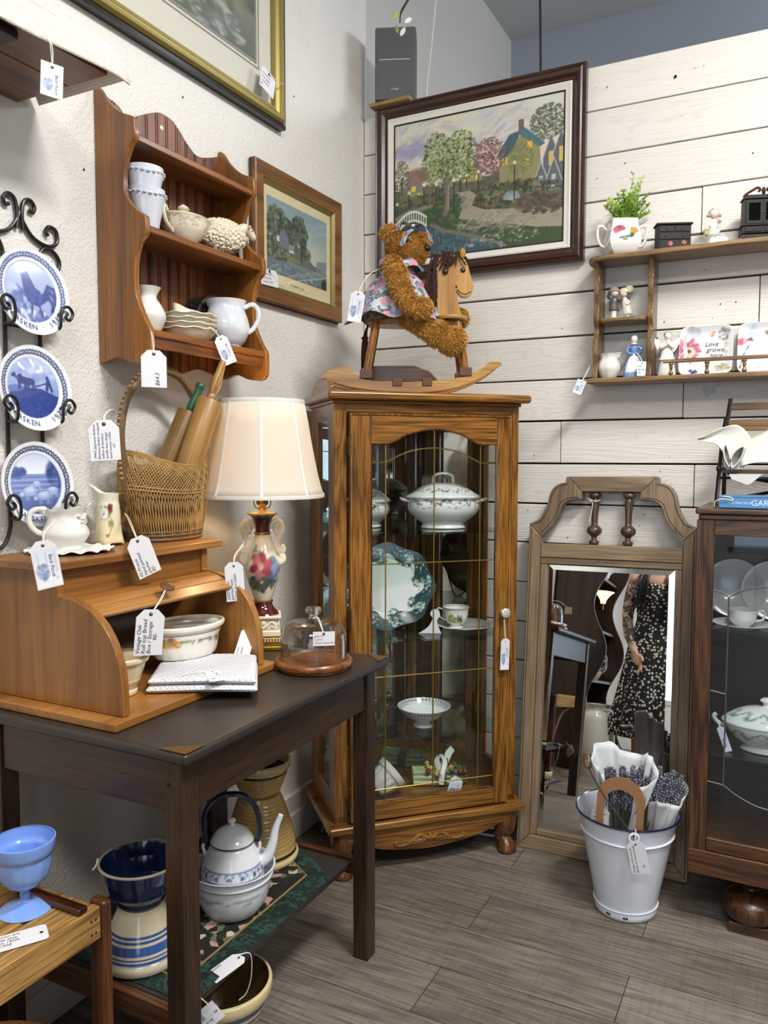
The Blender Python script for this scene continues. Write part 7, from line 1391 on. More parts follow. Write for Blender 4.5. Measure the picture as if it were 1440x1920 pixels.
    for x, y, h in ((0.48, 0.30, 0.22), (0.94, 0.33, 0.24), (0.67, 0.43, 0.12), (0.34, 0.40, 0.11), (0.24, 0.42, 0.1), (0.12, 0.38, 0.1), (0.53, 0.44, 0.1), (0.58, 0.46, 0.08), (0.02, 0.33, 0.08)):
        c.line([(x, y), (x, y + h)], 0.004, '#2a2a26'); c.ell(x, y + h + 0.012, 0.016, 0.018, '#e6dfae', 0.95, 0.7)
    c.noise(0.012); return c
picture('canvas', PW - 0.155, PH - 0.155, landscape(), oil_m, pf, y=-0.009)

# ---------------------------------------------------------------- speaker on its plank
pk_ = MB(); pk_.box(-0.085, 0.085, -0.075, 0.085, 0, 0.014); o = pk_.build('wood_plank', wood('pale_ply', '#7d6038', '#a98852', '#b99863', 'x', 1, .6, 0, .6), bevel=0.002); o.location = (-1.425, 2.865, 2.694); tag(o, 'small wooden plank on top of the board wall under the speaker', 'plank')
sk = thing('bookshelf_speaker', 'dark grey bookshelf speaker with reddish wood sides above the painting corner', 'speaker', (-1.430, 2.862, 2.7085), 0.40)
b = MB(); b.box(-0.078, 0.078, -0.048, 0.060, 0, 0.27); b.build('cabinet', wood('speaker_wood', '#6e3a28', '#8d523c', '#9a5f48', 'z', 1.2, .4, .1, .4), sk, bevel=0.004)
b = MB(); b.box(-0.0765, 0.0765, -0.060, -0.0485, 0.002, 0.268); b.build('front_grille', mat('speaker_cloth', '#5e5f61', 0.85, bump=(900, .3, .001)), sk, bevel=0.008, seg=3)
b = MB(); b.box(-0.062, 0.056, -0.0612, -0.0600, 0.147, 0.150); b.build('trim_line', mat('silver_line', '#d7d7d4', .3, metal=.3), sk)
b = MB(); write(b, 'TOFEE', 0.010, T(-0.016, -0.0608, 0.036), 0); b.build('badge_lettering', mat('badge_silver', '#d0d0d0', .4), sk)

# ---------------------------------------------------------------- shelf on the board wall
ws = thing('curio_shelf', 'brown wooden wall shelf with wavy uprights and a spindle rail', 'shelf', (-0.650, YB - 0.003, 1.600))
tan_ = wood('curio_wood_x', '#6a4d2c', '#8f6f45', '#9f7e52', 'x', 1.0, 0.35, 0.25, .6); tanz = wood('curio_wood_z', '#5f4426', '#80623a', '#8f7046', 'z', 1.0, 0.35, 0.25, .6)
W_ = 1.06
b = MB(); b.prism([(0.0, -0.002)] + cr([(-0.006, -0.06), (0.006, -0.105), (0.04, -0.128), (0.09, -0.131), (0.3, -0.131), (0.53, -0.133), (W_ - 0.3, -0.131), (W_ - 0.09, -0.131), (W_ - .04, -0.128), (W_ - .006, -0.105), (W_ + .006, -0.06)], 5) + [(W_, -0.002)], 0.402, 0.420, 'xy'); b.build('top_board', tan_, ws, bevel=0.006, seg=3)
b = MB(); b.prism([(0.006, -0.002), (0.006, -0.120), (W_ - 0.006, -0.120), (W_ - 0.006, -0.002)], 0.0, 0.018, 'xy'); b.build('bottom_board', tan_, ws, bevel=0.006, seg=3)
wav = [(-0.002, 0.018)] + cr([(-0.112, 0.018), (-0.100, 0.06), (-0.112, 0.10), (-0.108, 0.14), (-0.088, 0.18), (-0.104, 0.215), (-0.092, 0.26), (-0.106, 0.31), (-0.092, 0.355), (-0.112, 0.402)], 5) + [(-0.002, 0.402)]
for x in (0.022, 0.196, W_ - 0.212, W_ - 0.038): b = MB(); b.prism(wav, x, x + 0.016, 'yz'); b.build('upright', tanz, ws, bevel=0.003)
for x0 in (0.038, W_ - 0.196):
    b = MB(); b.prism([(x0, -0.002), (x0, -0.09)] + cr([(x0 + 0.01, -0.104), (x0 + 0.04, -0.112), (x0 + 0.12, -0.112), (x0 + 0.150, -0.100)], 4) + [(x0 + 0.158, -0.085), (x0 + 0.158, -0.002)], 0.202, 0.216, 'xy'); b.build('small_shelf', tan_, ws, bevel=0.004)
b = MB(); b.box(0.250, W_ - 0.25, -0.120, -0.107, 0.056, 0.068); b.build('gallery_bar', tan_, ws, bevel=0.003)
for k in range(6): x = 0.275 + k * 0.108; b = MB(); b.lathe(cr([(0.005, 0.018), (0.008, 0.022), (0.006, 0.027), (0.0042, 0.034), (0.006, 0.042), (0.0055, 0.048), (0.008, 0.052), (0.006, 0.056)], 3), 16, c=(x, -0.1135, 0)); b.build('spindle', tanz, ws)
ZT2 = 2.0205
sb = thing('sugar_pot', 'squarish white two-handled pot with red roses holding green sprigs', 'pot', (-0.548, 2.783, ZT2), 0.45)
rc_ = Canvas(200, 80, 2.5, '#eceae4', 6)
x0 = 1.88; rc_.dabs(36, x0 - 0.15, 0.62, 0.10, 0.13, 0.07, ['#b84a5c', '#9c3348', '#d07a86', '#7d2438'], 0.9); rc_.dabs(22, x0 + 0.16, 0.62, 0.08, 0.10, 0.06, ['#c2554a', '#d9914e', '#a8a04a'], 0.9); rc_.dabs(36, x0, 0.42, 0.15, 0.18, 0.06, ['#4f6a4a', '#74884f', '#93a06a', '#2f4a3c'], 0.9, 0.6); rc_.line([(x0 - .05, .55), (x0, .35), (x0 + .03, .25)], 0.012, '#5a7048')
sq = lambda r, z, t: (r / max(abs(math.cos(t)), abs(math.sin(t))) ** 0.72 if r > 0.02 else r, z)
prof = cr([(0.030, 0.0), (0.034, 0.002), (0.046, 0.016), (0.056, 0.040), (0.053, 0.070), (0.045, 0.105), (0.047, 0.116)], 6)
b = MB(); b.lathe(vp(prof, 0.003), 120, fn=sq); b.build('pot', glaze_m, sb, smooth=60, col=band_col(rc_, 0.02, 0.11, '#eceae4', 1, 1, 1, .04))
for s_ in (-1, 1): b = MB(); b.tube(cr([(s_ * 0.050, 0, 0.088), (s_ * 0.068, 0, 0.102), (s_ * 0.080, 0, 0.092), (s_ * 0.080, 0, 0.062), (s_ * 0.070, 0, 0.040), (s_ * 0.056, 0, 0.032)], 6), 0.0048, 8); b.ball((s_ * 0.078, 0, 0.098), 0.007, 8, 6); b.build('handle', white_gloss, sb)
pg = thing('faux_greenery', 'bright green feathery artificial sprigs growing from the rose pot', 'plant', (-0.548, 2.783, ZT2 + 0.09))
r_ = random.Random(12); gcols = ['#8fb33c', '#7aa02e', '#a6c654', '#6b8f2a', '#b9cf70']
for k in range(64):
    b = MB(); a = r_.uniform(0, 6.28); sp = r_.uniform(0.01, 0.082); h = r_.uniform(0.05, 0.105); big = k >= 58
    if big: a = r_.uniform(-.5, .4); sp = r_.uniform(.02, .075); h = r_.uniform(0.13, 0.185)
    P = cr([(0.02 * math.cos(a), 0.02 * math.sin(a), 0.0), (sp * .5 * math.cos(a) + .01, sp * .5 * math.sin(a), h * 0.55), (sp * math.cos(a) + 0.012, min(sp * math.sin(a), 0.045), h)], 5)
    b.tube(P, 0.0011, 4)
    for i in range(3, len(P)):
        for q in range(6 if not big else 4):
            p = Vector(P[i]); d = Vector((r_.uniform(-1, 1), r_.uniform(-1, 1), r_.uniform(0.1, 1))).normalized(); l = r_.uniform(.009, .018); s2 = d.orthogonal().normalized() * 0.0022
            b.add([tuple(p), tuple(p + d * l * .5 + s2), tuple(p + d * l), tuple(p + d * l * .5 - s2)], [(0, 1, 2, 3)])
    b.build('sprig', mat('sprig_' + gcols[k % 5][1:], gcols[k % 5] if not big else '#93a860', 0.6), pg, smooth=0)
mc = thing('mini_chest', 'miniature black chest of drawers on top of the wall shelf', 'miniature chest', (-0.388, 2.792, ZT2), 0.38)
blk = mat('black_lacquer_mini', '#12100e', 0.55, spec=0.3, bump=(90, .2, .001))
b = MB(); b.box(-0.052, 0.052, -0.022, 0.024, 0, 0.082); b.box(-0.057, 0.057, -0.027, 0.026, 0.082, 0.088); b.build('case', blk, mc, bevel=0.0015)
for x0, x1, z0, z1 in ((-0.047, -0.002, 0.060, 0.078), (0.002, 0.047, 0.060, 0.078), (-0.047, 0.047, 0.036, 0.056), (-0.047, 0.047, 0.008, 0.032)):
    b = MB(); b.box(x0, x1, -0.0245, -0.0215, z0, z1); dw = b.build('drawer', mat('black_drawer', '#171411', 0.5, spec=0.3), mc, bevel=0.001)
    b = MB()
    for kx in ([(x0 + x1) / 2] if x1 - x0 < 0.06 else [x0 * .6, x1 * .6]): b.ball((kx, -0.0265, (z0 + z1) / 2), 0.0026, 8, 6)
    b.build('knobs', brass, dw)
b = MB()
for x, z in ((-0.012, 0.022), (0.030, 0.024)):
    for k in range(5): b.lathe([(0, 0), (0.004, 0.0001)], 8, M=T(x + .004 * math.cos(k * 1.25), -0.0247, z + .004 * math.sin(k * 1.25), rx=PI / 2), caps=False)
b.build('painted_roses', mat('rose_paint', '#a85a3c', .5), mc)
def figure(t, m_skin, m_dress, parts, m_hair=None):
    pass
porc = painted('bisque', 0.35, 0.1)
def loft(name, t, secs, m, col=None, n=28):
    """smooth figurine body from (z, cx, cy, rx, ry) rings"""
    S = cr(secs, 5); b = MB(); V = []; F = []
    for z, cx, cy, rx, ry in S:
        for i in range(n): a = 2 * PI * i / n; V.append((cx + rx * math.cos(a), cy + ry * math.sin(a), z))
    for j in range(len(S) - 1):
        for i in range(n): F.append((j * n + i, j * n + (i + 1) % n, (j + 1) * n + (i + 1) % n, (j + 1) * n + i))
    F.append(tuple(range(n))[::-1]); F.append(tuple((len(S) - 1) * n + i for i in range(n))); b.add(V, F); return b.build(name, m, t, smooth=70, col=col)
skin = mat('bisque_skin', '#e3d0c0', 0.35); whp = mat('bisque_white', '#e9e6df', 0.3, coat=.2); mint = mat('bisque_mint', '#b9cdb9', 0.35)
gf = thing('girl_figurine', 'small china girl with mint dress, basket and goose on the wall shelf', 'figurine', (-0.262, 2.785, ZT2), 0.35)
b = MB(); b.lathe([(0, 0), (0.036, 0), (0.037, 0.004), (0.030, 0.008), (0, 0.009)], 32, sx=1.25, sy=.8); b.build('base', whp, gf)
loft('body', gf, [(0.008, -0.004, 0, 0.012, 0.010), (0.03, -0.004, 0, 0.011, 0.009), (0.036, -0.004, 0, 0.022, 0.018), (0.058, -0.003, 0, 0.013, 0.011), (0.074, -0.002, 0, 0.013, 0.010), (0.086, -0.002, 0, 0.005, 0.005), (0.09, -0.002, 0, 0.005, 0.005)], porc, lambda co: np.where((co[:, 2:3] > 0.034) & (co[:, 2:3] < 0.062), np.array(rgb('#b9d0bd')), np.array(rgb('#ece7de'))))
b = MB(); b.ball((-0.002, -0.002, 0.102), (0.015, 0.014, 0.015), 20, 14); b.build('head', skin, gf)
b = MB(); b.ball((-0.002, 0.002, 0.106), (0.017, 0.014, 0.014), 16, 10); b.ball((-0.019, 0, 0.098), 0.006, 8, 6); b.ball((0.016, 0, 0.098), 0.006, 8, 6); b.build('hair', mat('bisque_hair', '#b5a590', .4), gf)
b = MB(); b.ball((-0.002, -0.003, 0.119), (0.008, 0.008, 0.005), 10, 8); b.build('bow', whp, gf)
for P in ([(-0.012, 0, 0.072), (-0.024, -0.008, 0.062), (-0.026, -0.014, 0.05)], [(0.009, 0, 0.074), (0.016, -0.010, 0.078), (0.006, -0.014, 0.086)]): b = MB(); b.tube(cr(P, 4), 0.0042, 8); b.build('arm', skin, gf)
b = MB(); b.lathe([(0.007, 0), (0.011, 0.010), (0.010, 0.010), (0.006, 0.001)], 16, c=(-0.028, -0.014, 0.036)); b.tube(cr([(-0.038, -0.014, 0.046), (-0.028, -0.014, 0.058), (-0.018, -0.014, 0.046)], 5), 0.0015, 6); b.build('basket', mat('bisque_straw', '#c9c39a', .5), gf)
b = MB(); b.ball((0.024, -0.004, 0.020), (0.020, 0.012, 0.012), 16, 10); b.tube(cr([(0.010, -0.004, 0.024), (0.006, -0.006, 0.038), (0.008, -0.010, 0.046), (0.014, -0.012, 0.044)], 4), [0.006] * 5 + [0.0045] * 5 + [0.004] * 3, 8); b.build('goose', whp, gf)
mh = thing('mini_hutch', 'miniature dark hutch with glazed doors and carved red-brown crest on the wall shelf', 'miniature hutch', (-0.128, 2.790, ZT2), 0.30)
hd_ = mat('dark_mini_wood', '#171613', 0.5, spec=0.3)
b = MB(); b.box(-0.060, 0.060, -0.030, 0.022, 0.022, 0.044); b.box(-0.064, 0.064, -0.034, 0.024, 0.044, 0.048); b.box(-0.054, 0.054, -0.018, 0.022, 0.048, 0.128); b.box(-0.058, 0.058, -0.023, 0.023, 0.128, 0.133); b.build('case', hd_, mh, bevel=0.001)
b = MB(); b.prism([(-0.064, 0.0), (0.064, 0.0), (0.060, 0.018), (-0.060, 0.018)], -0.030, 0.022); b.build('base_block', mat('mini_base', '#14120f', .3), mh)
for s_ in (-1, 1):
    b = MB(); o_ = rect(min(0, s_ * 0.049), max(0, s_ * 0.049), 0.052, 0.124); x0, x1 = o_[0][0], o_[1][0]; b.plate(o_, rect(x0 + .008, x1 - .008, 0.062, 0.115), -0.0215, -0.0178); dr_ = b.build('door', hd_, mh, bevel=.0008)
    b = MB(); b.box(x0 + .006, x1 - .006, -0.0198, -0.0190, 0.06, 0.117); b.build('pane', pane('mini_glass', (0.35, 0.35, 0.33), 2.0), dr_)
    b = MB(); b.ball((s_ * 0.006, -0.023, 0.086), 0.0022, 8, 6); b.build('knob', brass, dr_)
    b = MB(); b.box(min(s_ * 0.004, s_ * 0.054), max(s_ * 0.004, s_ * 0.054), -0.0325, -0.0300, 0.026, 0.041); dw = b.build('drawer', mat('black_drawer', '#26221e'), mh, bevel=.0008)
    b = MB(); b.ball((s_ * 0.029, -0.034, 0.0335), 0.0022, 8, 6); b.build('knob', brass, dw)
    b = MB(); b.tube(cr([(s_ * 0.058, -0.02, 0.134), (s_ * 0.050, -0.02, 0.142), (s_ * 0.034, -0.02, 0.152), (s_ * 0.018, -0.02, 0.160), (s_ * 0.010, -0.02, 0.154), (s_ * 0.016, -0.02, 0.148)], 5), (0.004, 0.004), 8); b.build('scroll_crest', mat('mini_crest', '#5c1f1c', .3, coat=.2), mh)
b = MB(); b.ball((0, -0.02, 0.150), (0.006, 0.004, 0.012), 10, 8); b.box(-0.052, 0.052, -0.02, 0.0, 0.132, 0.140); b.build('finial', hd_, mh)
# children pair on the small shelf
kd = thing('children_figurine', 'grey china figurine of a boy and girl in hats on the small shelf', 'figurine', (-0.553, 2.800, 1.8165), 0.3)
gk = mat('charcoal_bisque', '#4a4744', .45); lt = mat('pale_bisque', '#d9d3c8', .4); gy = mat('grey_bisque', '#8b8680', .45)
b = MB(); b.lathe([(0, 0), (0.044, 0), (0.044, 0.004), (0.038, 0.007), (0, 0.008)], 32, sx=1.0, sy=.6); b.build('base', lt, kd)
loft('boy', kd, [(0.006, -0.020, 0, 0.009, 0.008), (0.028, -0.020, 0, 0.010, 0.009), (0.034, -0.020, 0, 0.016, 0.012), (0.052, -0.020, 0, 0.013, 0.011), (0.066, -0.019, 0, 0.013, 0.010), (0.078, -0.018, 0, 0.005, 0.005)], porc, lambda co: np.where(co[:, 2:3] > 0.030, np.array(rgb('#55514d')), np.array(rgb('#d9d3c8'))))
b = MB(); b.ball((-0.018, -0.002, 0.091), (0.0135, 0.013, 0.0145), 18, 12); b.build('boy_head', skin, kd)
b = MB(); b.lathe(cr([(0.021, 0.094), (0.017, 0.099), (0.013, 0.106), (0.006, 0.112), (0, 0.113)], 4), 24, c=(-0.019, 0.003, 0)); b.build('boy_hat', gy, kd)
for P in ([(-0.030, 0, 0.070), (-0.040, -.004, 0.078), (-0.034, -.008, 0.088)], [(-0.010, -.002, 0.068), (0.000, -.010, 0.062), (0.006, -.006, 0.068)]): b = MB(); b.tube(cr(P, 4), 0.0045, 8); b.build('boy_sleeve', gk, kd)
loft('girl', kd, [(0.006, 0.026, 0, 0.007, 0.008), (0.016, 0.026, 0, 0.008, 0.008), (0.020, 0.026, 0, 0.017, 0.014), (0.045, 0.021, 0, 0.014, 0.012), (0.064, 0.016, 0, 0.012, 0.010), (0.076, 0.014, 0, 0.005, 0.005)], porc, lambda co: np.tile(np.array(rgb('#d3ccbf')), (len(co), 1)))
b = MB(); b.ball((0.011, -0.003, 0.088), (0.013, 0.013, 0.014), 18, 12); b.build('girl_head', skin, kd)
b = MB(); b.lathe(cr([(0.020, 0.090), (0.017, 0.096), (0.013, 0.104), (0, 0.108)], 4), 24, c=(0.014, 0.003, 0)); b.ball((0.030, 0.004, 0.102), (0.015, 0.012, 0.015), 14, 10); b.build('girl_bonnet', mat('bonnet', '#c9c09e', .45), kd)
b = MB(); b.tube(cr([(0.014, -.004, 0.066), (0.028, -.010, 0.058), (0.020, -.012, 0.048)], 4), 0.0045, 8); b.build('girl_sleeve', lt, kd)
# lower compartment
sc2 = thing('small_creamer', 'small white fluted creamer at the left end of the lower wall shelf', 'creamer', (-0.580, 2.772, 1.6185), 0.15)
prof = cr([(0.022, 0.0), (0.024, 0.002), (0.030, 0.012), (0.037, 0.030), (0.036, 0.046), (0.030, 0.062), (0.030, 0.072), (0.034, 0.082)], 5)
b = MB(); b.lathe(vp(prof, 0.0025), 80, fn=lambda r, z, t: (r * (1 + 0.02 * math.cos(8 * t) + (0.28 * max(0, math.cos(t)) ** 6 if z > 0.066 else 0)), z + (0.006 * max(0, math.cos(t)) ** 4 if z > 0.066 else 0))); b.build('body', white_gloss, sc2, smooth=60)
b = MB(); b.tube(cr([(-0.030, 0, 0.076), (-0.048, 0, 0.084), (-0.054, 0, 0.068), (-0.046, 0, 0.046), (-0.036, 0, 0.036)], 6), 0.0036, 8); b.build('handle', white_gloss, sc2)
hang_tag('price_tag', 'printed tag hanging off the left end of the lower wall shelf', (-0.655, 2.715, 1.612), (0, 0.38, 0.35), 0.030, 0.048, [(-0.640, 2.785, 1.68), (-0.648, 2.74, 1.64)], card=True, clip=0)
lf = thing('lady_figurine', 'blue and white china lady in a long dress beside the small creamer', 'figurine', (-0.502, 2.792, 1.6185), 0.25)
loft('dress', lf, [(0.0, 0, 0, 0.034, 0.028), (0.02, 0, 0, 0.033, 0.027), (0.05, 0, 0, 0.026, 0.022), (0.078, 0, 0, 0.012, 0.010), (0.086, 0, 0, 0.010, 0.009), (0.100, 0, 0, 0.014, 0.010), (0.110, 0, 0, 0.012, 0.008), (0.114, 0, 0, 0.005, 0.005), (0.120, 0, 0, 0.005, 0.005)], porc, lambda co: np.where(co[:, 2:3] > 0.079, np.array(rgb('#6d8fc4')), np.where((co[:, 2:3] < 0.016) | (np.abs(np.arctan2(co[:, 1:2], co[:, :1]) + 1.57) > 1.0), np.array(rgb('#7d9bcc')), np.array(rgb('#e9eaec')))))
b = MB(); b.ball((0, -0.001, 0.129), (0.0115, 0.011, 0.0135), 18, 12); b.build('head', mat('porcelain_face', '#e6dfd8', .2, coat=.3), lf)
b = MB(); b.ball((0, 0.003, 0.133), (0.0125, 0.011, 0.012), 16, 10); b.build('hair', mat('grey_hair', '#a6a3a0', .3), lf)
b = MB(); b.lathe([(0.004, 0.118), (0.015, 0.112), (0.014, 0.110), (0.004, 0.114)], 24); b.build('collar', whp, lf)
for s_ in (-1, 1): b = MB(); b.tube(cr([(s_ * 0.012, 0, 0.106), (s_ * 0.023, -0.002, 0.094), (s_ * 0.018, -0.010, 0.082), (s_ * 0.004, -0.013, 0.080)], 5), 0.0048, 8); b.build('arm', mat('blue_sleeve', '#6d8fc4', .2, coat=.3), lf)
hang_tag('price_tag', 'small white tag propped against the blue and white china lady', (-0.468, 2.748, 1.668), (-0.1, 0.02, 0.3), 0.030, 0.048, [(-0.49, 2.77, 1.70), (-0.475, 2.752, 1.68)], ['lady', 'figurine', '18-'], 0.008, turn=False, clip=0)
an = thing('angel_figurine', 'white praying angel figurine behind the spindle rail', 'figurine', (-0.398, 2.800, 1.6185), 0.2)
loft('robe', an, [(0.0, 0, 0, 0.030, 0.024), (0.025, 0, 0, 0.027, 0.022), (0.05, 0, 0, 0.022, 0.020), (0.055, 0, 0, 0.027, 0.022), (0.066, 0, 0, 0.022, 0.018), (0.09, 0, 0, 0.017, 0.013), (0.110, 0, 0, 0.016, 0.011), (0.120, 0, 0, 0.006, 0.006)], whp)
b = MB(); b.ball((0.002, -0.004, 0.133), (0.012, 0.012, 0.013), 18, 12); b.build('head', whp, an)
b = MB(); b.ball((0.002, 0.000, 0.138), (0.0135, 0.012, 0.012), 14, 10); b.build('hair', mat('angel_hair', '#a89c90', .4), an)
for s_ in (-1, 1): b = MB(); b.tube(cr([(s_ * 0.015, -0.002, 0.108), (s_ * 0.020, -0.012, 0.094), (0.002, -0.020, 0.108), (0.002, -0.018, 0.118)], 5), 0.0055, 8); b.build('arm', whp, an)
for s_ in (-1, 1): b = MB(); b.prism(cr([(s_ * 0.004, 0.085), (s_ * 0.018, 0.080), (s_ * 0.034, 0.100), (s_ * 0.040, 0.128), (s_ * 0.026, 0.122), (s_ * 0.012, 0.112)], 4, True), 0.012, 0.016); b.build('wing', whp, an)
def deco_plate(kind):
    c = Canvas(170, 170, 1, '#dfdfe0', 40 + kind)
    if kind == 0:
        c.dabs(30, 0.25, 0.9, 0.12, 0.07, 0.05, ['#a9b0c0', '#bcc3cf', '#c9ccd4'], 0.7); c.dabs(30, 0.83, 0.82, 0.12, 0.12, 0.035, ['#8b908e', '#a6aaa8', '#6d7470'], 0.7)
        for k in range(46): t = 2 * PI * k / 46; q = 0.10 + 0.14 * c.r.rand(); c.ell(0.17 + q * math.cos(t), 0.52 + q * math.sin(t), 0.085, 0.030, ['#c06074', '#d08896', '#a84a60', '#dca6ae', '#b8566c'][k % 5], 0.85, 0.5, t)
        for k in range(20): t = 2 * PI * k / 20; c.ell(0.20 + 0.07 * math.cos(t), 0.48 + 0.07 * math.sin(t), 0.06, 0.022, ['#ead4c4', '#f0e6da', '#dcb8a8'][k % 3], 0.9, .5, t)
        c.dabs(14, 0.19, 0.50, 0.03, 0.03, 0.02, ['#7a5a34', '#3f3020'], 0.9); c.dabs(16, 0.62, 0.83, 0.05, 0.05, 0.025, ['#d9855e', '#c96a4a'], 0.8, .5); c.dabs(20, 0.27, 0.08, 0.10, 0.04, 0.025, ['#4a5590', '#34407a'], 0.9); c.dabs(26, 0.82, 0.14, 0.13, 0.08, 0.035, ['#a9a488', '#8d8c70', '#c4b98e'], 0.8); c.dabs(24, 0.88, 0.5, 0.06, 0.2, 0.03, ['#b9bfae', '#c4b07a', '#9aa394'], 0.7)
    else:
        for k in range(6): t = 2 * PI * k / 6 + .3; c.ell(0.22 + 0.16 * math.cos(t), 0.68 + 0.16 * math.sin(t), 0.17, 0.08, ['#cfd6dc', '#b9ccd3', '#e4e4e4', '#c45a70', '#d9dee2', '#b8cfd4'][k], 0.9, .4, t)
        c.dabs(16, 0.24, 0.68, 0.05, 0.03, 0.02, ['#3a3a34', '#6d6a5a'], 0.9); c.dabs(24, 0.35, 0.25, 0.3, 0.15, 0.08, ['#cfd2d6', '#e6e6e6', '#b9bec2'], 0.7); c.line([(0.05, 0.1), (0.12, 0.4), (0.2, 0.55)], 0.012, '#3f4a46'); c.dabs(16, 0.7, 0.8, 0.2, 0.1, 0.04, ['#5d7a5a', '#a85468'], 0.8)
    return c
for kind, x, lab in ((0, -0.281, 'square floral plate lettered Love grows here with a big pink bloom'), (1, -0.104, 'square floral plate with white and blue petals at the right of the lettered plate')):
    pq = thing('square_plate', lab, 'plate', (x, 2.812, 1.6190), (-0.16, 0, 0.0), group='square floral plates behind the spindle rail')
    n = 26; cvp = deco_plate(kind); S_ = 0.082
    def sqp(u, v):
        a, c_ = u * 2 - 1, v * 2 - 1; m_ = max(abs(a), abs(c_)); k = (abs(a) ** 7 + abs(c_) ** 7) ** (1 / 7) / max(m_, 1e-6); a, c_ = a / max(k, 1), c_ / max(k, 1)
        return (a * S_, -0.010 * max(0, (m_ - 0.72) / 0.28) ** 1.3, S_ + c_ * S_)
    b = MB(); b.grid(sqp, 90, 90); b.build('plate', glaze_m, pq, smooth=180, col=lambda co: cvp.at(co[:, 0] / (2 * S_) + .5, co[:, 2] / (2 * S_)), solid=0.003)
    b = MB()
    if kind == 0:
        for i, (ln, dx) in enumerate((('Love', 0), ('grows', 0.006), ('here', 0.016))): write(b, ln, 0.021, T(-0.004 + dx, -0.0030, 0.096 - i * 0.019), 0.3)
    else: write(b, 'all', 0.022, T(0.034, -0.0030, 0.088), 0.3)
    b.build('lettering', mat('plate_ink', '#4a4f58', .4), pq)
hang_tag('price_tag', 'white handwritten card pinned to the board wall below the shelf', (-0.279, YB - 0.004, 1.602), (0, -0.46, 0), 0.054, 0.054, [], ['W 5 03', 'Capiz etc', 'collectors ornaments', 'Spring bouquet', 'flower plates by', '2 sizes     28'], 0.0062, turn=False, clip=0, hole=False, col=mat('blue_ink', '#3b3f66'))

# ---------------------------------------------------------------- leaning mirror
mr = thing('leaning_mirror', 'tall grey-brown wooden mirror with arched spindle crest leaning on the board wall', 'mirror', (-0.552, 2.616, 0.002), (-math.radians(8), 0.0, 0)); mr.rotation_euler = Euler((-math.radians(8), math.radians(-0.75), 0))
mwz = wood('driftwood_v', '#75604a', '#8f785c', '#9b8468', 'z', 0.9, 0.5, 0.05, .6, .2); mwx = wood('driftwood_h', '#75604a', '#8f785c', '#9b8468', 'x', 0.9, 0.5, 0.05, .6, .2)
FT = 0.040
for s_ in (-1, 1):
    P = [(s_ * 0.282, 0.0), (s_ * 0.282, 1.130), (s_ * 0.238, 1.085), (s_ * 0.238, 0.050)]; b = MB(); b.prism(P, 0, FT); b.build('stile', mwz, mr, bevel=0.005, seg=3)
    b = MB(); b.box(min(s_ * 0.238, s_ * 0.215), max(s_ * 0.238, s_ * 0.215), 0.008, FT, 0.05, 1.012); b.build('inner_stile', mwz, mr, bevel=0.004, seg=2)
    oc = [(0.282, 1.130)] + cr([(0.270, 1.135), (0.245, 1.150), (0.222, 1.195), (0.212, 1.238), (0.195, 1.265), (0.170, 1.276), (0.158, 1.277)], 5) + [(0.156, 1.297), (0.150, 1.299)]
    ic = [(0.238, 1.085)] + cr([(0.232, 1.092), (0.205, 1.120), (0.182, 1.155), (0.168, 1.195), (0.150, 1.212), (0.125, 1.219), (0.098, 1.219)], 5) + [(0.098, 1.245), (0.102, 1.247)]
    b = MB(); b.prism([(s_ * x, z) for x, z in oc] + [(s_ * x, z) for x, z in ic[::-1]], 0, FT); b.build('crest_scroll', mwz, mr, bevel=0.005, seg=3)
    b = MB(); b.tube([(s_ * (x - (0.008 if i else 0.006)), -0.0006, z - 0.006) for i, (x, z) in enumerate(oc[1:-2])], 0.0012, 5); b.tube([(s_ * (x + 0.007), -0.0006, z + 0.006) for x, z in ic[1:-2]], 0.0012, 5); b.tube([(s_ * 0.272, -0.0006, 0.02), (s_ * 0.272, -0.0006, 1.115)], 0.0012, 5); b.build('dark_line', mat('grain_line', '#2b2018', .7), mr)
b = MB(); b.prism([(-0.150, 1.299), (0.150, 1.299), (0.102, 1.245), (-0.102, 1.245)], 0, FT); b.build('crest_rail', mwx, mr, bevel=0.005, seg=3)
b = MB(); b.prism([(-0.282, 0.0), (0.282, 0.0), (0.238, 0.050), (-0.238, 0.050)], 0, FT); b.build('bottom_rail', mwx, mr, bevel=0.005, seg=3)
b = MB(); b.box(-0.215, 0.215, 0.008, FT, 0.050, 0.072); b.build('bottom_slip', mwx, mr, bevel=0.004)
b = MB(); b.box(-0.238, 0.238, 0.0, FT, 1.012, 1.062); b.build('upper_rail', mwx, mr, bevel=0.004)
b = MB(); b.box(-0.238, 0.238, 0.004, FT, 0.990, 1.012); b.build('upper_slip', mwx, mr, bevel=0.003)
for x in (-0.056, 0.058):
    b = MB(); b.lathe(cr([(0.012, 1.062), (0.017, 1.068), (0.017, 1.076), (0.010, 1.082), (0.011, 1.092), (0.024, 1.103), (0.026, 1.116), (0.020, 1.126), (0.012, 1.132), (0.011, 1.150), (0.013, 1.190), (0.0145, 1.215), (0.012, 1.222), (0.020, 1.228), (0.020, 1.238), (0.013, 1.245)], 3), 10, c=(x, 0.020, 0)); b.build('spindle', wood('spindle_wood', '#33231a', '#574232', '#66503c', 'z', 1.2, .35, .2), mr, smooth=40)
gw, g0, g1, bv = 0.215, 0.072, 0.990, 0.020
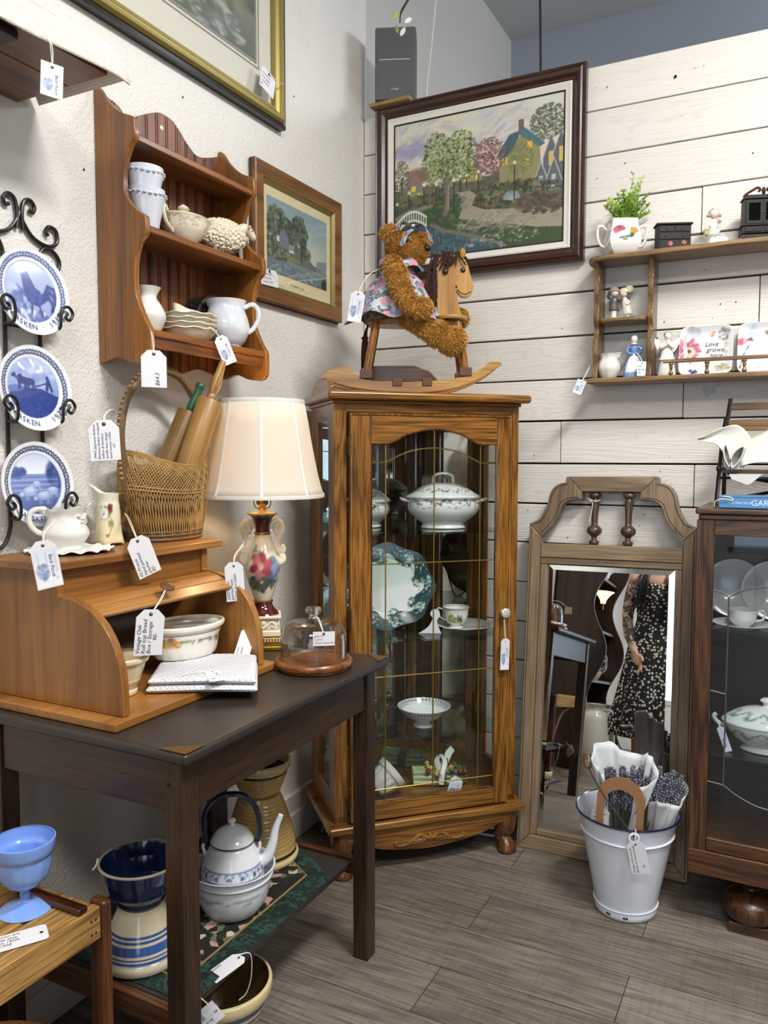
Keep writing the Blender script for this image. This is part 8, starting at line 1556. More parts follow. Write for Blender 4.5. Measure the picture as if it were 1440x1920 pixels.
b = MB(); b.add([(-gw + bv, 0.020, g0 + bv), (gw - bv, 0.020, g0 + bv), (gw - bv, 0.020, g1 - bv), (-gw + bv, 0.020, g1 - bv), (-gw, 0.0222, g0), (gw, 0.0222, g0), (gw, 0.0222, g1), (-gw, 0.0222, g1)], [(0, 1, 2, 3), (4, 5, 1, 0), (5, 6, 2, 1), (6, 7, 3, 2), (7, 4, 0, 3)])
b.build('mirror_glass', mirror_m, mr, smooth=0)
b = MB(); b.box(-0.225, 0.225, 0.026, FT, 0.06, 1.0); b.build('back_board', dark_hole, mr)
b = MB(); b.tube(cr([(-0.072, 0.002, 1.215), (-0.060, -0.004, 1.205), (-0.064, -0.002, 1.17), (-0.070, 0.002, 1.14)], 5), 0.0014, 5); b.tube(cr([(-0.080, 0.004, 1.222), (-0.05, 0.000, 1.212), (-0.036, 0.006, 1.218)], 5), 0.0014, 5); b.build('tag_string', string, mr)

# ---------------------------------------------------------------- enamel bucket with lavender
KX, KY = -0.422, 2.402
kb_ = thing('enamel_bucket', 'white enamel bucket with dark blue rim standing before the mirror', 'bucket', (KX, KY, 0.0015))
prof = [(0.086, 0.0), (0.090, 0.002)] + cr([(0.0915, 0.012), (0.0925, 0.030), (0.0915, 0.034), (0.110, 0.130), (0.130, 0.236), (0.134, 0.244), (0.133, 0.250), (0.144, 0.296), (0.147, 0.302)], 5)
b = MB(); b.lathe(vp(prof, 0.003, 0.004), 96); b.build('pail', mat('bucket_enamel', '#dde3ee', 0.18, coat=0.5, bump=(12, .04, .004)), kb_, smooth=60)
b = MB(); b.tube([(0.1478 * math.cos(t), 0.1478 * math.sin(t), 0.303) for t in np.linspace(0, 2 * PI, 80, endpoint=False)], 0.0034, 8, closed=True); b.build('blue_rim', mat('navy_rim', '#1a1740', .2, coat=.4), kb_)
b = MB()
for a in (4.35, 4.9): b.lathe([(0, 0.0), (0.008, 0.0004)], 9, sx=1, sy=.5, M=T(0.0915 * math.cos(a), 0.0915 * math.sin(a), 0.014) @ T(rz=a + PI / 2, rx=0) @ T(rx=PI / 2), caps=False)
b.build('enamel_chip', mat('chip', '#16161a', .6), kb_)
ax = Vector((0.30, -0.954, 0)); E1 = ax * 0.152 + Vector((0, 0, 0.288)); E2 = -ax * 0.152 + Vector((0, 0, 0.288)); up = Vector((-0.62, -0.10, 0.78)).normalized()
b = MB(); P = []
for t in np.linspace(0, PI, 30):
    q = math.sin(t); P.append(tuple(ax * 0.152 * math.copysign(abs(math.cos(t)) ** 0.62, math.cos(t)) + Vector((0, 0, 0.288)) + up * 0.190 * q ** 0.8))
b.tube(P, 0.0026, 8); b.build('bail_wire', mat('bail_steel', '#4b4744', .4, metal=.6), kb_)
b = MB(); top_c = Vector((0, 0, 0.288)) + up * 0.190; b.tube([tuple(top_c + ax * s_) for s_ in (-0.046, -0.042, -0.02, 0, 0.02, 0.042, 0.046)], [0.008, 0.0105, 0.0115, 0.0118, 0.0115, 0.0105, 0.008], 14); b.build('wooden_grip', wood('grip_wood', '#5c4226', '#927048', '#a07c52', 'x', 1.5, .5, .05), kb_)
for E_ in (E1, E2):
    b = MB(); d = E_.normalized(); b.tube([tuple(Vector((E_.x, E_.y, 0.285)) + Vector((-d.y, d.x, 0)).normalized() * 0.013 * math.cos(t) + Vector((0, 0, 0.013 * math.sin(t)))) for t in np.linspace(0, 2 * PI, 20, endpoint=False)], 0.0038, 8, closed=True); b.build('ear', mat('bucket_enamel', '#dde3ee'), kb_)
kraft = mat('kraft_card', '#9a6e4a', 0.8, bump=(300, .2, .001)); tissue = mat('tissue', '#d3d6d8', 0.8, sss=0.0)
stem_m = mat('dry_stem', '#4b5038', 0.8); lav = [mat('lavender_a', '#66647a', .85), mat('lavender_b', '#84818f', .85), mat('lavender_c', '#53525c', .85)]
def lavender(name, label, loc, rot, sleeve=True, seed=1, spread=0.05, H=0.36, n=34, wrap=True, wrap_h=0.40, wr=1.0):
    t = thing(name, label, 'flowers', loc, rot, group='lavender bundles in the bucket'); r_ = random.Random(seed)
    st = MB(); fl = [MB(), MB(), MB()]
    for k in range(n):
        x = r_.uniform(-1, 1); y = r_.uniform(-1, 1) * 0.5; h = H * r_.uniform(0.82, 1.05); P = cr([(x * 0.014, y * 0.016, 0.0), (x * spread * 0.45, y * 0.03, h * 0.5), (x * spread, y * spread * .8, h)], 5); st.tube(P, 0.0011, 4)
        for i in range(9):
            z = h - 0.07 + i * 0.0085; q = r_.uniform(0, 6.28); xx = x * spread * z / h; yy = y * spread * .8 * z / h
            for w_ in range(3): fl[r_.randint(0, 2)].ball((xx + 0.0042 * math.cos(q + w_ * 2.1), yy + 0.0042 * math.sin(q + w_ * 2.1), z), (0.0032, 0.0032, 0.0045), 5, 4)
    st.build('stems', stem_m, t, smooth=180)['kind'] = 'stuff'
    for m_, f in zip(lav, fl): f.build('blossoms', m_, t, smooth=180)['kind'] = 'stuff'
    if wrap:
        b = MB()
        def ws_(u, v):
            a = -2.6 + 5.2 * u; R = (0.022 + (0.052 + .012 * math.sin(a * 4) + 0.004 * math.sin(a * 13 + v * 9)) * v) * wr; return (R * 1.15 * math.sin(a), 0.012 + R * 0.75 * math.cos(a) + 0.006 * math.sin(a * 9) * v, 0.06 + (wrap_h - 0.06) * v * (1 - 0.18 * abs(a / 2.6) ** 2) + 0.02 * math.sin(a * 3 + seed) * v)
        b.grid(ws_, 60, 14); b.build('tissue_wrap', tissue, t, smooth=180, solid=0.0006)
    if sleeve:
        n_ = 30; ar = [(-0.066, 0.10)] + [(0.066 * -math.cos(PI * i / n_), 0.275 + 0.068 * math.sin(PI * i / n_)) for i in range(n_ + 1)] + [(0.066, 0.10)]; ai = [(-0.042, 0.13)] + [(0.046 * -math.cos(PI * i / n_), 0.252 + 0.052 * math.sin(PI * i / n_)) for i in range(n_ + 1)] + [(0.042, 0.13)]
        b = MB(); b.plate(ar, ai, -0.046, -0.0445); b.build('kraft_sleeve', kraft, t)
    return t
lavender('lavender_bundle', 'lavender bundle behind an arched kraft card at the front of the bucket', (-0.442, 2.368, 0.105), (0.10, 0.04, 0.12), True, 4, 0.055, 0.345, 44, True, 0.385)
lavender('lavender_bundle', 'tissue-wrapped bundle with its kraft sleeve seen edge on in the bucket', (-0.375, 2.432, 0.090), (-0.1, 0.12, -1.25), True, 8, 0.03, 0.27, 16, True, 0.31)
lavender('lavender_bundle', 'loose purple lavender bundle at the right side of the bucket', (-0.402, 2.372, 0.112), (0.02, 0.24, 0.3), False, 15, 0.066, 0.335, 62, True, 0.205, 0.62)
hang_tag('price_tag', 'cream tag on the kraft sleeve inside the bucket', (-0.482, 2.318, 0.330), (0.12, 0.08, 0.15), 0.050, 0.058, [(-0.488, 2.322, 0.375), (-0.482, 2.316, 0.355)], ['dried french', 'lavender', '$22'], 0.008, turn=False)
hang_tag('price_tag', 'white handwritten tag tied to the bucket ear', (-0.372, 2.243, 0.286), (0.10, -0.20, 0.12), 0.050, 0.098, [(-0.372, 2.252, 0.318), (-0.372, 2.244, 0.30)], ['Vintage white enamel', 'Bucket w/ wood handle', '', '      45-'], 0.0085)

# ---------------------------------------------------------------- right hand china cabinet
rcb = thing('china_cabinet', 'dark reddish oak china cabinet with leaded glass front at the right edge', 'cabinet', (-0.247, 2.380, 0))
roz = wood('red_oak_v', '#331c0d', '#553318', '#634020', 'z', 1.1, 0.35, 0.2, 1.4, .4); rox = wood('red_oak_h', '#331c0d', '#553318', '#634020', 'x', 1.1, 0.35, 0.2, 1.4, .4)
CW, CD = 0.74, 0.36
b = MB(); b.box(-0.004, CW + 0.004, -0.012, CD, 1.196, 1.212); b.box(0.004, CW - .004, -0.004, CD, 1.180, 1.196); b.build('top', rox, rcb, bevel=0.005, seg=3)
for x in (0, CW - 0.046): b = MB(); b.box(x, x + 0.046, 0, 0.024, 0.165, 1.180); b.build('front_stile', roz, rcb, bevel=0.002)
b = MB(); b.box(0.046, CW - 0.046, 0, 0.024, 1.138, 1.180); b.build('top_rail', rox, rcb, bevel=0.002)
b = MB(); b.box(0.046, CW - 0.046, 0.002, 0.024, 0.236, 0.275); b.build('door_bottom_rail', rox, rcb, bevel=0.004)
b = MB(); b.box(0.0, CW, -0.004, CD, 0.165, 0.236); b.build('base_board', rox, rcb, bevel=0.003)
for x in (0.0, CW - 0.018): b = MB(); b.box(x, x + 0.018, 0.024, CD, 0.236, 1.180); b.build('side_panel', roz, rcb, bevel=0.001)
b = MB(); b.box(0.018, CW - 0.018, CD - 0.014, CD - 0.002, 0.236, 1.180); b.build('back_panel', wood('dark_back', '#120b08', '#20140e', '#281a12', 'x', 1, .5, .1), rcb)
for z in (0.855, 0.500): b = MB(); b.box(0.020, CW - 0.020, 0.045, CD - 0.018, z, z + 0.006); b.build('glass_shelf', clear_thick, rcb)
b = MB(); b.box(0.044, CW - 0.044, 0.012, 0.015, 0.273, 1.140); b.build('glazing', pane('old_glass', (0.93, 0.95, 0.97), 0.9), rcb)
b = MB()
def lead(P): b.tube([(x, 0.0105, z) for x, z in P], 0.0022, 6)
c0 = CW / 2
for s_ in (-1, 1):
    X = lambda x: c0 + s_ * (c0 - x)
    lead([(X(0.087), 0.965), (X(0.087), 0.432)]); lead([(X(x), z) for x, z in cr([(0.046, 0.982), (0.066, 0.979), (0.087, 0.965)], 5)]); lead([(X(x), z) for x, z in cr([(0.087, 0.965), (0.130, 0.990), (0.190, 1.002), (0.26, 0.992), (c0, 0.965)], 5)])
    lead([(X(0.046), 0.698), (X(0.087), 0.692)]); lead([(X(0.046), 0.436), (X(0.087), 0.432)]); lead([(X(x), z) for x, z in cr([(0.087, 0.432), (0.13, 0.405), (0.19, 0.385), (0.26, 0.392), (c0, 0.432)], 5)])
b.build('lead_came', mat('dark_lead', '#5d6064', 0.55, metal=0.6), rcb)
for x in (0.165, CW - 0.165):
    for y in (0.085, CD - 0.07):
        b = MB(); b.lathe(cr([(0.05, 0.030), (0.070, 0.040), (0.077, 0.062), (0.072, 0.086), (0.050, 0.104), (0.026, 0.112), (0.020, 0.122), (0.026, 0.134), (0.020, 0.145), (0.024, 0.165)], 5), 40, c=(x, y, 0)); b.build('bulbous_foot', roz, rcb, smooth=60)
        b = MB(); b.box(x - 0.055, x + 0.055, y - 0.055, y + 0.055, 0, 0.031); b.build('foot_block', rox, rcb, bevel=0.003)
# dishes in it
dw_ = mat('dim_china', '#dcdad4', 0.15, coat=.3)
for x, lab in ((-0.165, 'white plate standing at the left back of the right cabinet top shelf'), (-0.055, 'white plate standing behind the cup and saucer in the right cabinet')):
    p = thing('china_plate', lab, 'plate', (x, 2.66, 0.953), (-0.2, 0, 0), group='plates standing in the right cabinet'); b = MB(); b.lathe([(0, 0), (0.055, 0), (0.062, 0.006), (0.088, 0.012), (0.088, 0.015), (0.06, 0.010), (0.052, 0.004), (0, 0.004)], 64, M=T(rx=PI / 2)); b.build('dish', dw_, p, smooth=50)
prof = cr([(0.040, 0), (0.044, 0.002), (0.058, 0.008), (0.082, 0.016)], 5); su = lathe_thing('saucer', 'white saucer under the cup on the right cabinet shelf', 'saucer', (-0.130, 2.505, 0.8615), vp(prof, 0.0025), dw_, 64)
cu2 = thing('teacup', 'plain white teacup on a saucer in the right cabinet', 'teacup', (-0.130, 2.505, 0.8665), 0.2); prof = cr([(0.020, 0), (0.022, 0.003), (0.036, 0.020), (0.040, 0.050)], 5)
b = MB(); b.lathe(vp(prof, 0.002), 48); b.build('cup', dw_, cu2, smooth=60); b = MB(); b.tube(cr([(0.038, 0, 0.044), (0.056, 0, 0.046), (0.056, 0, 0.024), (0.034, 0, 0.016)], 5), 0.003, 8); b.build('handle', dw_, cu2)
lathe_thing('serving_bowl', 'white serving bowl at the right of the cup in the right cabinet', 'bowl', (0.03, 2.52, 0.8615), vp(cr([(0.04, 0), (0.045, 0.003), (0.07, 0.03), (0.08, 0.06)], 5), 0.003), dw_, 56)
vt = thing('vegetable_tureen', 'oval white covered tureen with green scrollwork in the right cabinet', 'tureen', (-0.058, 2.520, 0.5065), 0.1)
gcv = Canvas(300, 60, 5, '#dfe2da', 9)
for k in range(10): x = 0.25 + k * 0.5; gcv.line([(x - .24 + .05 * i, 0.55 + 0.22 * math.sin(i * 0.7)) for i in range(10)], 0.03, '#6f8a74', .9); gcv.dabs(8, x, 0.35, 0.12, 0.12, 0.05, ['#7d9682', '#5d7a64'], .9); gcv.ell(x, 0.72, 0.06, 0.06, '#6f8a74', .8, .4)
prof = cr([(0.055, 0.0), (0.062, 0.004), (0.052, 0.018), (0.075, 0.032), (0.098, 0.060), (0.105, 0.078), (0.108, 0.082)], 5)
b = MB(); b.lathe(vp(prof, 0.004), 90, sx=1.12, sy=.8); b.build('bowl', glaze_m, vt, smooth=60, col=band_col(gcv, 0.030, 0.080, '#dfe2da', 1, 1.12, .8, .06))
prof = cr([(0.106, 0.083), (0.103, 0.088), (0.085, 0.104), (0.055, 0.120), (0.018, 0.128), (0.010, 0.131), (0.010, 0.138), (0.018, 0.146), (0.010, 0.154), (0, 0.155)], 5)
b = MB(); b.lathe(prof, 90, sx=1.12, sy=.8); b.build('lid', glaze_m, vt, smooth=60, col=band_col(gcv, 0.088, 0.126, '#dfe2da', 1, 1.12, .8, .03))
for s_ in (-1, 1): b = MB(); b.tube(cr([(s_ * 0.112, 0, 0.062), (s_ * 0.132, 0, 0.070), (s_ * 0.142, 0, 0.086), (s_ * 0.134, 0, 0.094)], 5), 0.006, 8); b.build('handle', dw_, vt)
hang_tag('price_tag', 'slim tag hanging from the green scrollwork tureen handle', (-0.178, 2.455, 0.578), (0, -0.35, 0.1), 0.020, 0.075, [(-0.195, 2.50, 0.590), (-0.185, 2.47, 0.585)], card=True)

# ---------------------------------------------------------------- on the china cabinet: small folding rack, napkins, book
fr = thing('folding_rack', 'small iron and wood folding rack standing on the china cabinet', 'rack', (-0.205, 2.55, 1.2125))
RW = 0.42
for x in (0, RW):
    b = MB(); b.tube(cr([(x, 0.155, 0.0), (x + .001, 0.152, 0.12), (x + .004, 0.150, 0.24), (x + .012, 0.158, 0.322)], 5), (0.0055, 0.0075), 8); b.tube(cr([(x - .006, -0.03, 0.0), (x - .004, -0.01, 0.06), (x - 0.002, 0.01, 0.115), (x, 0.06, 0.20), (x + .002, 0.13, 0.262)], 5), (0.005, 0.007), 8); b.ball((x - .003, 0.008, 0.108), (0.009, 0.012, 0.012), 10, 8); b.build('side_iron', black_iron, fr)
sw = wood('slat_wood', '#4c3218', '#83603a', '#927048', 'x', 1, .5, .05, .8)
for y, z, h in ((0.156, 0.286, 0.022), (0.150, 0.222, 0.034)): b = MB(); b.box(0.006, RW - 0.002, y - 0.005, y + 0.005, z, z + h); b.build('back_slat', sw, fr, bevel=0.002)
for y in (0.00, 0.045, 0.09): b = MB(); b.box(0.004, RW - 0.002, y, y + 0.034, 0.094, 0.104); b.build('seat_slat', sw, fr, bevel=0.002)
b = MB(); b.tube([(0.012, 0.10, 0.012), (RW - .02, 0.10, 0.092)], 0.005, 8); b.tube([(0.012, 0.115, 0.092), (RW - .02, 0.115, 0.012)], 0.005, 8); b.tube([(0.0, 0.02, 0.08), (RW, 0.02, 0.08)], 0.004, 8); b.build('cross_brace', black_iron, fr)
npk = thing('cloth_napkins', 'white cloth napkins folded in loops on the folding rack', 'napkins', (-0.205, 2.55, 1.3175))
lin_m = mat('white_linen', '#cfcdc3', 0.9, bump=(700, .3, .001))
top_e = cr([(-0.062, 0.090), (-0.025, 0.108), (0.010, 0.124), (0.042, 0.130), (0.066, 0.112), (0.085, 0.080), (0.10, 0.05)], 5)
bot_e = cr([(-0.061, 0.086), (-0.035, 0.080), (-0.012, 0.074), (0.008, 0.050), (0.012, 0.024), (0.018, 0.003), (0.06, 0.002)], 5)
b = MB()
def flap(u, v):
    k = u * (len(top_e) - 1); i_ = min(int(k), len(top_e) - 2); f_ = k - i_; A = [top_e[i_][q] * (1 - f_) + top_e[i_ + 1][q] * f_ for q in (0, 1)]; B_ = [bot_e[i_][q] * (1 - f_) + bot_e[i_ + 1][q] * f_ for q in (0, 1)]
    return (A[0] * v + B_[0] * (1 - v), -0.030 + 0.055 * v * u + 0.022 * math.sin(PI * v) * (1 - u) - 0.014 * math.sin(u * 11) * (1 - v) * u, A[1] * v + B_[1] * (1 - v))
b.grid(flap, 30, 14); b.build('draped_corner', lin_m, npk, smooth=180, solid=0.0022)
for k, (a, L_, w_) in enumerate(((-0.06, 0.070, 0.007), (0.62, 0.078, 0.012))):
    b = MB(); P = []
    for t in np.linspace(0, 1, 30):
        q = t * 2 if t < .5 else 2 - 2 * t; sd = (1 if t < .5 else -1) * w_ * math.sin(PI * min(q, .97)) ** .7; bend = 0.012 * (1 - q) ** 2; P.append((0.020 + bend + L_ * q * math.sin(a) + sd * math.cos(a), L_ * q * math.cos(a) - sd * math.sin(a) + 0.004))
    b.add([(x, y, z) for y in (-0.052, -0.030, 0.0) for x, z in P], [(r * 30 + i, r * 30 + i + 1, (r + 1) * 30 + i + 1, (r + 1) * 30 + i) for r in range(2) for i in range(29)]); b.build('folded_loop', lin_m, npk, smooth=180, solid=0.0035)
b = MB(); b.grid(lambda u, v: (0.055 + 0.26 * u, -0.02 + 0.09 * v, 0.010 + 0.16 * u ** 1.2 * v + 0.012 * math.sin(u * 7) * (1 - v) + 0.075 * v), 22, 10); b.build('flat_napkin', lin_m, npk, smooth=180, solid=0.002)
b = MB(); b.prism([(0.028, -0.012), (0.115, -0.012), (0.085, -0.040), (0.075, -0.042), (0.035, -0.026)], -0.002, 0.000, M=T(0, -0.052, 0)); b.build('hanging_corner', lin_m, npk)
gn = thing('grey_napkin', 'grey napkin printed with white blossoms beside the white napkins', 'napkin', (-0.072, 2.512, 1.3175))
b = MB(); b.grid(lambda u, v: (0.16 * u, -0.02 + 0.05 * v, 0.004 + 0.052 * u * (0.6 + 0.4 * v) + 0.006 * math.sin(u * 9)), 20, 8); b.build('cloth', mat('grey_cloth', '#5d5552', .9, bump=(500, .4, .001)), gn, smooth=180, solid=0.003)
b = MB(); r_ = random.Random(6)
for k in range(26): u = r_.uniform(0, .45); v = r_.random() * .6; b.ball((0.16 * u, -0.0225 + 0.05 * v, 0.007 + 0.052 * u * (0.6 + 0.4 * v) + 0.006 * math.sin(u * 9)), (0.0042, 0.003, 0.0042), 7, 5)
b.build('blossom_print', mat('blossom_white', '#dedbd6', .8), gn)
bo = thing('garden_book', 'blue hardback gardening book lying on the china cabinet top', 'book', (-0.192, 2.392, 1.2130))
b = MB(); b.box(0.0, 0.30, 0.0, 0.004, 0.0, 0.032); b.box(0.0, 0.30, 0.0, 0.15, 0.0, 0.003); b.box(0, 0.30, 0, 0.15, 0.029, 0.032); b.build('cover', mat('blue_cover', '#4d86bd', 0.35, coat=.2), bo, bevel=0.001)
b = MB(); b.box(0.003, 0.297, 0.004, 0.146, 0.003, 0.029); b.build('pages', mat('book_pages', '#e6e0d0', .8), bo)
b = MB(); write(b, 'THE PRACTICAL', 0.0085, T(0.022, -0.0004, 0.0125), 0); write(b, 'GARDENER', 0.022, T(0.080, -0.0004, 0.0085), 0); b.build('spine_lettering', mat('white_print', '#dbe4ee', .5), bo)
b = MB(); b.tube(cr([(-0.012, -0.004, 0.004), (-0.010, -0.006, 0.018), (0.010, -0.006, 0.026), (0.034, -0.004, 0.022), (0.030, -0.004, 0.030), (0.004, 0.0, 0.033)], 5), 0.0012, 5); b.build('string_loop', string, bo)
pw = thing('white_power_cord', 'white coiled power cord on the floor under the oak curio cabinet', 'cord', (-0.97, 2.70, 0.004))
b = MB(); b.tube(cr([(-0.12, 0.02, 0.0), (-0.06, -0.05, 0.0), (0.03, -0.06, 0.001), (0.08, -0.03, 0.004), (0.05, -0.01, 0.008), (-0.02, -0.035, 0.011), (-0.07, 0.01, 0.014), (-0.02, 0.03, 0.03)], 6), 0.004, 6); b.build('cord', mat('cord_white', '#d9dadc', .5), pw)
b = MB(); b.box(-0.05, 0.03, 0.03, 0.08, -0.002, 0.06); b.build('adapter', mat('adapter_black', '#0f0f10', .5), pw, bevel=0.004)
# ---------------------------------------------------------------- the shop behind the viewer (seen in the mirrors)
pe = thing('person', 'person in a long black dress with white daisy spots standing reflected in the leaning mirror', 'person', (-0.815, -0.12, 0))
def skin_mat():
    m = mat('skin_with_tattoo', '#d9ab92', 0.5, sss=0.1); nt = m.node_tree; L = nt.links.new; bs = nt.nodes['Principled BSDF']; tc = nt.nodes.new('ShaderNodeTexCoord'); sx = nt.nodes.new('ShaderNodeSeparateXYZ'); L(tc.outputs['Object'], sx.inputs[0])
    n = nt.nodes.new('ShaderNodeTexNoise'); n.inputs['Scale'].default_value = 17; n.inputs['Detail'].default_value = 3; n.inputs['Distortion'].default_value = 2.2; L(tc.outputs['Object'], n.inputs[0])
    r = ramp(nt, n.outputs['Fac'], [(0.46, (0, 0, 0)), (0.49, (1, 1, 1))])
    def step(o, a, b_): q = nt.nodes.new('ShaderNodeMapRange'); q.inputs['From Min'].default_value = a; q.inputs['From Max'].default_value = b_; L(o, q.inputs['Value']); return q.outputs[0]
    def mul(a, c): q = nt.nodes.new('ShaderNodeMath'); q.operation = 'MULTIPLY'; L(a, q.inputs[0]); L(c, q.inputs[1]); return q.outputs[0]
    k = mul(mul(step(sx.outputs['X'], -0.075, -0.09), step(sx.outputs['Z'], 0.86, 0.90)), mul(step(sx.outputs['Z'], 1.34, 1.30), r.outputs[0]))
    x = nt.nodes.new('ShaderNodeMix'); x.data_type = 'RGBA'; x.inputs[6].default_value = l4('#d9ab92'); x.inputs[7].default_value = l4('#4a4a48'); L(k, x.inputs[0]); L(x.outputs[2], bs.inputs['Base Color']); return m
b = MB()
def limb(P, R): q = cr(P, 5); r_ = list(np.interp(np.linspace(0, 1, len(q)), np.linspace(0, 1, len(R)), R)); b.tube(q, r_, 16); b.ball(q[0], r_[0], 14, 10); b.ball(q[-1], r_[-1], 14, 10)
for s_ in (-1, 1): limb([(s_ * 0.085, 0, 0.86), (s_ * 0.080, 0.012, 0.47), (s_ * 0.078, -0.012, 0.33), (s_ * 0.078, -0.005, 0.07)], [0.085, 0.055, 0.052, 0.034]); limb([(s_ * 0.078, -0.025, 0.035), (s_ * 0.085, 0.06, 0.030), (s_ * 0.088, 0.15, 0.020)], [0.033, 0.036, 0.022])
limb([(-0.160, -0.005, 1.335), (-0.192, -0.012, 1.20), (-0.200, 0.005, 1.06), (-0.172, 0.060, 0.94), (-0.120, 0.115, 0.835)], [0.050, 0.044, 0.037, 0.035, 0.024])
limb([(0.160, -0.005, 1.335), (0.205, 0.005, 1.21), (0.225, 0.045, 1.09), (0.20, 0.15, 1.17), (0.15, 0.235, 1.27)], [0.050, 0.043, 0.037, 0.033, 0.024])
def hand(w_, d, side, curl):
    w_ = Vector(w_); d = Vector(d).normalized(); s_ = Vector(side).normalized(); n_ = d.cross(s_).normalized()
    b.tube([tuple(w_), tuple(w_ + d * 0.04), tuple(w_ + d * 0.085)], [(0.024, 0.015), (0.036, 0.015), (0.038, 0.013)], 14, flat=tuple(s_))
    for i, (o, l) in enumerate(((-0.029, 0.060), (-0.010, 0.073), (0.010, 0.070), (0.028, 0.055))):
        p0 = w_ + d * 0.078 + s_ * o; b.tube([tuple(p0), tuple(p0 + d * l * .45 + n_ * curl * .2 * l), tuple(p0 + d * l * .78 + n_ * curl * .6 * l), tuple(p0 + d * l * .95 + n_ * curl * l)], [0.0092, 0.0085, 0.0078, 0.0062], 8)
    p0 = w_ + d * 0.028 + s_ * -0.026; b.tube([tuple(p0), tuple(p0 + d * 0.022 - s_ * 0.022), tuple(p0 + d * 0.052 - s_ * 0.030 + n_ * .01)], [0.013, 0.011, 0.008], 8)
hand((-0.118, 0.118, 0.830), (0.32, 0.12, -0.95), (-0.75, -0.5, -0.3), 0.4)
hand((0.148, 0.240, 1.275), (-0.45, 0.35, 0.85), (0.7, 0.6, 0.1), 0.5)
for z, cx, rx, ry, rz_ in ((0.90, 0, 0.165, 0.112, 0.13), (1.05, 0, 0.128, 0.092, 0.13), (1.20, 0, 0.146, 0.100, 0.12), (1.30, 0, 0.150, 0.080, 0.07)): b.ball((cx, 0, z), (rx, ry, rz_), 24, 16)
for s_ in (-1, 1): b.ball((s_ * 0.066, 0.062, 1.205), (0.064, 0.055, 0.060), 16, 12); limb([(s_ * 0.03, -0.01, 1.385), (s_ * 0.10, -0.01, 1.362), (s_ * 0.160, -0.005, 1.335)], [0.045, 0.044, 0.048])
limb([(0, -0.012, 1.34), (0, 0.0, 1.43), (0, 0.010, 1.47)], [0.060, 0.052, 0.055])
b.ball((0, 0.012, 1.545), (0.072, 0.092, 0.105), 24, 18); b.ball((0, 0.045, 1.495), (0.050, 0.052, 0.050), 16, 12); b.tube([(0, 0.098, 1.565), (0, 0.114, 1.535), (0, 0.118, 1.522)], [0.009, 0.013, 0.014], 10)
for s_ in (-1, 1): b.ball((s_ * 0.073, 0.005, 1.545), (0.012, 0.022, 0.032), 12, 8)
bd = b.build('body', skin_mat(), pe, smooth=180); q = bd.modifiers.new('union', 'REMESH'); q.mode = 'VOXEL'; q.voxel_size = 0.006; q.use_smooth_shade = True; q = bd.modifiers.new('soft', 'SMOOTH'); q.factor = 0.5; q.iterations = 3
for s_ in (-1, 1): b = MB(); b.ball((s_ * 0.030, 0.092, 1.555), (0.014, 0.008, 0.007), 14, 10); b.build('eye', mat('eye_white', '#e8e4de', .2), pe); b = MB(); b.ball((s_ * 0.030, 0.0985, 1.555), (0.0062, 0.003, 0.0062), 10, 8); b.build('iris', mat('iris', '#3a2a1c', .2), pe)
b = MB(); b.ball((0, 0.097, 1.487), (0.024, 0.008, 0.008), 16, 10); b.build('lips', mat('lips', '#a8605a', .4), pe)
def daisy():
    m = mat('daisy_dress', '#0b0b0d', 0.8); nt = m.node_tree; L = nt.links.new; tc = nt.nodes.new('ShaderNodeTexCoord'); v = nt.nodes.new('ShaderNodeTexVoronoi'); v.inputs['Scale'].default_value = 46; v.inputs['Randomness'].default_value = 0.75; L(tc.outputs['Object'], v.inputs[0])
    r = ramp(nt, v.outputs['Distance'], [(0.0, '#4a4438'), (0.10, '#4a4438'), (0.16, '#d6d2c6'), (0.33, '#d6d2c6'), (0.38, '#0b0b0d')]); L(r.outputs[0], nt.nodes['Principled BSDF'].inputs['Base Color']); return m
b = MB()
secs = cr([(1.285, 0.150, 0.104, 0.010), (1.21, 0.164, 0.128, 0.012), (1.13, 0.144, 0.108, 0.004), (1.05, 0.140, 0.104, 0), (0.95, 0.168, 0.122, 0), (0.86, 0.186, 0.138, 0), (0.65, 0.215, 0.172, 0), (0.45, 0.245, 0.205, 0), (0.28, 0.268, 0.230, 0)], 5); n = 90; V = []; F = []
for z, rx, ry, cy_ in secs:
    k = max(0, (0.95 - z) / 0.67)
    for i in range(n): t = 2 * PI * i / n; f = 1 + k * (0.07 * math.sin(7 * t + 1) + 0.05 * math.sin(12 * t)); V.append((rx * f * math.cos(t), cy_ + ry * f * math.sin(t), z + (0.012 * abs(math.sin(6 * t)) if z > 1.28 else 0)))
for j in range(len(secs) - 1):
    for i in range(n): F.append((j * n + i, (j + 1) * n + i, (j + 1) * n + (i + 1) % n, j * n + (i + 1) % n))
b.add(V, F)
for s_ in (-1, 1): b.tube(cr([(s_ * 0.085, 0.100, 1.285), (s_ * 0.105, 0.055, 1.375), (s_ * 0.108, -0.02, 1.412), (s_ * 0.095, -0.085, 1.32)], 5), (0.010, 0.003), 8, flat=(1, 0, 0))
b.build('dress', daisy(), pe, smooth=180, solid=0.003)
b = MB(); r_ = random.Random(3)
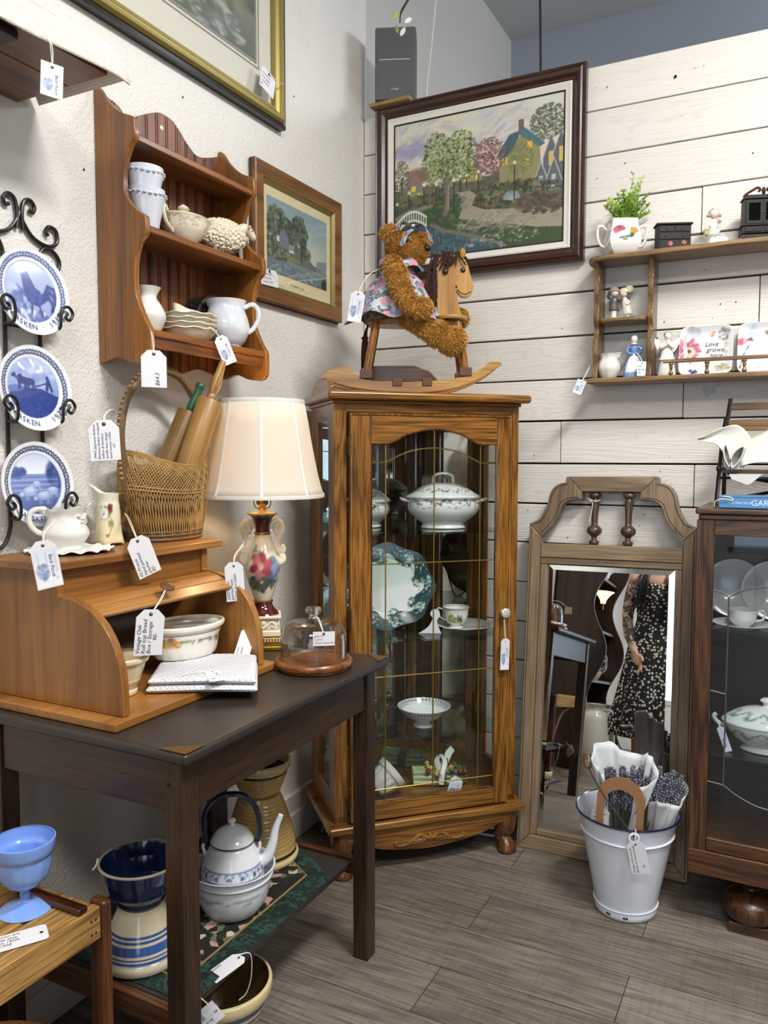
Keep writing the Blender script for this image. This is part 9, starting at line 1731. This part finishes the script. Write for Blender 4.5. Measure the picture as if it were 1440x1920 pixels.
for k in range(170):
    a = r_.uniform(-0.3, PI + 0.3) + PI; x0 = 0.075 * math.cos(a); y0 = 0.02 + 0.088 * math.sin(a); s_ = 1 if x0 > 0 else -1
    front = abs(x0) > 0.045 and r_.random() < .6; L_ = r_.uniform(1.08, 1.22); fx = s_ * r_.uniform(0.070, 0.135); fy = r_.uniform(0.125, 0.175) if front else -0.10
    b.tube(cr([(x0 * .35, 0.01 + y0 * .2, 1.650 - 0.02 * r_.random()), (x0 * 1.08, y0, 1.58), (s_ * r_.uniform(.07, .095), y0 * (0.8 if not front else 0.2), 1.46), (fx * .9, fy * (0.75 if front else 1), 1.34), (fx, fy, L_)], 4), [0.008] * 12 + [0.006, 0.005, 0.004, 0.003, 0.002], 6)
b.build('hair', mat('black_hair', '#0c0a0a', .35), pe, smooth=180)
for s_ in (-1, 1): b = MB(); b.tube(cr([(s_ * 0.078, -0.07, 0.014), (s_ * 0.082, 0.05, 0.012), (s_ * 0.088, 0.18, 0.012)], 4), [(0.036, 0.012)] * 9, 14, flat=(1, 0, 0)); b.tube(cr([(s_ * 0.078 - 0.035, 0.09, 0.02), (s_ * 0.088, 0.10, 0.062), (s_ * 0.078 + 0.045, 0.09, 0.02)], 4), (0.012, 0.003), 8); b.build('sandal', mat('sandal', '#3a2a20', .6), pe)
ph = thing('phone', 'dark phone held up by the person in the daisy dress', 'phone', (-0.735, 0.205, 1.385), (0.1, 0, 0.2)); b = MB(); b.box(-0.037, 0.037, -0.004, 0.004, -0.05, 0.10); b.build('case', mat('phone_black', '#141416', .3), ph, bevel=0.006)

dkw = wood('shop_dark_wood', '#1e0f08', '#371d10', '#42251a', 'z', 1, .4, .15, .8)
et = thing('dark_etagere', 'dark wooden open shelf with wavy side boards reflected in the mirror', 'shelf unit', (-1.545, -0.55, 0))
wv = [(0, 0)] + [(0.33 + 0.055 * math.sin(z * 9.5), z) for z in np.linspace(0, 2.05, 50)] + [(0, 2.05)]
for y in (-0.34, 0.33): b = MB(); b.prism(wv, y, y + 0.022); b.build('wavy_side', dkw, et, bevel=0.003)
for z in (0.30, 0.62, 0.98, 1.36, 1.72): b = MB(); b.box(0.0, 0.30, -0.318, 0.33, z - 0.02, z); b.build('shelf_board', dkw, et, bevel=0.002)
b = MB(); b.box(0, 0.012, -0.318, 0.33, 0.1, 2.0); b.build('back_board', dkw, et)
bl_ = thing('swing_arm_lamp', 'brass swing arm lamp with lit yellow glass shade on the dark shelf', 'lamp', (-1.33, -0.40, 0.981), 0.3)
b = MB(); b.lathe(cr([(0, 0), (0.05, 0), (0.05, 0.01), (0.012, 0.02), (0.008, 0.10), (0.012, 0.12), (0.008, 0.16)], 3), 24); b.tube([(0, 0, 0.15), (0.09, 0, 0.15), (0.09, 0, 0.19)], 0.006, 8); b.build('brass_stand', brass, bl_)
b = MB(); b.lathe(cr([(0.018, 0.19), (0.022, 0.215), (0.05, 0.255), (0.075, 0.275)], 4), 32, c=(0.09, 0, 0), caps=False); b.build('glass_shade', mat('lit_glass', '#f2dd9a', .4, emit=('#ffe6a0', 2.2)), bl_, solid=0.002)
for x, y, z, s_, nm, lab in ((-1.36, -0.70, 0.621, 1.0, 'white_jug', 'white jug on the dark shelf behind the viewer'), (-1.34, -0.46, 0.621, 1.25, 'white_jug', 'larger white jug nearer the end of the dark shelf'), (-1.34, -0.62, 1.361, 1.1, 'white_jug', 'white jug on the upper board of the dark shelf')):
    t = thing(nm, lab, 'jug', (x, y, z)); prof = [(r * s_, h * s_) for r, h in cr([(0.05, 0), (0.055, 0.004), (0.075, 0.06), (0.06, 0.12), (0.045, 0.15), (0.055, 0.175)], 5)]; b = MB(); b.lathe(vp(prof, 0.004), 40); b.build('body', white_gloss, t, smooth=60)
    b = MB(); b.tube([tuple(c * s_ for c in p) for p in cr([(0.048, 0, 0.15), (0.10, 0, 0.145), (0.105, 0, 0.09), (0.07, 0, 0.05)], 5)], 0.007, 8); b.build('handle', white_gloss, t)
for x, y, lab in ((-1.28, -0.28, 'tall pale urn on the floor by the dark shelf'), (-1.27, -0.02, 'second tall pale urn on the floor nearer the bench')):
    t = thing('floor_urn', lab, 'urn', (x + 0.1, y, 0.001)); b = MB(); b.lathe(vp(cr([(0.08, 0), (0.085, 0.005), (0.11, 0.18), (0.09, 0.36), (0.06, 0.42), (0.075, 0.46)], 5), 0.006), 44); b.build('body', mat('urn_glaze', '#cfccc0', .2, coat=.3), t, smooth=60)
    b = MB(); b.tube(cr([(0.062, 0, 0.43), (0.12, 0, 0.42), (0.13, 0, 0.34), (0.10, 0, 0.28)], 5), 0.009, 8); b.build('handle', mat('urn_glaze', '#cfccc0'), t)
# dark dresser at the far right, seen in the curio cabinet's mirrors
ds = thing('dark_dresser', 'dark wooden dresser with drawers reflected in the curio cabinet mirrors', 'dresser', (2.57, 1.25, 0), -RZ)
dkx2 = wood('dresser_wood', '#2a170d', '#442616', '#50301d', 'x', 1, .4, .15, .8)
b = MB(); b.box(-0.75, 0.75, -0.46, 0, 0.05, 0.92); b.build('case', dkx2, ds, bevel=0.004)
b = MB(); b.box(-0.78, 0.78, -0.49, 0, 0.92, 0.95); b.build('top', dkx2, ds, bevel=0.005)
for x0 in (-0.72, -0.23, 0.26):
    for z in (0.10, 0.38, 0.66):
        b = MB(); b.box(x0, x0 + 0.46, -0.478, -0.462, z, z + 0.23); dw = b.build('drawer', dkx2, ds, bevel=0.004); b = MB(); b.tube(cr([(x0 + .18, -0.48, z + .12), (x0 + .19, -0.50, z + .105), (x0 + .27, -0.50, z + .105), (x0 + .28, -0.48, z + .12)], 4), 0.007, 8); b.build('handle', mat('antique_brass', '#6d5632'), dw)
for x in (-0.74, 0.0, 0.70): b = MB(); b.box(x, x + 0.04, -0.30, 0, 0.95, 2.3); b.build('hutch_upright', dkz, ds, bevel=0.003)
for z in (1.30, 1.75, 2.2): b = MB(); b.box(-0.74, 0.74, -0.30, 0, z, z + 0.025); b.build('hutch_shelf', dkx2, ds, bevel=0.002)
b = MB(); b.box(-0.74, 0.74, -0.014, 0, 0.95, 2.3); b.build('hutch_back', dkx2, ds)
sg = thing('word_sign', 'white sign with black capital letters on the dark dresser shelf', 'sign', (2.30, 1.60, 1.776), -RZ)
b = MB(); b.box(-0.30, 0.30, -0.012, 0, 0, 0.36); b.build('board', mat('sign_white', '#ece9e2', .6), sg, bevel=0.002)
b = MB(); write(b, "GIRLS", 0.13, T(0, -0.0128, 0.22), 0, 'CENTER'); write(b, "WEEKEND", 0.135, T(0, -0.0128, 0.06), 0, 'CENTER'); b.build('lettering', mat('sign_black', '#141414', .6), sg)
for k in range(6):
    o = lathe_thing('stacked_plate', ('lowest', 'second lowest', 'third', 'fourth', 'fifth', 'topmost')[k] + ' cream plate in the stack on the dark dresser', 'plate', (2.30, 1.05, 1.3265 + k * 0.011), vp(cr([(0.06, 0), (0.065, 0.002), (0.08, 0.008), (0.12, 0.018)], 4), 0.003), cream_gloss, 40, group='plates stacked on the dark dresser')
for y, lab in ((1.75, 'small framed picture at the far end of the dark dresser top'), (0.85, 'small framed picture at the near end of the dark dresser top')):
    t = thing('photo_picture', lab, 'picture', (2.33, y, 0.952), (-0.15, 0, -RZ)); b = MB(); b.frame(0.24, 0.30, [(0, 0), (0, -0.02), (0.03, -0.012), (0.03, 0)], cz=0.15); b.build('frame', mah, t); b = MB(); b.box(-0.10, 0.10, -0.006, -0.002, 0.02, 0.28); b.build('paper', mat('mat_cream', '#dcd8c8'), t)
